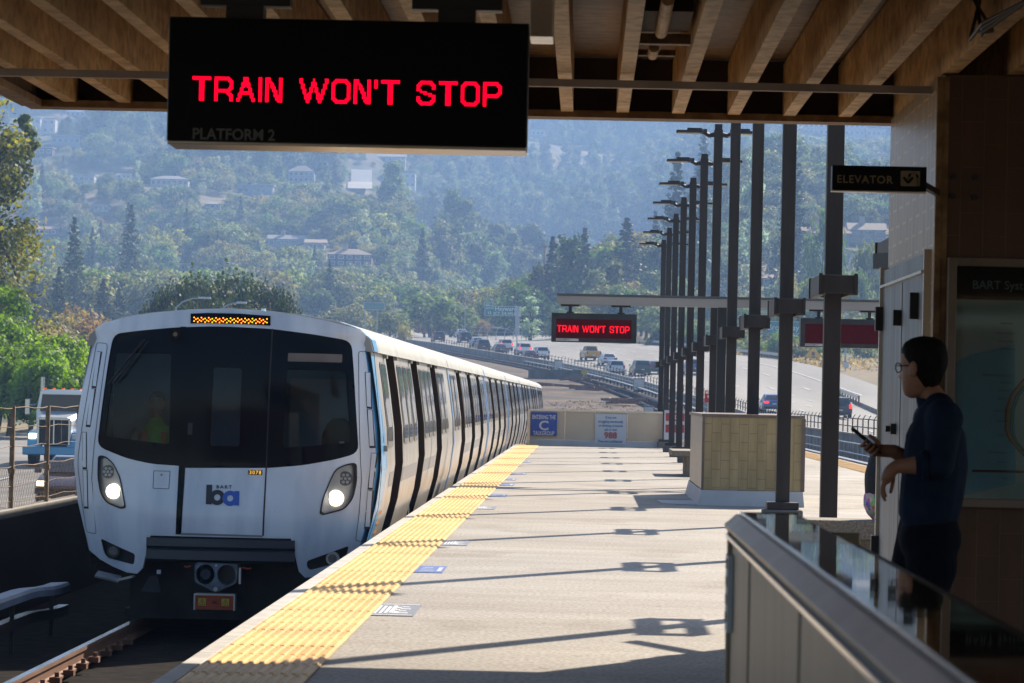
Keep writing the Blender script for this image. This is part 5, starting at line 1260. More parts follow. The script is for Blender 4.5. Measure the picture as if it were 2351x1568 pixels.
# headlights
M_hlh = pm('headlight_housing', (.36, .37, .39), (.48, .49, .50), scale=5, rough=.3, metal=.4)
M_hl = em('lit_headlight', (1.0, .93, .80), 30); M_hl2 = em('lit_headlight_rim', (1.0, .86, .62), 2.0)
M_lens = pm('unlit_lens', (.10, .10, .11), (.2, .2, .2), scale=60, rough=.15, spec=.8)
for HLp, up, lo_, ru, rl in ((HLl, (234, 857), (262, 948), .066, .075), (HLr, (1345, 889), (1302, 980), .072, .080)):
    mb = MB(); patch(mb, HLp, Fm(.035), step=.07); hl = mb.build('headlight', M_hlh, cab, fix=False)
    mb = MB(); inn = [((p[0] - sum(q[0] for q in HLp) / len(HLp)) * .90 + sum(q[0] for q in HLp) / len(HLp), (p[1] - sum(q[1] for q in HLp) / len(HLp)) * .93 + sum(q[1] for q in HLp) / len(HLp)) for p in HLp]
    patch(mb, HLp, Fm(-.006), holes=[inn], step=.1, thick=.045); mb.build('rim', M_tunder, hl, fix=False)
    x, z = fc(*up); y = F(x, z); mb = MB(); mb.cyl((x, y + .03, z), (x, y + .004, z), ru, n=24); mb.build('upper_lamp', M_lens, hl)
    mb = MB()
    for k in range(7):
        a_ = k * 1.0472; rr_ = ru * .56 if k < 6 else 0; mb.disc((x + rr_ * math.cos(a_), y + .002, z + rr_ * math.sin(a_)), ru * .22, 'y', 10)
    mb.build('led_cluster', M_hlh, hl, fix=False)
    x, z = fc(*lo_); y = F(x, z); mb = MB(); mb.cyl((x, y + .03, z), (x, y + .004, z), rl, n=24); mb.build('lower_lamp', M_hl2, hl)
    mb = MB(); mb.disc((x, y + .0, z), rl * .72, 'y', 20); mb.build('bulb', M_hl, hl, fix=False)
for FGp, c_, ring in ((FGl, (258, 1228), M_tunder), (FGr, (1285, 1263), M_hlh)):
    mb = MB(); patch(mb, FGp, Fm(.05), step=.1); fg = mb.build('fog_light_recess', M_black, cab, fix=False)
    x, z = fc(*c_); y = F(x, z); mb = MB(); mb.cyl((x, y + .05, z), (x, y - .005, z), .068, n=20); mb.build('ring', ring, fg)
    mb = MB(); mb.disc((x, y - .007, z), .045, 'y', 16); mb.build('lens', M_lens, fg, fix=False)
# number plate and logo
fpatch('number_plate', [(900, 847), (965, 848), (965, 870), (900, 869)], M_tblack, -.006, step=.1)
x, z = fc(902, 866); text_mesh('number_lettering', '3078', .052, em('amber_digits', (.8, .42, .05), .7), cab, (x + .004, F(x, z) - .010, z), ext=.0008, space=1.22, bold=.0006)
M_navy = pm('logo_navy', (.008, .012, .03), rough=.35); M_lblue = pm('logo_blue', (.03, .12, .55), rough=.35)
def fl(cx, cy): x, z = fc(cx, cy); return (x, F(x, z) - .006, z)
def ringp(name, cx, cy, r0, r1, mat, a0=0, a1=360, off=0):
    mb = MB(); k = 28; x, z = fc(cx, cy); rs_ = []
    for i in range(k + 1):
        a_ = R(a0 + (a1 - a0) * i / k); rs_.append([(x + r_ * math.cos(a_), F(x + r_ * math.cos(a_), z + r_ * math.sin(a_)) - .007 - off, z + r_ * math.sin(a_)) for r_ in (r0, r1)])
    mb.loft(rs_, cap=False, closed=False); return mb
mb = ringp('b', 757, 974, .031, .076, M_navy); patch(mb, poly([(706, 915), (733, 915), (732, 1006), (704, 1005)]), Fm(-.008), step=.04); mb.build('logo_letter_b', M_navy, cab, fix=False)
mb = ringp('a', 817, 978, .031, .076, M_lblue, off=.0006); patch(mb, poly([(837, 944), (860, 945), (859, 1011), (836, 1010)]), Fm(-.0085), step=.04); mb.build('logo_letter_a', M_lblue, cab, fix=False)
x, z = fc(752, 932); text_mesh('logo_lettering', 'BART', .047, M_navy, cab, (x, F(x, z) - .008, z), ext=.0006, space=1.55, bold=.0012)
# bumper beam, coupler, electric head
mb = MB()
prf = [(.0, -.10), (-.05, -.12), (-.06, -.20), (-.03, -.22), (-.05, -.24), (-.06, -.33), (.0, -.36)]
mb.loft([[(x, F(x, -.2) + .03 + a_, z + sh_) for a_, z in prf] for x, sh_ in ((-.74, .0), (-.4, .0), (0, 0), (.4, 0), (.74, 0))]); mb.build('bumper_beam', pm('bumper_black', (.016, .02, .032), rough=.4), cab, smooth='auto')
mb = MB(); mb.bb((-.95, .45, -.95), (.95, 1.2, -.30)); mb.build('nose_underframe', M_tunder, cab)
cx0, cz0 = fc(755, 1335)
M_cpl = pm('coupler_steel', (.16, .20, .26), (.09, .11, .14), scale=14, rough=.45, metal=.5)
hole = lambda cx_: [(cx_ + .092 * math.cos(i * .2618), cz0 + .01 + .10 * math.sin(i * .2618)) for i in range(24)]
mb = MB(); patch(mb, rounded([(cx0 - .215, cz0 + .125), (cx0 + .215, cz0 + .115), (cx0 + .21, cz0 - .07), (cx0 + .07, cz0 - .13), (cx0, cz0 - .175), (cx0 - .07, cz0 - .13), (cx0 - .21, cz0 - .07)], .04), lambda u, v, d: (u, -.12 + d, v), holes=[hole(cx0 - .105), hole(cx0 + .105)], step=.05, thick=.3); cpl = mb.build('coupler', M_cpl, cab, fix=False)
mb = MB(); mb.cyl((cx0 - .105, -.02, cz0 + .01), (cx0 - .105, -.10, cz0 + .01), .088, .05, 20); mb.build('coupling_cone', pm('cone_blue_steel', (.04, .06, .10), (.02, .03, .05), scale=20, rough=.3, metal=.6), cpl)
mb = MB(); mb.disc((cx0 + .105, .02, cz0 + .01), .10, 'y', 24); mb.build('coupling_cup', M_black, cpl, fix=False)
mb = MB(); mb.cyl((cx0, -.125, cz0 - .135), (cx0, -.11, cz0 - .135), .022, n=12); mb.build('coupler_bolt', M_galv, cpl)
mb = MB(); mb.cyl((cx0, -.125, cz0 + .10), (cx0, -.11, cz0 + .10), .012, n=8); mb.build('coupler_bolt', M_galv, cpl)
mb = MB(); mb.box((cx0 + .235, -.05, cz0), (.02, .1, .16)); mb.build('coupler_lug', M_galv, cpl)
mb = MB(); mb.bb((cx0 - .1, .2, cz0 - .08), (cx0 + .1, .9, cz0 + .08)); mb.build('drawbar', M_tunder, cpl)
M_or = pm('orange_red_paint', (.50, .075, .02), (.40, .055, .015), scale=6, rough=.4)
ez = fc(752, 1458)[1]
mb = MB(); mb.bb((cx0 - .20, -.12, ez - .075), (cx0 + .18, .1, ez + .065))
for k in range(5): mb.bb((cx0 - .195, -.128, ez - .066 + k * .030), (cx0 + .175, -.1205, ez - .058 + k * .030))
eh = mb.build('electric_coupler_box', M_or, cab)
mb = MB(); mb.bb((cx0 - .215, -.125, ez - .08), (cx0 - .201, .05, ez + .08)); mb.bb((cx0 + .181, -.125, ez - .08), (cx0 + .195, .05, ez + .08)); mb.bb((cx0 - .2, -.13, ez + .067), (cx0 + .18, .05, ez + .085)); mb.build('end_plate', M_galv, eh)
M_hv = pm('hazard_yellow', (.60, .42, .03), rough=.5)
for q in (-.13, .10):
    mb = MB(); mb.bb((cx0 + q - .038, -.132, ez - .035), (cx0 + q + .038, -.1285, ez + .038)); hv = mb.build('hazard_label', M_hv, eh)
    mb = MB(); c_ = cx0 + q
    for a_, b_ in (((-.030, -.026), (.030, -.026)), ((.030, -.026), (0, .03)), ((0, .03), (-.030, -.026)), ((.006, .014), (-.006, -.004)), ((-.006, -.004), (.006, -.004)), ((.006, -.004), (-.003, -.022))):
        mb.bar((c_ + a_[0], -.133, ez + a_[1]), (c_ + b_[0], -.133, ez + b_[1]), .002, .0035) if abs(a_[0] - b_[0]) < .05 else mb.bar((c_ + a_[0], -.133, ez + a_[1]), (c_ + b_[0], -.133, ez + b_[1]), .003, .003)
    mb.build('bolt_symbol', M_black, hv)
text_mesh('coupler_lettering', 'DC', .036, M_black, eh, (cx0 - .028, -.130, ez - .014), bold=.002)
mb = MB(); mb.tube([(cx0 - .26, -.05, cz0 + .085), (cx0 - .30, -.05, cz0 + .075), (cx0 - .32, -.04, cz0 + .08)], .009, 6); mb.tube([(cx0 + .25, -.05, cz0 + .08), (cx0 + .31, -.05, cz0 + .07), (cx0 + .34, -.04, cz0 + .075)], .010, 6); mb.build('red_cable', M_or, cab)
x, z = fc(480, 1322); mb = MB(); mb.bb((x - .02, .05, z - .02), (x + .02, .06, z + .02)); mb.build('small_label', M_swhite, cab)
mb = MB(); mb.add([(-.78, -.02, -.66), (-.58, -.02, -.66), (-.62, -.0, -.5), (-.70, 0, -.5)], [(0, 1, 2, 3)]); mb.build('wheel_guard', M_tunder, cab)
x, z = fc(240, 1345); mb = MB(); mb.box((x, .1, z), (.24, .2, .02), rx=.2, ry=.2); mb.box((x + .18, .1, z - .01), (.16, .2, .02), ry=-.25); mb.build('collector_shoe', M_galv, cab)

# ---------------------------------------------------------------- rails
M_rail = pm('rail_steel', (.16, .075, .04), (.24, .12, .07), scale=6, rough=.7, metal=.3, stretch=(1, .2, 1))
M_railtop = pm('worn_rail_head', (.45, .48, .52), (.6, .62, .66), scale=3, rough=.18, metal=1.0, stretch=(1, .05, 1))
def rail(name, label, fx, y0, y1, step=6, zoff=.20, cat='rail', group='running rails'):
    t = thing(name, label, cat, (fx(y0), y0, base(y0)), 0, group); L = (fx(y0), y0, base(y0))
    prof = [(-.07, 0), (-.07, .02), (-.012, .04), (-.012, .11), (-.034, .125), (-.034, .155), (.034, .155), (.034, .125), (.012, .11), (.012, .04), (.07, .02), (.07, 0)]
    ys2 = list(np.arange(y0, y1, step))
    mb = MB(); mb.loft([[(fx(y) + a, y, base(y) + zoff - .16 + b_) for a, b_ in prof] for y in ys2]); mb.build('rail_web', M_rail, t, rel=L)
    mb = MB(); mb.loft([[(fx(y) + a, y, base(y) + zoff - .16 + b_) for a, b_ in ((-.030, .156), (-.030, .160), (.030, .160), (.030, .156))] for y in ys2]); mb.build('rail_head', M_railtop, t, rel=L)
rx = lambda o_: (lambda y: uc(y) + o_)
lx = lambda o_: (lambda y: TX + o_ - (max(0, y - 165) ** 2) / 2300)
rail('rail', 'left running rail in front of the train, sunlit at the bottom left corner', lx(-.85), 12, 300)
rail('rail', 'running rail next to the near platform edge, dark under the train', lx(.85), 12, 300)
rail('rail', 'inner running rail of the right hand track curving away', rx(7.0), 40, 560)
rail('rail', 'outer running rail of the right hand track curving away', rx(8.68), 40, 560)
M_tie = pm('dark_tie', (.022, .018, .015), (.045, .036, .03), scale=3, rough=.9)
mb = MB()
for y in np.arange(262, 300, .9): mb.box((lx(0)(y), y, base(y) + .02), (2.6, .28, .06))
o = mb.build('track_tie', M_tie); o['kind'] = 'stuff'
mb = MB()
for y in np.arange(230, 520, 1.3): mb.box((uc(y) + 7.84, y, base(y) + .03), (2.7, .3, .1))
o = mb.build('track_ties', M_tie); o['kind'] = 'stuff'
t = thing('rail_clip', 'rusty rail clips along the left running rail', 'rail clips', (TX - .85, 26.6, -1.1))
for y in np.arange(26.6, 34, .76):
    for s_ in (-.1, .1):
        mb = MB(); mb.box((TX - .85 + s_, y, base(y) + .075), (.09, .12, .05)); mb.cyl((TX - .85 + s_ * 1.1, y, base(y) + .07), (TX - .85 + s_ * 1.1, y, base(y) + .14), .02, n=8); mb.build('clip', M_rail, t, rel=(TX - .85, 26.6, -1.1))
# third rail with cover board
m3 = pm('cover_board', (.10, .13, .18), (.17, .20, .26), scale=2, rough=.5)
t = thing('third_rail', 'pale cover board of the third rail beside the left track', 'third rail', (TX - 1.72, 18, -1.15)); L3 = (TX - 1.72, 18, -1.15)
mb = MB(); wob = lambda y: .05 * sst(29.5, 31.2, y) - .06 * sst(33, 35, y)
mb.loft([[(TX - 1.72 + a, y, -.68 + wob(y) + b_) for a, b_ in ((-.10, .05), (.08, .06), (.10, .03), (.10, -.03), (.085, -.03), (.08, .04), (-.10, .03))] for y in np.arange(20, 36, .5)]); mb.build('cover', m3, t, rel=L3)
mb = MB(); mb.loft([[(TX - 1.68 + a, y, -.90 + wob(y) + b_) for a, b_ in ((-.05, -.05), (-.05, .05), (.05, .05), (.05, -.05))] for y in np.arange(20, 36, .5)]); mb.build('contact_rail', M_railtop, t, rel=L3)
for y in np.arange(20.5, 36, 2.4): mb = MB(); mb.bb((TX - 1.74, y, -1.15), (TX - 1.70, y + .04, -.68)); mb.build('bracket', M_tunder, t, rel=L3)
t = thing('third_rail', 'long third rail cover beside the right hand track', 'third rail', (9.8, 120, -1)); L3 = (9.8, 120, -1)
mb = MB(); mb.loft([[(uc(y) + 9.7 + a, y, base(y) + .42 + b_) for a, b_ in ((-.14, -.02), (-.14, .06), (.14, .06), (.14, -.02))] for y in np.arange(60, 430, 8)]); mb.build('cover', m3, t, rel=L3)
mb = MB()
for y in np.arange(60, 430, 3.2): mb.box((uc(y) + 9.7, y, base(y) + .2), (.12, .16, .36))
mb.build('bracket', M_tunder, t, rel=L3)
# ---------------------------------------------------------------- walls and fences by the tracks
M_wallc = pm('stained_concrete_wall', (.20, .185, .165), (.32, .295, .26), scale=.7, rough=.95, stretch=(1, 1, .3), bump=.006, bscale=12)
def wall_along(name, label, fx, y0, y1, h, th, step=8, mat=M_wallc, cat='wall', extra=None, cap=True):
    t = thing(name, label, cat, (fx(y0), y0, H(fx(y0), y0))); L = tuple(t.location)
    ys2 = list(np.arange(y0, y1, step)); mb = MB()
    hf = h if callable(h) else (lambda y: h)
    zt_ = lambda y: base(y) + hf(y)
    mb.loft([[(fx(y), y, base(y) - 1.6), (fx(y), y, zt_(y)), (fx(y) + th, y, zt_(y)), (fx(y) + th, y, base(y) - 3.5)] for y in ys2]); mb.build('wall', mat, t, rel=L)
    if cap:
        mb = MB(); mb.loft([[(fx(y) - .03, y, zt_(y) + .002), (fx(y) - .03, y, zt_(y) + .08), (fx(y) + th + .03, y, zt_(y) + .08), (fx(y) + th + .03, y, zt_(y) + .002)] for y in ys2]); mb.build('coping', M_conc, t, rel=L)
    return t, L
t, L = wall_along('track_wall', 'long concrete wall with spiked pickets between the right hand track and the motorway', lambda y: uc(y) + 11.05, 60, 640, lambda y: 1.22 - .5 * sst(230, 330, y), .22)
mb = MB()
y = 62.0
while y < 520:
    x, z = uc(y) + 11.15, base(y) + 1.28 - .5 * sst(230, 330, y); w_ = .05 if y < 200 else .07
    mb.bar((x, y, z), (x, y, z + .62), w_, w_ * .6); mb.bar((x, y, z + .62), (x + .10, y, z + .78), w_, w_ * .6); y += 2.7
mb.build('pickets', M_tunder, t, rel=L)
mb = MB()
for zz_ in (.30, .62): mb.loft([[(uc(y) + 11.10, y, base(y) + 1.28 - .5 * sst(230, 330, y) + zz_ - .02), (uc(y) + 11.10, y, base(y) + 1.28 - .5 * sst(230, 330, y) + zz_ + .02), (uc(y) + 11.14, y, base(y) + 1.28 - .5 * sst(230, 330, y) + zz_ + .02), (uc(y) + 11.14, y, base(y) + 1.28 - .5 * sst(230, 330, y) + zz_ - .02)] for y in np.arange(62, 520, 6)])
mb.build('fence_rail', M_tunder, t, rel=L)
# railing on the track side
t = thing('track_railing', 'low grey railing along the right hand track', 'railing', (10.5, 70, -1)); L = (10.5, 70, -1)
for zz_ in (.55, .95):
    mb = MB(); mb.tube([(uc(y) + 10.6, y, base(y) + zz_) for y in np.arange(66, 420, 6)], .03, 6); mb.build('rail', M_galv, t, rel=L)
mb = MB()
for y in np.arange(66, 420, 2.4): mb.cyl((uc(y) + 10.6, y, base(y)), (uc(y) + 10.6, y, base(y) + .95), .028, n=6)
mb.build('stanchions', M_galv, t, rel=L)
for (px, py, yy, s_, lb) in ((1467, 870, 330, 1.3, 'grey relay cabinet beside the curving track, near the post row'), (1282, 828, 400, 1.2, 'dark relay cabinet farther along the curving track'), (1490, 905, 250, .9, 'pale blue cabinet by the track fence')):
    p = at(px, py, yy); t = thing('relay_cabinet', lb, 'cabinet', (p.x, yy, H(p.x, yy)), 0, 'trackside cabinets'); mb = MB(); hh = 1.3; mb.bb((-.4 * s_, -.25, 0), (.4 * s_, .25, hh)); mb.build('housing', M_beamd, t, bevel=.03)
    mb = MB(); mb.bb((-.36 * s_, -.262, hh * .15), (.36 * s_, -.252, hh * .92)); mb.build('door', M_galv, t)
# the debris between the tracks
M_wood = pm('old_timber', (.16, .08, .055), (.26, .14, .10), scale=2, rough=.9, stretch=(4, 4, .5))
def pile(label, px, py, n, sp, seed, ln=2.4):
    p = hit(px, py, 100); r_ = random.Random(seed); t = thing('timber_pile', label, 'timber', (p.x, p.y, H(p.x, p.y)), 0, 'piles of old track timbers')
    for i in range(n):
        mb = MB(); mb.box((r_.uniform(-sp, sp), r_.uniform(-2.5, 2.5), .15 + .18 * r_.random() * 2), (ln, .24, .2), rz=r_.uniform(-.5, .5), ry=r_.uniform(-.08, .08)); mb.build('timber', M_wood, t)
pile('pile of old red brown track timbers left of the post row', 1438, 932, 7, 1.0, 1)
pile('scattered old timbers where the train curves away', 1300, 895, 9, 2.6, 2)
pile('small heap of old timbers in the middle of the ballast', 1370, 902, 5, 1.6, 3)
pile('timbers lying farthest up the ballast by the concrete block', 1330, 878, 4, 1.6, 4)
p = hit(1400, 925, 100); t = thing('scrap_sheet', 'bent pale sheet lying on the ballast beside the timbers', 'scrap', (p.x, p.y, p.z)); mb = MB(); mb.add([(-.9, 0, .1), (.1, -.3, .3), (.9, .1, .15), (.8, .9, .2), (0, .6, .45), (-.8, .8, .15)], [(0, 1, 4, 5), (1, 2, 3, 4)]); mb.build('sheet', M_swhite, t, fix=False)
p = hit(1315, 872, 100); t = thing('concrete_block', 'low dark concrete block with small yellow sign at the track side', 'block', (p.x - 1.5, p.y, H(p.x, p.y))); mb = MB(); mb.bb((-3.2, 0, -.3), (2.6, 3, 1.0)); mb.build('block', M_concd, t)
mb = MB(); mb.add([(2.7, -.1, 1.2), (3.1, -.1, .8), (2.7, -.1, .4), (2.3, -.1, .8)], [(0, 1, 2, 3)]); mb.build('yellow_marker', M_hv, t, fix=False)

# left: wall with wire fence
M_wallp = pm('shade_dark_wall', (.018, .013, .015), (.036, .027, .03), scale=.8, rough=.95, spec=.1, stretch=(1, .5, 1))  # near-black base colour stands in for the shade on this wall
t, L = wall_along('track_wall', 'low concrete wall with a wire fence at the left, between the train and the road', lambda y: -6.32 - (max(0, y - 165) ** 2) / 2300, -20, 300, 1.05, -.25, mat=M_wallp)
M_rust = pm('rusty_post', (.17, .11, .07), (.30, .22, .15), scale=9, rough=.85)
for yy in np.arange(34.0, 60, 2.55):
    mb = MB(); mb.bar((-6.44, yy, base(yy) + .9), (-6.44, yy, base(yy) + 2.28), .05); mb.box((-6.44, yy, base(yy) + 1.55), (.075, .075, .05)); mb.build('fence_post', M_rust, t, rel=L)
mb = MB()
for zz_ in (1.02, 1.2, 1.38, 1.6, 1.82, 2.04, 2.26): mb.tube([(-6.44, y, base(y) + zz_ + .012 * math.sin(y * 3 + zz_ * 9)) for y in np.arange(34, 59.6, .6)], .006 if zz_ in (1.02, 2.26, 1.6) else .004, 4)
for y in np.arange(34, 50, .12):
    mb.bar((-6.44, y, base(y) + .98), (-6.44, y + .62, base(y) + 1.6), .0028); mb.bar((-6.44, y + .62, base(y) + .98), (-6.44, y, base(y) + 1.6), .0028)
for y in np.arange(34, 50, .15): 
    zz_ = base(y) + 1.02; mb.bar((-6.44, y, zz_ - .02), (-6.44, y + .03, zz_ + .03), .005)
mb.build('fence_wire', M_rust, t, rel=L)

# ---------------------------------------------------------------- vehicles
M_tyre = pm('tyre_rubber', (.02, .02, .02), rough=.85); M_rim = pm('wheel_rim', (.35, .35, .36), rough=.3, metal=.8)
M_cglass = pm('car_glass', (.02, .028, .035), rough=.05, spec=.9); M_plate = pm('licence_plate', (.55, .58, .6), rough=.5)
M_brake = em('brake_light', (1, .02, .015), 1.6); M_tail = pm('tail_lamp_red', (.28, .012, .012), rough=.25); M_hlw = em('car_headlight', (1, .82, .5), 4)
PAINT = {}
def paint(n_, c):
    if n_ not in PAINT: PAINT[n_] = pm(n_ + '_car_paint', c, rough=.3, metal=.25, coat=.6)
    return PAINT[n_]
def car(kind, pt, label, loc, rz=0.0, brake=False, s_=1.0, group='cars on the motorway', lights=False):
    t = thing('parked_car' if 0 else 'car', label, 'pickup truck' if kind == 'pickup' else 'car', loc, rz, group); t.scale = (s_,) * 3
    Lh = {'sedan': 2.3, 'suv': 2.3, 'pickup': 2.7}[kind]; wd = {'sedan': .90, 'suv': .93, 'pickup': .98}[kind]; hh = {'sedan': 1.44, 'suv': 1.70, 'pickup': 1.85}[kind]; belt = {'sedan': .93, 'suv': 1.05, 'pickup': 1.15}[kind]
    # the rear is at -y (towards the camera), front at +y
    secs = {'sedan': [(-Lh, .45, .80), (-Lh + .12, .30, belt), (-1.35, .22, belt + .04), (1.0, .22, belt), (Lh - .35, .25, .78), (Lh, .35, .60)],
            'suv': [(-Lh, .45, belt - .05), (-Lh + .1, .30, belt), (-1.2, .22, belt + .02), (1.1, .22, belt), (Lh - .35, .25, .92), (Lh, .35, .70)],
            'pickup': [(-Lh, .55, belt - .02), (-Lh + .05, .42, belt), (-1.2, .35, belt), (1.2, .35, belt + .03), (Lh - .3, .35, belt - .08), (Lh, .45, .9)]}[kind]
    mb = MB(); rings = []
    for (y, z0, z1) in secs:
        k = wd * (.94 if abs(y) > Lh - .05 else 1)
        rings.append([(-k * .92, y, z0), (-k, y, z0 + .15), (-k, y, z1 - .18), (-k * .93, y, z1), (k * .93, y, z1), (k, y, z1 - .18), (k, y, z0 + .15), (k * .92, y, z0)])
    mb.loft(rings)
    gh = {'sedan': [(-1.75, belt, .80), (-1.05, hh - .05, .62), (-.2, hh, .64), (.45, hh - .06, .62), (1.25, belt, .78)], 'suv': [(-2.22, belt, .84), (-1.95, hh - .08, .68), (-.6, hh, .70), (.4, hh - .05, .68), (1.25, belt, .80)],
          'pickup': [(-.75, belt, .86), (-.62, hh - .05, .70), (0, hh, .72), (.75, hh - .05, .70), (1.4, belt, .84)]}[kind]
    mb2 = MB()
    # roof panel and pillars: a solid greenhouse in body colour
    base_ = [(gh[0][0], gh[0][2]), (gh[-1][0], gh[-1][2])]
    top = gh[1:-1]
    lo_r = [(-gh[0][2], gh[0][0], belt - .05), (gh[0][2], gh[0][0], belt - .05)]; 
    mb.loft([[(-gh[0][2], gh[0][0], belt - .06), (gh[0][2], gh[0][0], belt - .06), (gh[0][2], gh[0][0] + .001, belt), (-gh[0][2], gh[0][0] + .001, belt)]] + [[(-gh[0][2], y, belt - .06), (gh[0][2], y, belt - .06), (w_, y, z), (-w_, y, z)] for y, z, w_ in top] + [[(-gh[-1][2], gh[-1][0], belt - .06), (gh[-1][2], gh[-1][0], belt - .06), (gh[-1][2], gh[-1][0] + .001, belt), (-gh[-1][2], gh[-1][0] + .001, belt)]])
    if kind == 'pickup':
        mb.bb((-.93, -2.62, belt - .0), (-.85, -.8, belt + .04)); mb.bb((.85, -2.62, belt - .0), (.93, -.8, belt + .04))
    mb.build('body', pt, t, smooth='auto', bevel=.03)
    def pane(nm, a, b_, ky=.84, off=.02):
        (y0, z0, w0), (y1, z1, w1) = a, b_; d = Vector((0, z1 - z0, -(y1 - y0))).normalized() * off
        if (b_[0] > a[0]) : d = Vector((0, -(z1 - z0), (y1 - y0))).normalized() * off
        m_ = MB(); q = .12
        pa = [(-w0 * ky, y0 + (y1 - y0) * q, z0 + (z1 - z0) * q), (w0 * ky, y0 + (y1 - y0) * q, z0 + (z1 - z0) * q), (w1 * ky, y0 + (y1 - y0) * (1 - q), z0 + (z1 - z0) * (1 - q)), (-w1 * ky, y0 + (y1 - y0) * (1 - q), z0 + (z1 - z0) * (1 - q))]
        m_.quad(*[Vector(p) + d for p in pa]); m_.build(nm, M_cglass, t, fix=False)
    pane('rear_window', gh[0], gh[1]); 
    (y0, z0, w0), (y1, z1, w1) = gh[-1], gh[-2]
    m_ = MB(); d = Vector((0, (z1 - z0), -(y1 - y0))).normalized() * .02; pa = [(-w0 * .86, y0, z0 + .04), (w0 * .86, y0, z0 + .04), (w1 * .86, y1 + .04, z1), (-w1 * .86, y1 + .04, z1)]; m_.quad(*[Vector(p) + d for p in pa]); m_.build('windscreen', M_cglass, t, fix=False)
    for sx in (-1, 1):
        m_ = MB(); a, b_, c_ = gh[0], gh[1], gh[-2]; e = gh[-1]
        m_.quad((sx * (gh[0][2] + .012 - .02), a[0] + .35, belt + .03), (sx * (gh[-1][2] + .012 - .02), e[0] - .3, belt + .03), (sx * (c_[2] + .045), c_[0] - .02, c_[1] - .08), (sx * (b_[2] + .045), b_[0] + .12, b_[1] - .08)); m_.build('side_window', M_cglass, t, fix=False)
        m_ = MB(); zz_ = {'sedan': .78, 'suv': .95, 'pickup': .92}[kind]; hw_ = {'sedan': .20, 'suv': .10, 'pickup': .08}[kind]; hz_ = {'sedan': .08, 'suv': .16, 'pickup': .16}[kind]
        m_.bb((sx * (wd - .06) - sx * hw_ * 2, -Lh - .015, zz_ - hz_), (sx * (wd - .06), -Lh + .12, zz_ + hz_)); m_.build('tail_light', M_brake if brake else M_tail, t, bevel=.015)
        m_ = MB(); m_.bb((sx * (wd - .08) - sx * .26, Lh - .14, .60), (sx * (wd - .1), Lh + .012, .74)); m_.build('headlight', M_hlw if lights else M_plate, t, bevel=.02)
        m_ = MB(); m_.box((sx * (wd + .09), .85, belt + .08), (.2, .1, .14)); m_.build('mirror', pt, t, bevel=.02)
        for wy in (-Lh * .62, Lh * .62):
            r_ = {'sedan': .33, 'suv': .36, 'pickup': .42}[kind]
            m_ = MB(); m_.cyl((sx * (wd - .24), wy, r_), (sx * (wd + .01), wy, r_), r_, n=18); wh = m_.build('wheel', M_tyre, t)
            m_ = MB(); m_.cyl((sx * (wd + .0), wy, r_), (sx * (wd + .02), wy, r_), r_ * .6, n=12); m_.build('rim', M_rim, wh)
    m_ = MB(); m_.bb((-.16, -Lh - .02, .60), (.16, -Lh + .0, .70)); m_.build('licence_plate', M_plate, t)
    m_ = MB(); m_.bb((-wd * .9, -Lh - .03, .30), (wd * .9, -Lh + .2, .46)); m_.bb((-wd * .86, Lh - .2, .28), (wd * .86, Lh + .02, .45)); m_.build('bumper', M_tunder, t, bevel=.03)
    return t
P_ = {'silver': paint('silver', (.56, .62, .72)), 'white': paint('white', (.76, .82, .90)), 'dark': paint('dark_grey', (.035, .03, .032)), 'brown': paint('brown', (.07, .04, .035)), 'blue': paint('blue', (.04, .10, .32)), 'navy': paint('navy', (.015, .025, .06)),
      'green': paint('green', (.02, .06, .055)), 'grey': paint('grey', (.10, .11, .12)), 'maroon': paint('maroon', (.09, .02, .025)), 'yellow': paint('yellow', (.55, .32, .03)), 'slate': paint('slate_blue', (.16, .24, .38))}
CARS = [(1005, 786, 'suv', 'brown', 'dark brown car farthest back on the near motorway lanes', 0), (1058, 776, 'sedan', 'silver', 'silver sedan half hidden behind a dark blue car, far up the motorway', 0), (1066, 787, 'suv', 'navy', 'dark blue car in front of the silver one, far up the motorway', 0),
        (1094, 798, 'sedan', 'slate', 'slate blue sedan beside a dark hatchback, far up the motorway', 0), (1106, 808, 'suv', 'dark', 'dark rounded hatchback next to the slate blue sedan', 0), (1146, 815, 'sedan', 'grey', 'grey sedan by the dark track wall, left of the white cars', 0),
        (1158, 807, 'suv', 'silver', 'silver car with a lit red brake light behind the grey sedan', 1), (1200, 817, 'suv', 'white', 'white car with brake light on, under the green road sign', 1), (1214, 831, 'sedan', 'maroon', 'dark maroon sedan behind the picket fence', 0),
        (1240, 828, 'suv', 'white', 'small white car right of the maroon sedan', 0), (1355, 829, 'pickup', 'yellow', 'pickup truck with a yellow tailgate under the lit message sign', 0), (1394, 841, 'sedan', 'silver', 'pale silver sedan right of the yellow tailgate pickup', 0),
        (1410, 864, 'suv', 'silver', 'silver car behind the picket fence, below the pale sedan', 0), (1469, 864, 'suv', 'green', 'dark green car left of the row of posts', 0), (1501, 860, 'sedan', 'navy', 'navy car touching the far end of the post row', 0),
        (1590, 862, 'suv', 'blue', 'blue car seen between two lamp posts', 0), (1771, 948, 'sedan', 'blue', 'bright blue sedan above the tiled box, between two posts', 1), (1922, 963, 'suv', 'dark', 'dark car half hidden by the nearest lamp post, red light on', 1)]
CSP = []
for px, py, kd, cn, lb, br_ in CARS:
    p = hit(px, py, 215)
    if p is None: continue
    y = p.y; s_ = 1.0; hd = math.atan2(-(uc(y + 4) - uc(y - 4)), 8)
    car(kd, P_[cn], lb, (p.x, y, H(p.x, y) + .06), hd, bool(br_)); CSP.append((px, round(y), round(p.x - uc(y), 1)))
print('CARS', CSP)
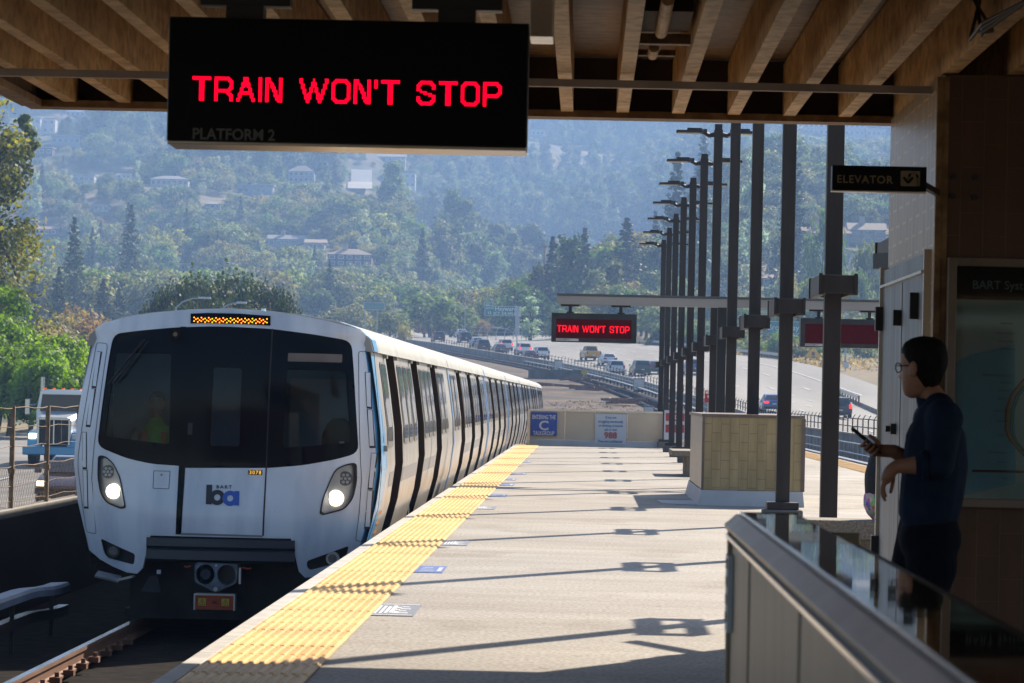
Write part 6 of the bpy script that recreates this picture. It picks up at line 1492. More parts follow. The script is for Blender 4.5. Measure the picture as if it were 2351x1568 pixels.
# left road
p = at(174, 1160, 101); car('sedan', paint('plum', (.05, .03, .06)), 'dark plum sedan with lit headlight beside the front of the train', (p.x, 101, H(p.x, 101) + .03), R(180), False, 1.0, 'vehicles on the left road', True)
def big_truck():
    p = at(122, 1075, 131); t = thing('truck', 'white and blue conventional truck with a tall chrome grille left of the train', 'truck', (p.x, 131, H(p.x, 131) + .03), 0, 'vehicles on the left road')
    Mw = paint('truck_white', (.82, .86, .92)); Mb = paint('truck_blue', (.08, .30, .52)); Mc = pm('truck_chrome', (.55, .57, .58), rough=.2, metal=1)
    mb = MB(); mb.loft([[(-.98, y, 1.25), (-1.0, y, 2.1), (-.86, y, 2.85), (-.6, y, 2.93), (.6, y, 2.93), (.86, y, 2.85), (1.0, y, 2.1), (.98, y, 1.25)] for y in (2.0, 3.6)]); mb.build('cab', Mw, t, smooth='auto')
    mb = MB(); mb.loft([[(-.62, 0, .85), (-.66, 0, 1.75), (-.5, 0, 1.88), (.5, 0, 1.88), (.66, 0, 1.75), (.62, 0, .85)], [(-.88, 1.98, .9), (-.92, 1.98, 1.95), (-.75, 1.98, 2.1), (.75, 1.98, 2.1), (.92, 1.98, 1.95), (.88, 1.98, .9)]]); mb.build('hood', Mw, t, smooth='auto')
    mb = MB(); mb.loft([[(s_ * 1.0, y, z0), (s_ * 1.0, y, z1), (s_ * .5, y, z1), (s_ * .5, y, z0)] for s_ in (1,) for y, z0, z1 in ((-.0, .75, 1.05), (.15, .75, 1.32), (1.2, .9, 1.4), (1.6, .8, 1.1))]); mb.loft([[(-1.0, y, z0), (-1.0, y, z1), (-.5, y, z1), (-.5, y, z0)] for y, z0, z1 in ((-.0, .75, 1.05), (.15, .75, 1.32), (1.2, .9, 1.4), (1.6, .8, 1.1))]); mb.build('fenders', Mb, t, smooth='auto')
    mb = MB()
    mb.bb((-.62, -.08, .84), (-.55, .02, 1.86)); mb.bb((.55, -.08, .84), (.62, .02, 1.86)); mb.bb((-.55, -.08, 1.78), (.55, .02, 1.86)); mb.bb((-.03, -.07, .86), (.03, .0, 1.78)); mb.bb((-.30, -.06, .86), (-.28, .0, 1.78)); mb.bb((.28, -.06, .86), (.30, .0, 1.78)); gr = mb.build('grille_frame', Mc, t, bevel=.02)
    mb = MB(); mb.bb((-.54, -.03, .86), (.54, -.01, 1.78)); mb.build('grille', M_tunder, gr)
    mb = MB(); mb.bb((-1.15, -.25, .45), (1.15, .05, .78)); mb.build('bumper', Mb, t, bevel=.05)
    mb = MB(); mb.add([(-.86, 1.975, 2.08), (.86, 1.975, 2.08), (.78, 1.975, 2.74), (-.78, 1.975, 2.74)], [(0, 1, 2, 3)]); mb.build('windscreen', M_cglass, t, fix=False)
    for x in (-.7, -.35, 0, .35, .7): mb = MB(); mb.box((x, 2.05, 2.955), (.10, .1, .05)); mb.build('marker_light', em('amber_marker', (1, .13, .01), .5) if x == -.7 else bpy.data.materials['amber_marker'], t)
    for s_ in (-1, 1):
        mb = MB(); mb.bb((s_ * 1.36, 1.5, 1.95), (s_ * 1.18, 1.58, 2.55)); mb.bb((s_ * 1.3, 1.52, 2.3), (s_ * .95, 1.56, 2.34)); mb.build('mirror', Mc, t, bevel=.02)
        mb = MB(); mb.bb((s_ * .95, -.04, 1.06), (s_ * .68, .12, 1.26)); mb.build('headlight', M_hlw if s_ < 0 else M_plate, t, bevel=.03)
        mb = MB(); mb.cyl((s_ * .7, .8, .52), (s_ * 1.02, .8, .52), .52, n=20); mb.build('wheel', M_tyre, t)
        mb = MB(); mb.cyl((s_ * .6, 5.2, .52), (s_ * 1.1, 5.2, .52), .52, n=20); mb.build('wheel', M_tyre, t)
        mb = MB(); mb.cyl((s_ * 1.05, 3.75, 1.0), (s_ * 1.05, 3.75, 3.4), .08, n=10); mb.build('exhaust_stack', Mc, t)
    mb = MB(); mb.bb((-.45, 1.6, .7), (.45, 8.5, .95)); mb.build('chassis', M_tunder, t)
    mb = MB(); mb.bb((-1.15, 4.2, 1.1), (1.15, 8.6, 1.9)); mb.build('load_bed', M_beamd, t)
big_truck()

# side road on the right with a guard rail, two cars
SR = [(300, 30.6), (360, 30.6), (420, 31.5), (450, 34.5), (480, 38.5), (540, 40.0), (600, 40)]
srz = lambda y: interp(y, [300, 360, 420, 450, 480, 540, 600], [.5, 2.4, 4.5, 5.5, 6.5, 8.6, 10.8])
srx = lambda y: interp(y, [a for a, _ in SR], [b_ for _, b_ in SR])
mb = MB(); ys2 = list(np.arange(300, 601, 6)); mb.loft([[(srx(y) - 4.6 + 11 * k / 4, y, srz(y) + .02) for k in range(5)] for y in ys2], cap=False, closed=False); o = mb.build('side_road', M_asph, fix=False); o['kind'] = 'structure'
mb = MB()
for dx in (-.15, .15, 4.4): mb.loft([[(srx(y) + dx - .08, y, srz(y) + .05), (srx(y) + dx + .08, y, srz(y) + .05)] for y in ys2], cap=False, closed=False)
o = mb.build('side_road_lines', M_line, fix=False); o['kind'] = 'structure'
mb = MB(); mb.loft([[(srx(y) - 5.6, y, srz(y) - 4.5), (srx(y) - 4.55, y, srz(y) + .0), (srx(y) + 7, y, srz(y) - .1), (srx(y) + 30, y, srz(y) - 1)] for y in ys2], cap=False, closed=False); o = mb.build('embankment', M_dirt, fix=False); o['kind'] = 'structure'
def guardrail(name, label, pts, h=.75):
    t = thing(name, label, 'guard rail', pts[0], 0); L = tuple(pts[0]); mb = MB()
    mb.loft([[(p[0] + a, p[1], p[2] + h + b_) for a, b_ in ((0, -.32), (.05, -.24), (-.01, -.16), (.05, -.08), (0, 0), (-.04, 0), (-.04, -.32))] for p in pts]); mb.build('beam', M_galv, t, rel=L)
    mb = MB()
    for p in pts[::1]: mb.box((p[0] + .1, p[1], p[2] + h / 2 - .1), (.15, .15, h + .2))
    mb.build('posts', M_wood, t, rel=L)
guardrail('guard_rail', 'steel guard rail below the side road at the right', [(srx(y) - 4.9, y, srz(y) - .05) for y in np.arange(330, 470, 3.5)])
guardrail('guard_rail', 'steel guard rail on the far right edge of the motorway', [(uc(y) + 40.2, y, H(uc(y) + 40.2, y)) for y in np.arange(420, 640, 5)])
for (px, y, cn, lb) in ((2003, 480, 'slate', 'slate blue car on the side road at the right'), (2022, 452, 'dark', 'dark car at the wall edge on the side road')):
    car('suv', P_[cn], lb, (at(px, 845, y).x, y, srz(y) + .05), R(-4), True, 1.0, 'cars on the side road')

# ---------------------------------------------------------------- road signs and street lamps
M_sgreen = pm('sign_green', (.02, .22, .17), rough=.5); M_steelp = pm('pale_pole_steel', (.36, .42, .46), rough=.5, metal=.3)
def gsign(label, x0, x1, yt, yb, yy, texts, poles=(), mat=M_sgreen, name='road_sign', border=True, grp='road signs'):
    a, b_ = at(x0, yt, yy), at(x1, yb, yy); c_ = (a.x + b_.x) / 2; z0 = H(c_, yy)
    t = thing(name, label, 'road sign', (c_, yy, z0), 0, grp); w_ = b_.x - a.x
    if border: mb = MB(); mb.bb((a.x - c_ - .08, .0, b_.z - z0 - .08), (b_.x - c_ + .08, .06, a.z - z0 + .08)); mb.build('border', M_plate, t)
    mb = MB(); mb.bb((a.x - c_, -.03, b_.z - z0), (b_.x - c_, -.003, a.z - z0)); mb.build('panel', mat, t)
    for s_, px, py, sz_ in texts: q = at(px, py, yy - .05); text_mesh('lettering', s_, sz_ * yy / 8000, M_wht, t, (q.x - c_, -.045, q.z - z0), ext=.004, bold=.01)
    for px, r_ in poles: q = at(px, yb, yy); mb = MB(); mb.cyl((q.x - c_, .2, -1), (q.x - c_, .2, (a.z if r_ > .1 else b_.z + .3) - z0), r_, n=10); mb.build('pole', M_steelp, t)
    return t
t = gsign('green motorway sign to Hayward on a thick pole', 1114, 1183, 703, 725, 600, [('Hayward', 1136, 713, 14), ("JCT 3/4 MILE", 1133, 722.5, 9.5), ('SOUTH', 1116, 709, 5.5), ('13', 1119, 721, 9)], [(1188, .38)])
mb = MB(); q0, q1 = at(1184, 703, 600), at(1196, 727, 600); mb.bb((q0.x - t.location.x, -.1, q1.z - t.location.z), (q1.x - t.location.x, .8, q0.z - t.location.z)); mb.build('bracket_panel', M_galv, t)
gsign('small green exit tab above the left end of the Hayward sign', 1113, 1130, 694, 701, 600, [('EXIT', 1116, 700, 5)], [], grp='road signs')
gsign('small teal roadside sign right of the Hayward sign pole', 1201, 1216, 757, 768, 560, [], [(1208, .06)])
gsign('green motorway sign to Broadway between two lamp posts', 1752, 1840, 738, 766, 520, [('Broadway', 1762, 757, 18)], [(1778, .1), (1830, .1)])
gsign('small green exit arrow sign between two lamp posts', 1782, 1800, 789, 803, 500, [], [(1798, .07)])
gsign('back of a pale blue road sign on two posts beyond the train roof', 836, 882, 695, 711, 470, [], [(838, .08), (866, .06)], mat=pm('sign_back_teal', (.22, .38, .40), rough=.5))
gsign('small white square sign on a lamp pole by the side road', 1990 - 53, 1990 - 43, 832, 842, 400, [], [(1942, .05)], mat=M_swhite)
yy = 430; c_ = at(1867, 817, yy); z0 = H(c_.x, yy); t = thing('warning_sign', 'yellow diamond sign showing a traffic signal at the right', 'road sign', (c_.x, yy, z0)); r_ = 1.03; cz = c_.z - z0
mb = MB(); mb.prism([(-r_, cz), (0, cz - r_), (r_, cz), (0, cz + r_)], lambda u, v, q: (u, q, v), -.03, 0); mb.build('panel', pm('sign_yellow', (.95, .52, .005), rough=.5), t)
mb = MB(); mb.bb((-.17, -.05, cz - .50), (.17, -.032, cz + .50)); sp_ = mb.build('signal_symbol', M_black, t)
for k, mt in ((.32, lc[0]), (0, M_hv), (-.32, lc[3])): mb = MB(); mb.bb((-.12, -.056, cz + k - .13), (.12, -.052, cz + k + .13)); mb.build('signal_light', mt, sp_)
mb = MB(); mb.cyl((.05, .06, -1), (.05, .06, cz + .8), .07, n=8); mb.build('post', M_steelp, t)
def street_lamp(label, px, py0, yy, hpx, hpy, grp='street lamps along the motorway'):
    a = at(px, py0, yy); hd = at(hpx, hpy, yy); z0 = H(a.x, yy); t = thing('street_lamp', label, 'street lamp', (a.x, yy, z0), 0, grp); r_ = .09
    mb = MB(); mb.cyl((0, 0, -1), (0, 0, a.z - z0), r_ * 1.3, r_ * .8, 8); mb.build('pole', M_steelp, t)
    dx, dz = hd.x - a.x, hd.z - a.z
    mb = MB(); mb.tube([(0, 0, -.1 + a.z - z0), (dx * .25, 0, dz * .55 + a.z - z0), (dx * .6, 0, dz * .9 + a.z - z0), (dx, 0, dz + a.z - z0)], r_ * .7, 6); mb.build('arm', M_steelp, t)
    mb = MB(); mb.box((dx * 1.06, 0, dz + a.z - z0), (abs(dx) * .3 + .3, .3, .14)); mb.build('lamp_head', M_plate, t, bevel=.03)
street_lamp('grey street lamp above the train cab, left one of two before the dark trees', 404, 704, 240, 466, 684)
street_lamp('grey street lamp above the train cab, right one of two before the dark trees', 506, 712, 240, 552, 695)
street_lamp('white street lamp beside the curved fence, below the Hayward sign', 1187, 774, 470, 1143, 752)
street_lamp('thin street lamp in front of the big dark oak', 1068, 715, 620, 1046, 700)
street_lamp('thin street lamp right of the big dark oak', 1000 - 8, 705, 640, 976, 696)
street_lamp('thin street lamp left of the big dark oak, by the blue sign', 906, 690, 620, 886, 676)
street_lamp('tall thin street lamp above the exit sign between posts', 1788, 716, 560, 1776, 708)
street_lamp('pale street lamp pole right of the yellow diamond sign', 1943, 720, 420, 1925, 712)

# curved fence by the ramp far off
t = thing('arched_fence', 'arched mesh fence beside the motorway below the Hayward sign', 'fence', (at(1130, 780, 560).x, 560, H(at(1130, 780, 560).x, 560))); mb = MB()
for k in range(9):
    x = k * 1.35 - 5; mb.tube([(x, k * 2, 0), (x, k * 2, 1.6), (x + .3, k * 2, 2.3), (x + .9, k * 2, 2.7)], .07, 5)
for zz_ in (.5, 1.1, 1.7, 2.3): mb.bar((-5, 0, zz_), (5.8, 16, zz_), .05)
mb.build('frame', M_galv, t)
# roadside trees and bushes
def pl(key, px, yy, s_, label, group, ztop=None, sz=1.0, dz=0, **kw):
    x = at(px, 900, yy).x
    if ztop is not None:
        top_ = at(px, ztop, yy).z; h = PROTO[key][2]; z = H(x, yy) - .3; sz = max(.5, (top_ - z) / (h * s_)) if top_ > z else 1
    return plant(key, x, yy, s_, label, group, sz=sz, **kw)
for px, s_, zt2, yy in ((392, .42, 652, 262), (462, .6, 636, 256), (545, .66, 628, 266), (612, .5, 655, 258), (420, .4, 690, 250), (505, .42, 694, 246), (585, .42, 700, 250), (645, .36, 690, 262), (350, .34, 700, 262)):
    o = pl('near0', px, yy, s_, 'dense dark green tree in the cluster just above the train roof', 'dark trees just behind the train roof', zt2)
# big gum tree at the left edge
def near_tree(nm, label, cx, cy, z0, rx, h, k, per, leaf, seed, mat, tr=.35, kind='tall'):
    me_, c_ = crown(kind, rx, h, k, per, leaf, seed); t = thing(nm, label, 'tree', (cx, cy, z0)); link_mesh('crown', me_, mat, t); trunk_mb(c_, h, tr, seed, 12).build('trunk', M_bark, t, smooth=True, fix=False)
x = at(-62, 900, 196).x; near_tree('gum_tree', 'large gum tree with drooping olive foliage filling the left edge', x, 196, H(x, 196) - .5, 5.0, 21, 95, 190, .24, 77, leafmat('near_gum_leaves', (.05, .065, .018), (.24, .24, .05), var=.05))
x = at(60, 900, 205).x; near_tree('gum_tree', 'small hanging gum bough at the upper left under the canopy', x - .6, 205, 13.2, 1.3, 4.6, 12, 120, .22, 78, L_euc, .1)
for i, (px, zt2, yy, rx, lb) in enumerate(((-10, 650, 190, 2.6, 'bright green tree at the left edge under the gum tree'), (70, 772, 178, 2.4, 'bright green bushy tree directly above the white truck'), (130, 765, 184, 2.5, 'bright green bushy tree between the truck and the train cab'), (180, 790, 188, 2.2, 'bright green tree half hidden by the train cab'), (20, 800, 172, 2.0, 'green bushy tree left of the white truck'), (100, 830, 170, 2.0, 'dark green bush low behind the truck cab'), (-5, 720, 184, 2.2, 'bright green tree low at the left edge'))):
    x = at(px, 900, yy).x; z0 = H(x, yy) - .3; near_tree('broadleaf_tree', lb, x, yy, z0, rx, (at(px, zt2, yy).z - z0) / .97, 46, 110, .20, 90 + i, leafmat('near_green_leaves%d' % i, (.05, .10, .012), (.22, .36, .04), var=.04), .12, 'round')
for px, zt2, yy, s_ in ((150, 722, 380, .9), (190, 705, 400, 1.0), (225, 730, 370, .8), (120, 745, 360, .8), (90, 760, 350, .8)): pl('gold0', px, yy, s_, 'golden brown tree in the row behind the bright green trees', 'golden trees left of the train roof', zt2)
for px, zt2, yy, s_ in ((72, 628, 520, .7), (130, 618, 530, .75), (232, 645, 560, .9), (268, 665, 570, .8)): pl('conifer1', px, yy, s_, 'hazy brownish conifer behind the golden trees', 'hazy conifers left of the train roof', zt2)
# oak row along the motorway
for key, px, yy, s_, zt2, lb in (('round2', 985, 640, 1.1, 672, 'big dark oak left of the Hayward sign'), ('round0', 1030, 650, .9, 690, 'dark oak joined to the right side of the big dark oak'), ('round0', 890, 600, .62, 715, 'small dark rounded tree below the blue sign back'), ('poplar0', 1215, 560, .95, 703, 'light green upright tree right of the Hayward sign pole'),
                               ('round1', 1160, 700, .9, 740, 'small grey green tree behind the Hayward sign'), ('gold0', 925, 560, .4, 745, 'small orange bush by the motorway, below the dark oak'), ('round4', 790, 640, .9, 700, 'hazy olive tree left of the blue sign back')):
    pl(key, px, yy, s_, lb, None, zt2)
for key, px, yy, s_, zt2, lb in (('conifer0', 1262, 640, 1.0, 545, 'tallest dark cedar on the knoll'), ('tall1', 1300, 635, .9, 530, 'dark dense tree in the middle of the knoll'), ('conifer0', 1335, 630, .95, 525, 'dark pointed cedar right of the dense knoll tree'), ('tall1', 1235, 650, .7, 600, 'dark tree on the left flank of the knoll'),
                               ('round0', 1190, 620, 1.0, 650, 'dark round tree at the left foot of the knoll'), ('conifer0', 1432, 690, 1.35, 502, 'broad flat topped cedar left of the post row'), ('tall2', 1400, 620, .8, 590, 'hazy green tree between the cedar and the knoll'), ('tall0', 1365, 610, .7, 610, 'green tree right of the knoll'),
                               ('conifer0', 1545, 720, 1.3, 352, 'very tall conifer behind the far lamp heads, left of two'), ('conifer0', 1600, 730, 1.2, 372, 'very tall conifer behind the far lamp heads, right of two'), ('conifer0', 1812, 700, 1.35, 345, 'very tall conifer between two near lamp posts'), ('poplar0', 1722, 760, 1.5, 340, 'tall silvery poplar between lamp posts'), ('poplar0', 1700, 770, 1.1, 420, 'shorter silvery poplar left of the tall one'),
                               ('round3', 1885, 640, .8, 480, 'bright yellow green tree above the white villa'), ('round3', 1960, 560, .42, 622, 'bright round tree beside the nearest lamp post'), ('round3', 1990, 600, .6, 560, 'bright green tree in front of the tan house'),
                               ('round3', 1860, 560, .55, 640, 'bright green tree below the white villa'), ('gold0', 1800, 600, .6, 610, 'orange tinted tree between posts below the conifer'), ('poplar0', 1780, 600, .5, 640, 'small pale tree between posts'), ('round3', 1690, 560, .6, 700, 'yellow green tree behind the beam between posts')):
    pl(key, px, yy, s_, lb, None, zt2)
k_ = 0
for px in range(1215, 2040, 22):
    yy = (645 if px < 1260 else 590) + 30 * math.sin(px * .7) - (px > 1500) * 40; zt2 = 722 - 30 * math.sin(px / 70) + 14 * math.sin(px * 1.3) - (40 if 1250 < px < 1560 else 0)
    pl(['round0', 'round1', 'round4', 'tall1', 'round2', 'round1'][k_ % 6], px, yy, .72 + .2 * math.sin(px), ['dark green tree in the belt along the motorway', 'olive green tree in the belt along the motorway', 'dusty green tree in the belt along the motorway', 'tall dark tree in the belt along the motorway', 'dense dark tree in the belt along the motorway', 'olive green tree in the belt along the motorway'][k_ % 6], 'tree belt along the motorway, kind %s' % 'abcdeb'[k_ % 6], zt2 + 10); k_ += 1
for i in range(46):
    px = 1235 + i * 17 + rnd.uniform(-8, 8); yy = 470 + rnd.uniform(-35, 40) + (px < 1300) * 40
    x = at(px, 850, yy).x
    if x - uc(yy) < 41.5: x = uc(yy) + 41.5 + rnd.uniform(0, 3)
    kk = rnd.choice(('bush0', 'bush0', 'bush1', 'bush2', 'bush3'))
    plant(kk, x, yy, rnd.uniform(.6, 1.25), {'bush0': 'bright green bush on the dry verge of the motorway', 'bush1': 'olive bush on the dry verge of the motorway', 'bush2': 'dark green bush on the dry verge of the motorway', 'bush3': 'small golden bush on the dry verge of the motorway'}[kk], {'bush0': 'bright', 'bush1': 'olive', 'bush2': 'dark green', 'bush3': 'golden'}[kk] + ' verge bushes')
for i, y in enumerate(np.arange(335, 450, 9)):
    plant('bush0' if i % 3 else 'bush1', srx(y) - 5.5, y, .28 + .15 * (i % 3), 'green bush growing through the guard rail at the right', 'guard rail bushes', z=srz(y) - 1.2)
for px, yy, s_, zt2 in ((1845, 490, .95, 805), (1880, 500, .8, 790), (1905, 490, .8, 802), (1930, 500, .9, 775), (1950, 480, .4, 825)): pl('round3' if px != 1905 else 'round0', px, yy, s_ * .5, 'yellow green tree around the diamond warning sign', 'trees around the diamond sign', zt2)
for i in range(16):
    px = 700 + i * 34; yy = 660 + 20 * math.sin(i * 2); pl(['gold0', 'round1', 'round4', 'round3'][i % 4], px, yy, .6 + .15 * math.sin(i), ['golden', 'olive', 'dusty', 'bright'][i % 4] + ' tree in the low row beyond the motorway', ['golden', 'olive', 'dusty', 'bright'][i % 4] + ' trees of the low row', 722 + 12 * math.sin(i * 1.7))
# power line poles on the hill
for px, yy, zt2, lb in ((1412, 700, 600, 'wooden power pole left of the post row'), (1250, 720, 560, 'thin dark mast above the knoll')):
    p = at(px, zt2, yy); z0 = H(p.x, yy); t = thing('power_pole', lb, 'pole', (p.x, yy, z0)); mb = MB(); mb.cyl((0, 0, 0), (0, 0, p.z - z0), .18, .12, 8); mb.build('pole', M_wood, t); mb = MB(); mb.box((0, 0, p.z - z0 - .6), (2.2, .15, .15)); mb.build('crossarm', M_wood, t)
# dry grass on the verges
nr = np.random.RandomState(3); cs = []
for i in range(1500):
    y = nr.uniform(400, 640); x = uc(y) + 41 + abs(nr.normal()) * 7; cs.append((x, y, H(x, y) - .15))
V, n_ = leaf_cloud(cs, np.full(len(cs), .5), 10, .32, nr, squash=.9); me = cloud_mesh('verge_grass', V, n_); o = link_mesh('verge_grass', me, leafmat('dry_grass', (.20, .15, .07), (.34, .27, .13), var=.05)); o['kind'] = 'stuff'

cs = []; V_ = []
for i in range(900):
    y = nr.uniform(108, 300); x = nr.uniform(-1.2, 5.8) + uc(y); cs.append((x, y, H(x, y) + .02))
V, n_ = leaf_cloud(cs, np.full(len(cs), .25), 8, .09, nr, squash=.4); me = cloud_mesh('trackside_weeds', V, n_); o = link_mesh('trackside_weeds', me, leafmat('dead_weeds', (.05, .036, .022), (.14, .095, .055), var=.05, trans=.2)); o['kind'] = 'stuff'
# unseen block added behind the camera to darken reflections and cut skylight
t = thing('unseen_blocker', 'dark tiled waiting room under the canopy behind the viewer', 'building', (-1, -38, 0))
mb = MB(); mb.bb((-12, -6, -1.2), (10, 0, 3.04)); mb.build('wall', M_tiledk, t)
mb = MB(); mb.bb((-13, -7, 3.5), (11, .6, 3.8)); mb.build('roof', M_canopy, t)
mb = MB(); mb.bb((1.5, .01, 0), (3.2, .05, 2.2)); mb.build('door', M_frame, t)
# ---------------------------------------------------------------- people
def skin_mesh(chains, sub=2, vox=None):
    """one continuous surface round tapered limbs. chains: [(point, radius), ...]; a chain may start with an index pair (chain, node) to branch"""
    mb = MB(); idx = []; rmin = 9
    def ball(p, r_):
        rings = [[p + Vector((r_ * math.sin(t) * math.cos(a), r_ * math.sin(t) * math.sin(a), r_ * math.cos(t))) for a in [2 * math.pi * i / 12 for i in range(12)]] for t in [math.pi * (j + .5) / 8 for j in range(8)]]
        mb.loft(rings)
    for ch in chains:
        nodes = []
        for c_ in ch:
            if isinstance(c_[0], int): nodes.append(idx[c_[0]][c_[1]])
            else: nodes.append((Vector(c_[0]), c_[1] if not hasattr(c_[1], '__len__') else sum(c_[1]) / 2))
        idx.append(nodes)
        st = 1 if isinstance(ch[0][0], int) else 0
        for i, (p, r_) in enumerate(nodes):
            rmin = min(rmin, r_)
            if i >= st: ball(p, r_)
            if i: 
                q, rq = nodes[i - 1]; rq = min(rq, r_ * 1.25) if i == 1 and st else rq
                if (p - q).length > 1e-4: mb.cyl(q, p, rq * .995, r_ * .995, 14)
    me = bpy.data.meshes.new('tmp'); me.from_pydata([tuple(v) for v in mb.v], [], mb.f)
    bm = bmesh.new(); bm.from_mesh(me); bmesh.ops.recalc_face_normals(bm, faces=bm.faces); bm.to_mesh(me); bm.free()
    o = bpy.data.objects.new('tmp', me); C.objects.link(o); v = vox or max(.0028, min(.011, rmin * .3))
    m_ = o.modifiers.new('r', 'REMESH'); m_.mode = 'VOXEL'; m_.voxel_size = v; m_.use_smooth_shade = True
    m_ = o.modifiers.new('s', 'SMOOTH'); m_.factor = .6; m_.iterations = 5
    dg = bpy.context.evaluated_depsgraph_get(); out = bpy.data.meshes.new_from_object(o.evaluated_get(dg)); bpy.data.objects.remove(o)
    return out
def join_meshes(name, mes):
    bm = bmesh.new()
    for m_ in mes: bm.from_mesh(m_)
    out = bpy.data.meshes.new(name); bm.to_mesh(out); bm.free(); out.materials.clear(); return out
HEADR = [(-.118, .060, -.010, .030), (-.106, .082, -.035, .046), (-.088, .088, -.050, .055), (-.070, .090, -.062, .061), (-.052, .090, -.072, .066), (-.034, .089, -.080, .070), (-.014, .086, -.090, .073), (.006, .085, -.097, .075), (.026, .090, -.101, .077), (.048, .090, -.102, .077), (.070, .082, -.096, .071), (.090, .064, -.080, .058), (.105, .036, -.052, .038), (.112, .004, -.015, .012)]
def head_fn(th, z, grow=1.0):
    zs = [r_[0] for r_ in HEADR]; f, b_, w_ = [interp(z, zs, [r_[k] for r_ in HEADR]) for k in (1, 2, 3)]
    c = (f + b_) / 2; a = (f - b_) / 2
    x = c + a * math.cos(th) * grow; y = w_ * math.sin(th) * grow
    if grow == 1.0:
        g = math.exp(-(th / .17) ** 2) if th < math.pi else math.exp(-((th - 2 * math.pi) / .17) ** 2)
        nose = .026 * g * max(0, 1 - abs(z + .030) / .026) + .012 * g * max(0, 1 - abs(z + .008) / .03); lips = .007 * g * max(0, 1 - abs(abs(z + .066) - .007) / .007); x += nose + lips
        e = sum(math.exp(-((abs((th + math.pi) % (2 * math.pi) - math.pi) - .42) / .16) ** 2) for _ in (0,)); x -= .009 * e * max(0, 1 - abs(z - .010) / .016)
        x += .005 * math.exp(-((abs((th + math.pi) % (2 * math.pi) - math.pi)) / .6) ** 2) * max(0, 1 - abs(z - .030) / .012)
    return x, y
def head_mesh(pos, face, tilt=0.0, hair=False, hairline=.062):
    """face: horizontal angle the face points to"""
    nT, zs = 40, np.linspace(-.118, .112, 34); mb = MB()
    q = Matrix.Rotation(face, 3, 'Z') @ Matrix.Rotation(tilt, 3, 'Y'); P = Vector(pos)
    if not hair:
        mb.loft([[P + q @ Vector((*head_fn(2 * math.pi * k / nT, z), z)) for k in range(nT)] for z in zs])
        for s_ in (-1, 1):      # ears
            rings = []
            for t_, sc in ((0, .6), (.006, 1.0), (.014, 1.0), (.018, .7)):
                rings.append([P + q @ Vector((-.006 + .018 * sc * math.cos(a) - .004 * math.sin(a), s_ * (.070 + t_), -.006 + .032 * sc * math.sin(a))) for a in [2 * math.pi * i / 14 for i in range(14)]])
            mb.loft(rings)
    else:
        zs = np.linspace(-.085, .1118, 30); rows = []
        for z in zs:
            row = []
            for k in range(nT):
                th = 2 * math.pi * k / nT; a = abs((th + math.pi) % (2 * math.pi) - math.pi)
                lim = hairline - .0 if a < .9 else interp(a, [.9, 1.25, 1.5, 1.9, 2.3, 3.2], [hairline, .03, .0, -.045, -.08, -.08])
                zz_ = max(z, lim); g = 1.0 if z < lim else 1.0 + .085 * min(1, (z - lim) / .025) + .012 * math.sin(th * 9 + z * 80)
                x, y = head_fn(th, min(zz_, .1118), 1.001 if g == 1.0 else g); 
                row.append(P + q @ Vector((x, y, zz_ * 1.0 + (.016 * min(1, max(0, z) / .09) if g > 1 else 0))))
            rows.append(row)
        mb.loft(rows)
    me = bpy.data.meshes.new('h'); me.from_pydata([tuple(v) for v in mb.v], [], mb.f); return me
M_skin = pm('skin', (.30, .13, .075), (.36, .17, .10), scale=14, rough=.5); M_hair = pm('dark_hair', (.004, .0035, .0035), (.012, .010, .009), scale=60, rough=.7, spec=.1, stretch=(1, 1, .2), bump=.002)
m, n, b = _nt('navy_shirt_cloth'); tc = n.nodes.new('ShaderNodeTexCoord'); c_a = ramp(nz(7), .35, (.008, .015, .034), .65, (.014, .026, .056)); n.links.new(c_a, b.inputs['Base Color']); b.inputs['Roughness'].default_value = .85; b.inputs['Specular IOR Level'].default_value = .15
bp = n.nodes.new('ShaderNodeBump'); bp.inputs['Distance'].default_value = .022; n.links.new(nz(7, (1, 1, .6), 3), bp.inputs['Height']); n.links.new(bp.outputs[0], b.inputs['Normal']); M_shirt = m
M_jean = pm('dark_jeans', (.005, .006, .010), (.008, .009, .016), scale=9, rough=.9, spec=.1, bump=.008, bscale=8); M_shoe = pm('black_shoe', (.02, .018, .017), rough=.5)
YM = 14.0
def mp_(px, py, dy=0.0): p = at(px, py, YM + dy); return Vector((p.x, p.y, p.z))
base_ = mp_(2135, 1500)
man = thing('person', 'man in dark blue shirt and glasses looking at the train, phone in hand', 'person', (base_.x, YM, 0)); OM = Vector((base_.x, YM, 0))
# skeleton (world), then shifted to the thing
pel = mp_(2135, 1195); ches = mp_(2140, 1020); neck = mp_(2150, 925); headc = mp_(2118, 845, .01)
shL = mp_(2168, 962, -.17); shR = mp_(2138, 965, .19)
elL = mp_(2152, 1066, -.21); wrL = mp_(2058, 1071, -.20)
elR = mp_(2125, 1078, .16); wrR = mp_(2052, 1036, .06)
hipL = pel + Vector((.02, -.10, -.02)); hipR = pel + Vector((-.02, .10, -.02))
knL = Vector((hipL.x - .07, hipL.y - .02, .50)); anL = Vector((hipL.x + .0, hipL.y - .03, .09)); knR = Vector((hipR.x - .04, hipR.y + .03, .49)); anR = Vector((hipR.x - .02, hipR.y + .08, .09))
def sh(c): return [[((p[0] - OM) if not isinstance(p[0], int) else p[0], p[1]) for p in ch] if not isinstance(ch[0][0], int) else [ch[0]] + [(p[0] - OM, p[1]) for p in ch[1:]] for ch in c]
def finger(root, dirs, r0):   # dirs: list of (vector, length)
    out = [(root, r0)]; p = root; r_ = r0
    for d, l in dirs: p = p + d.normalized() * l; r_ *= .88; out.append((p, r_))
    return out
V3 = Vector
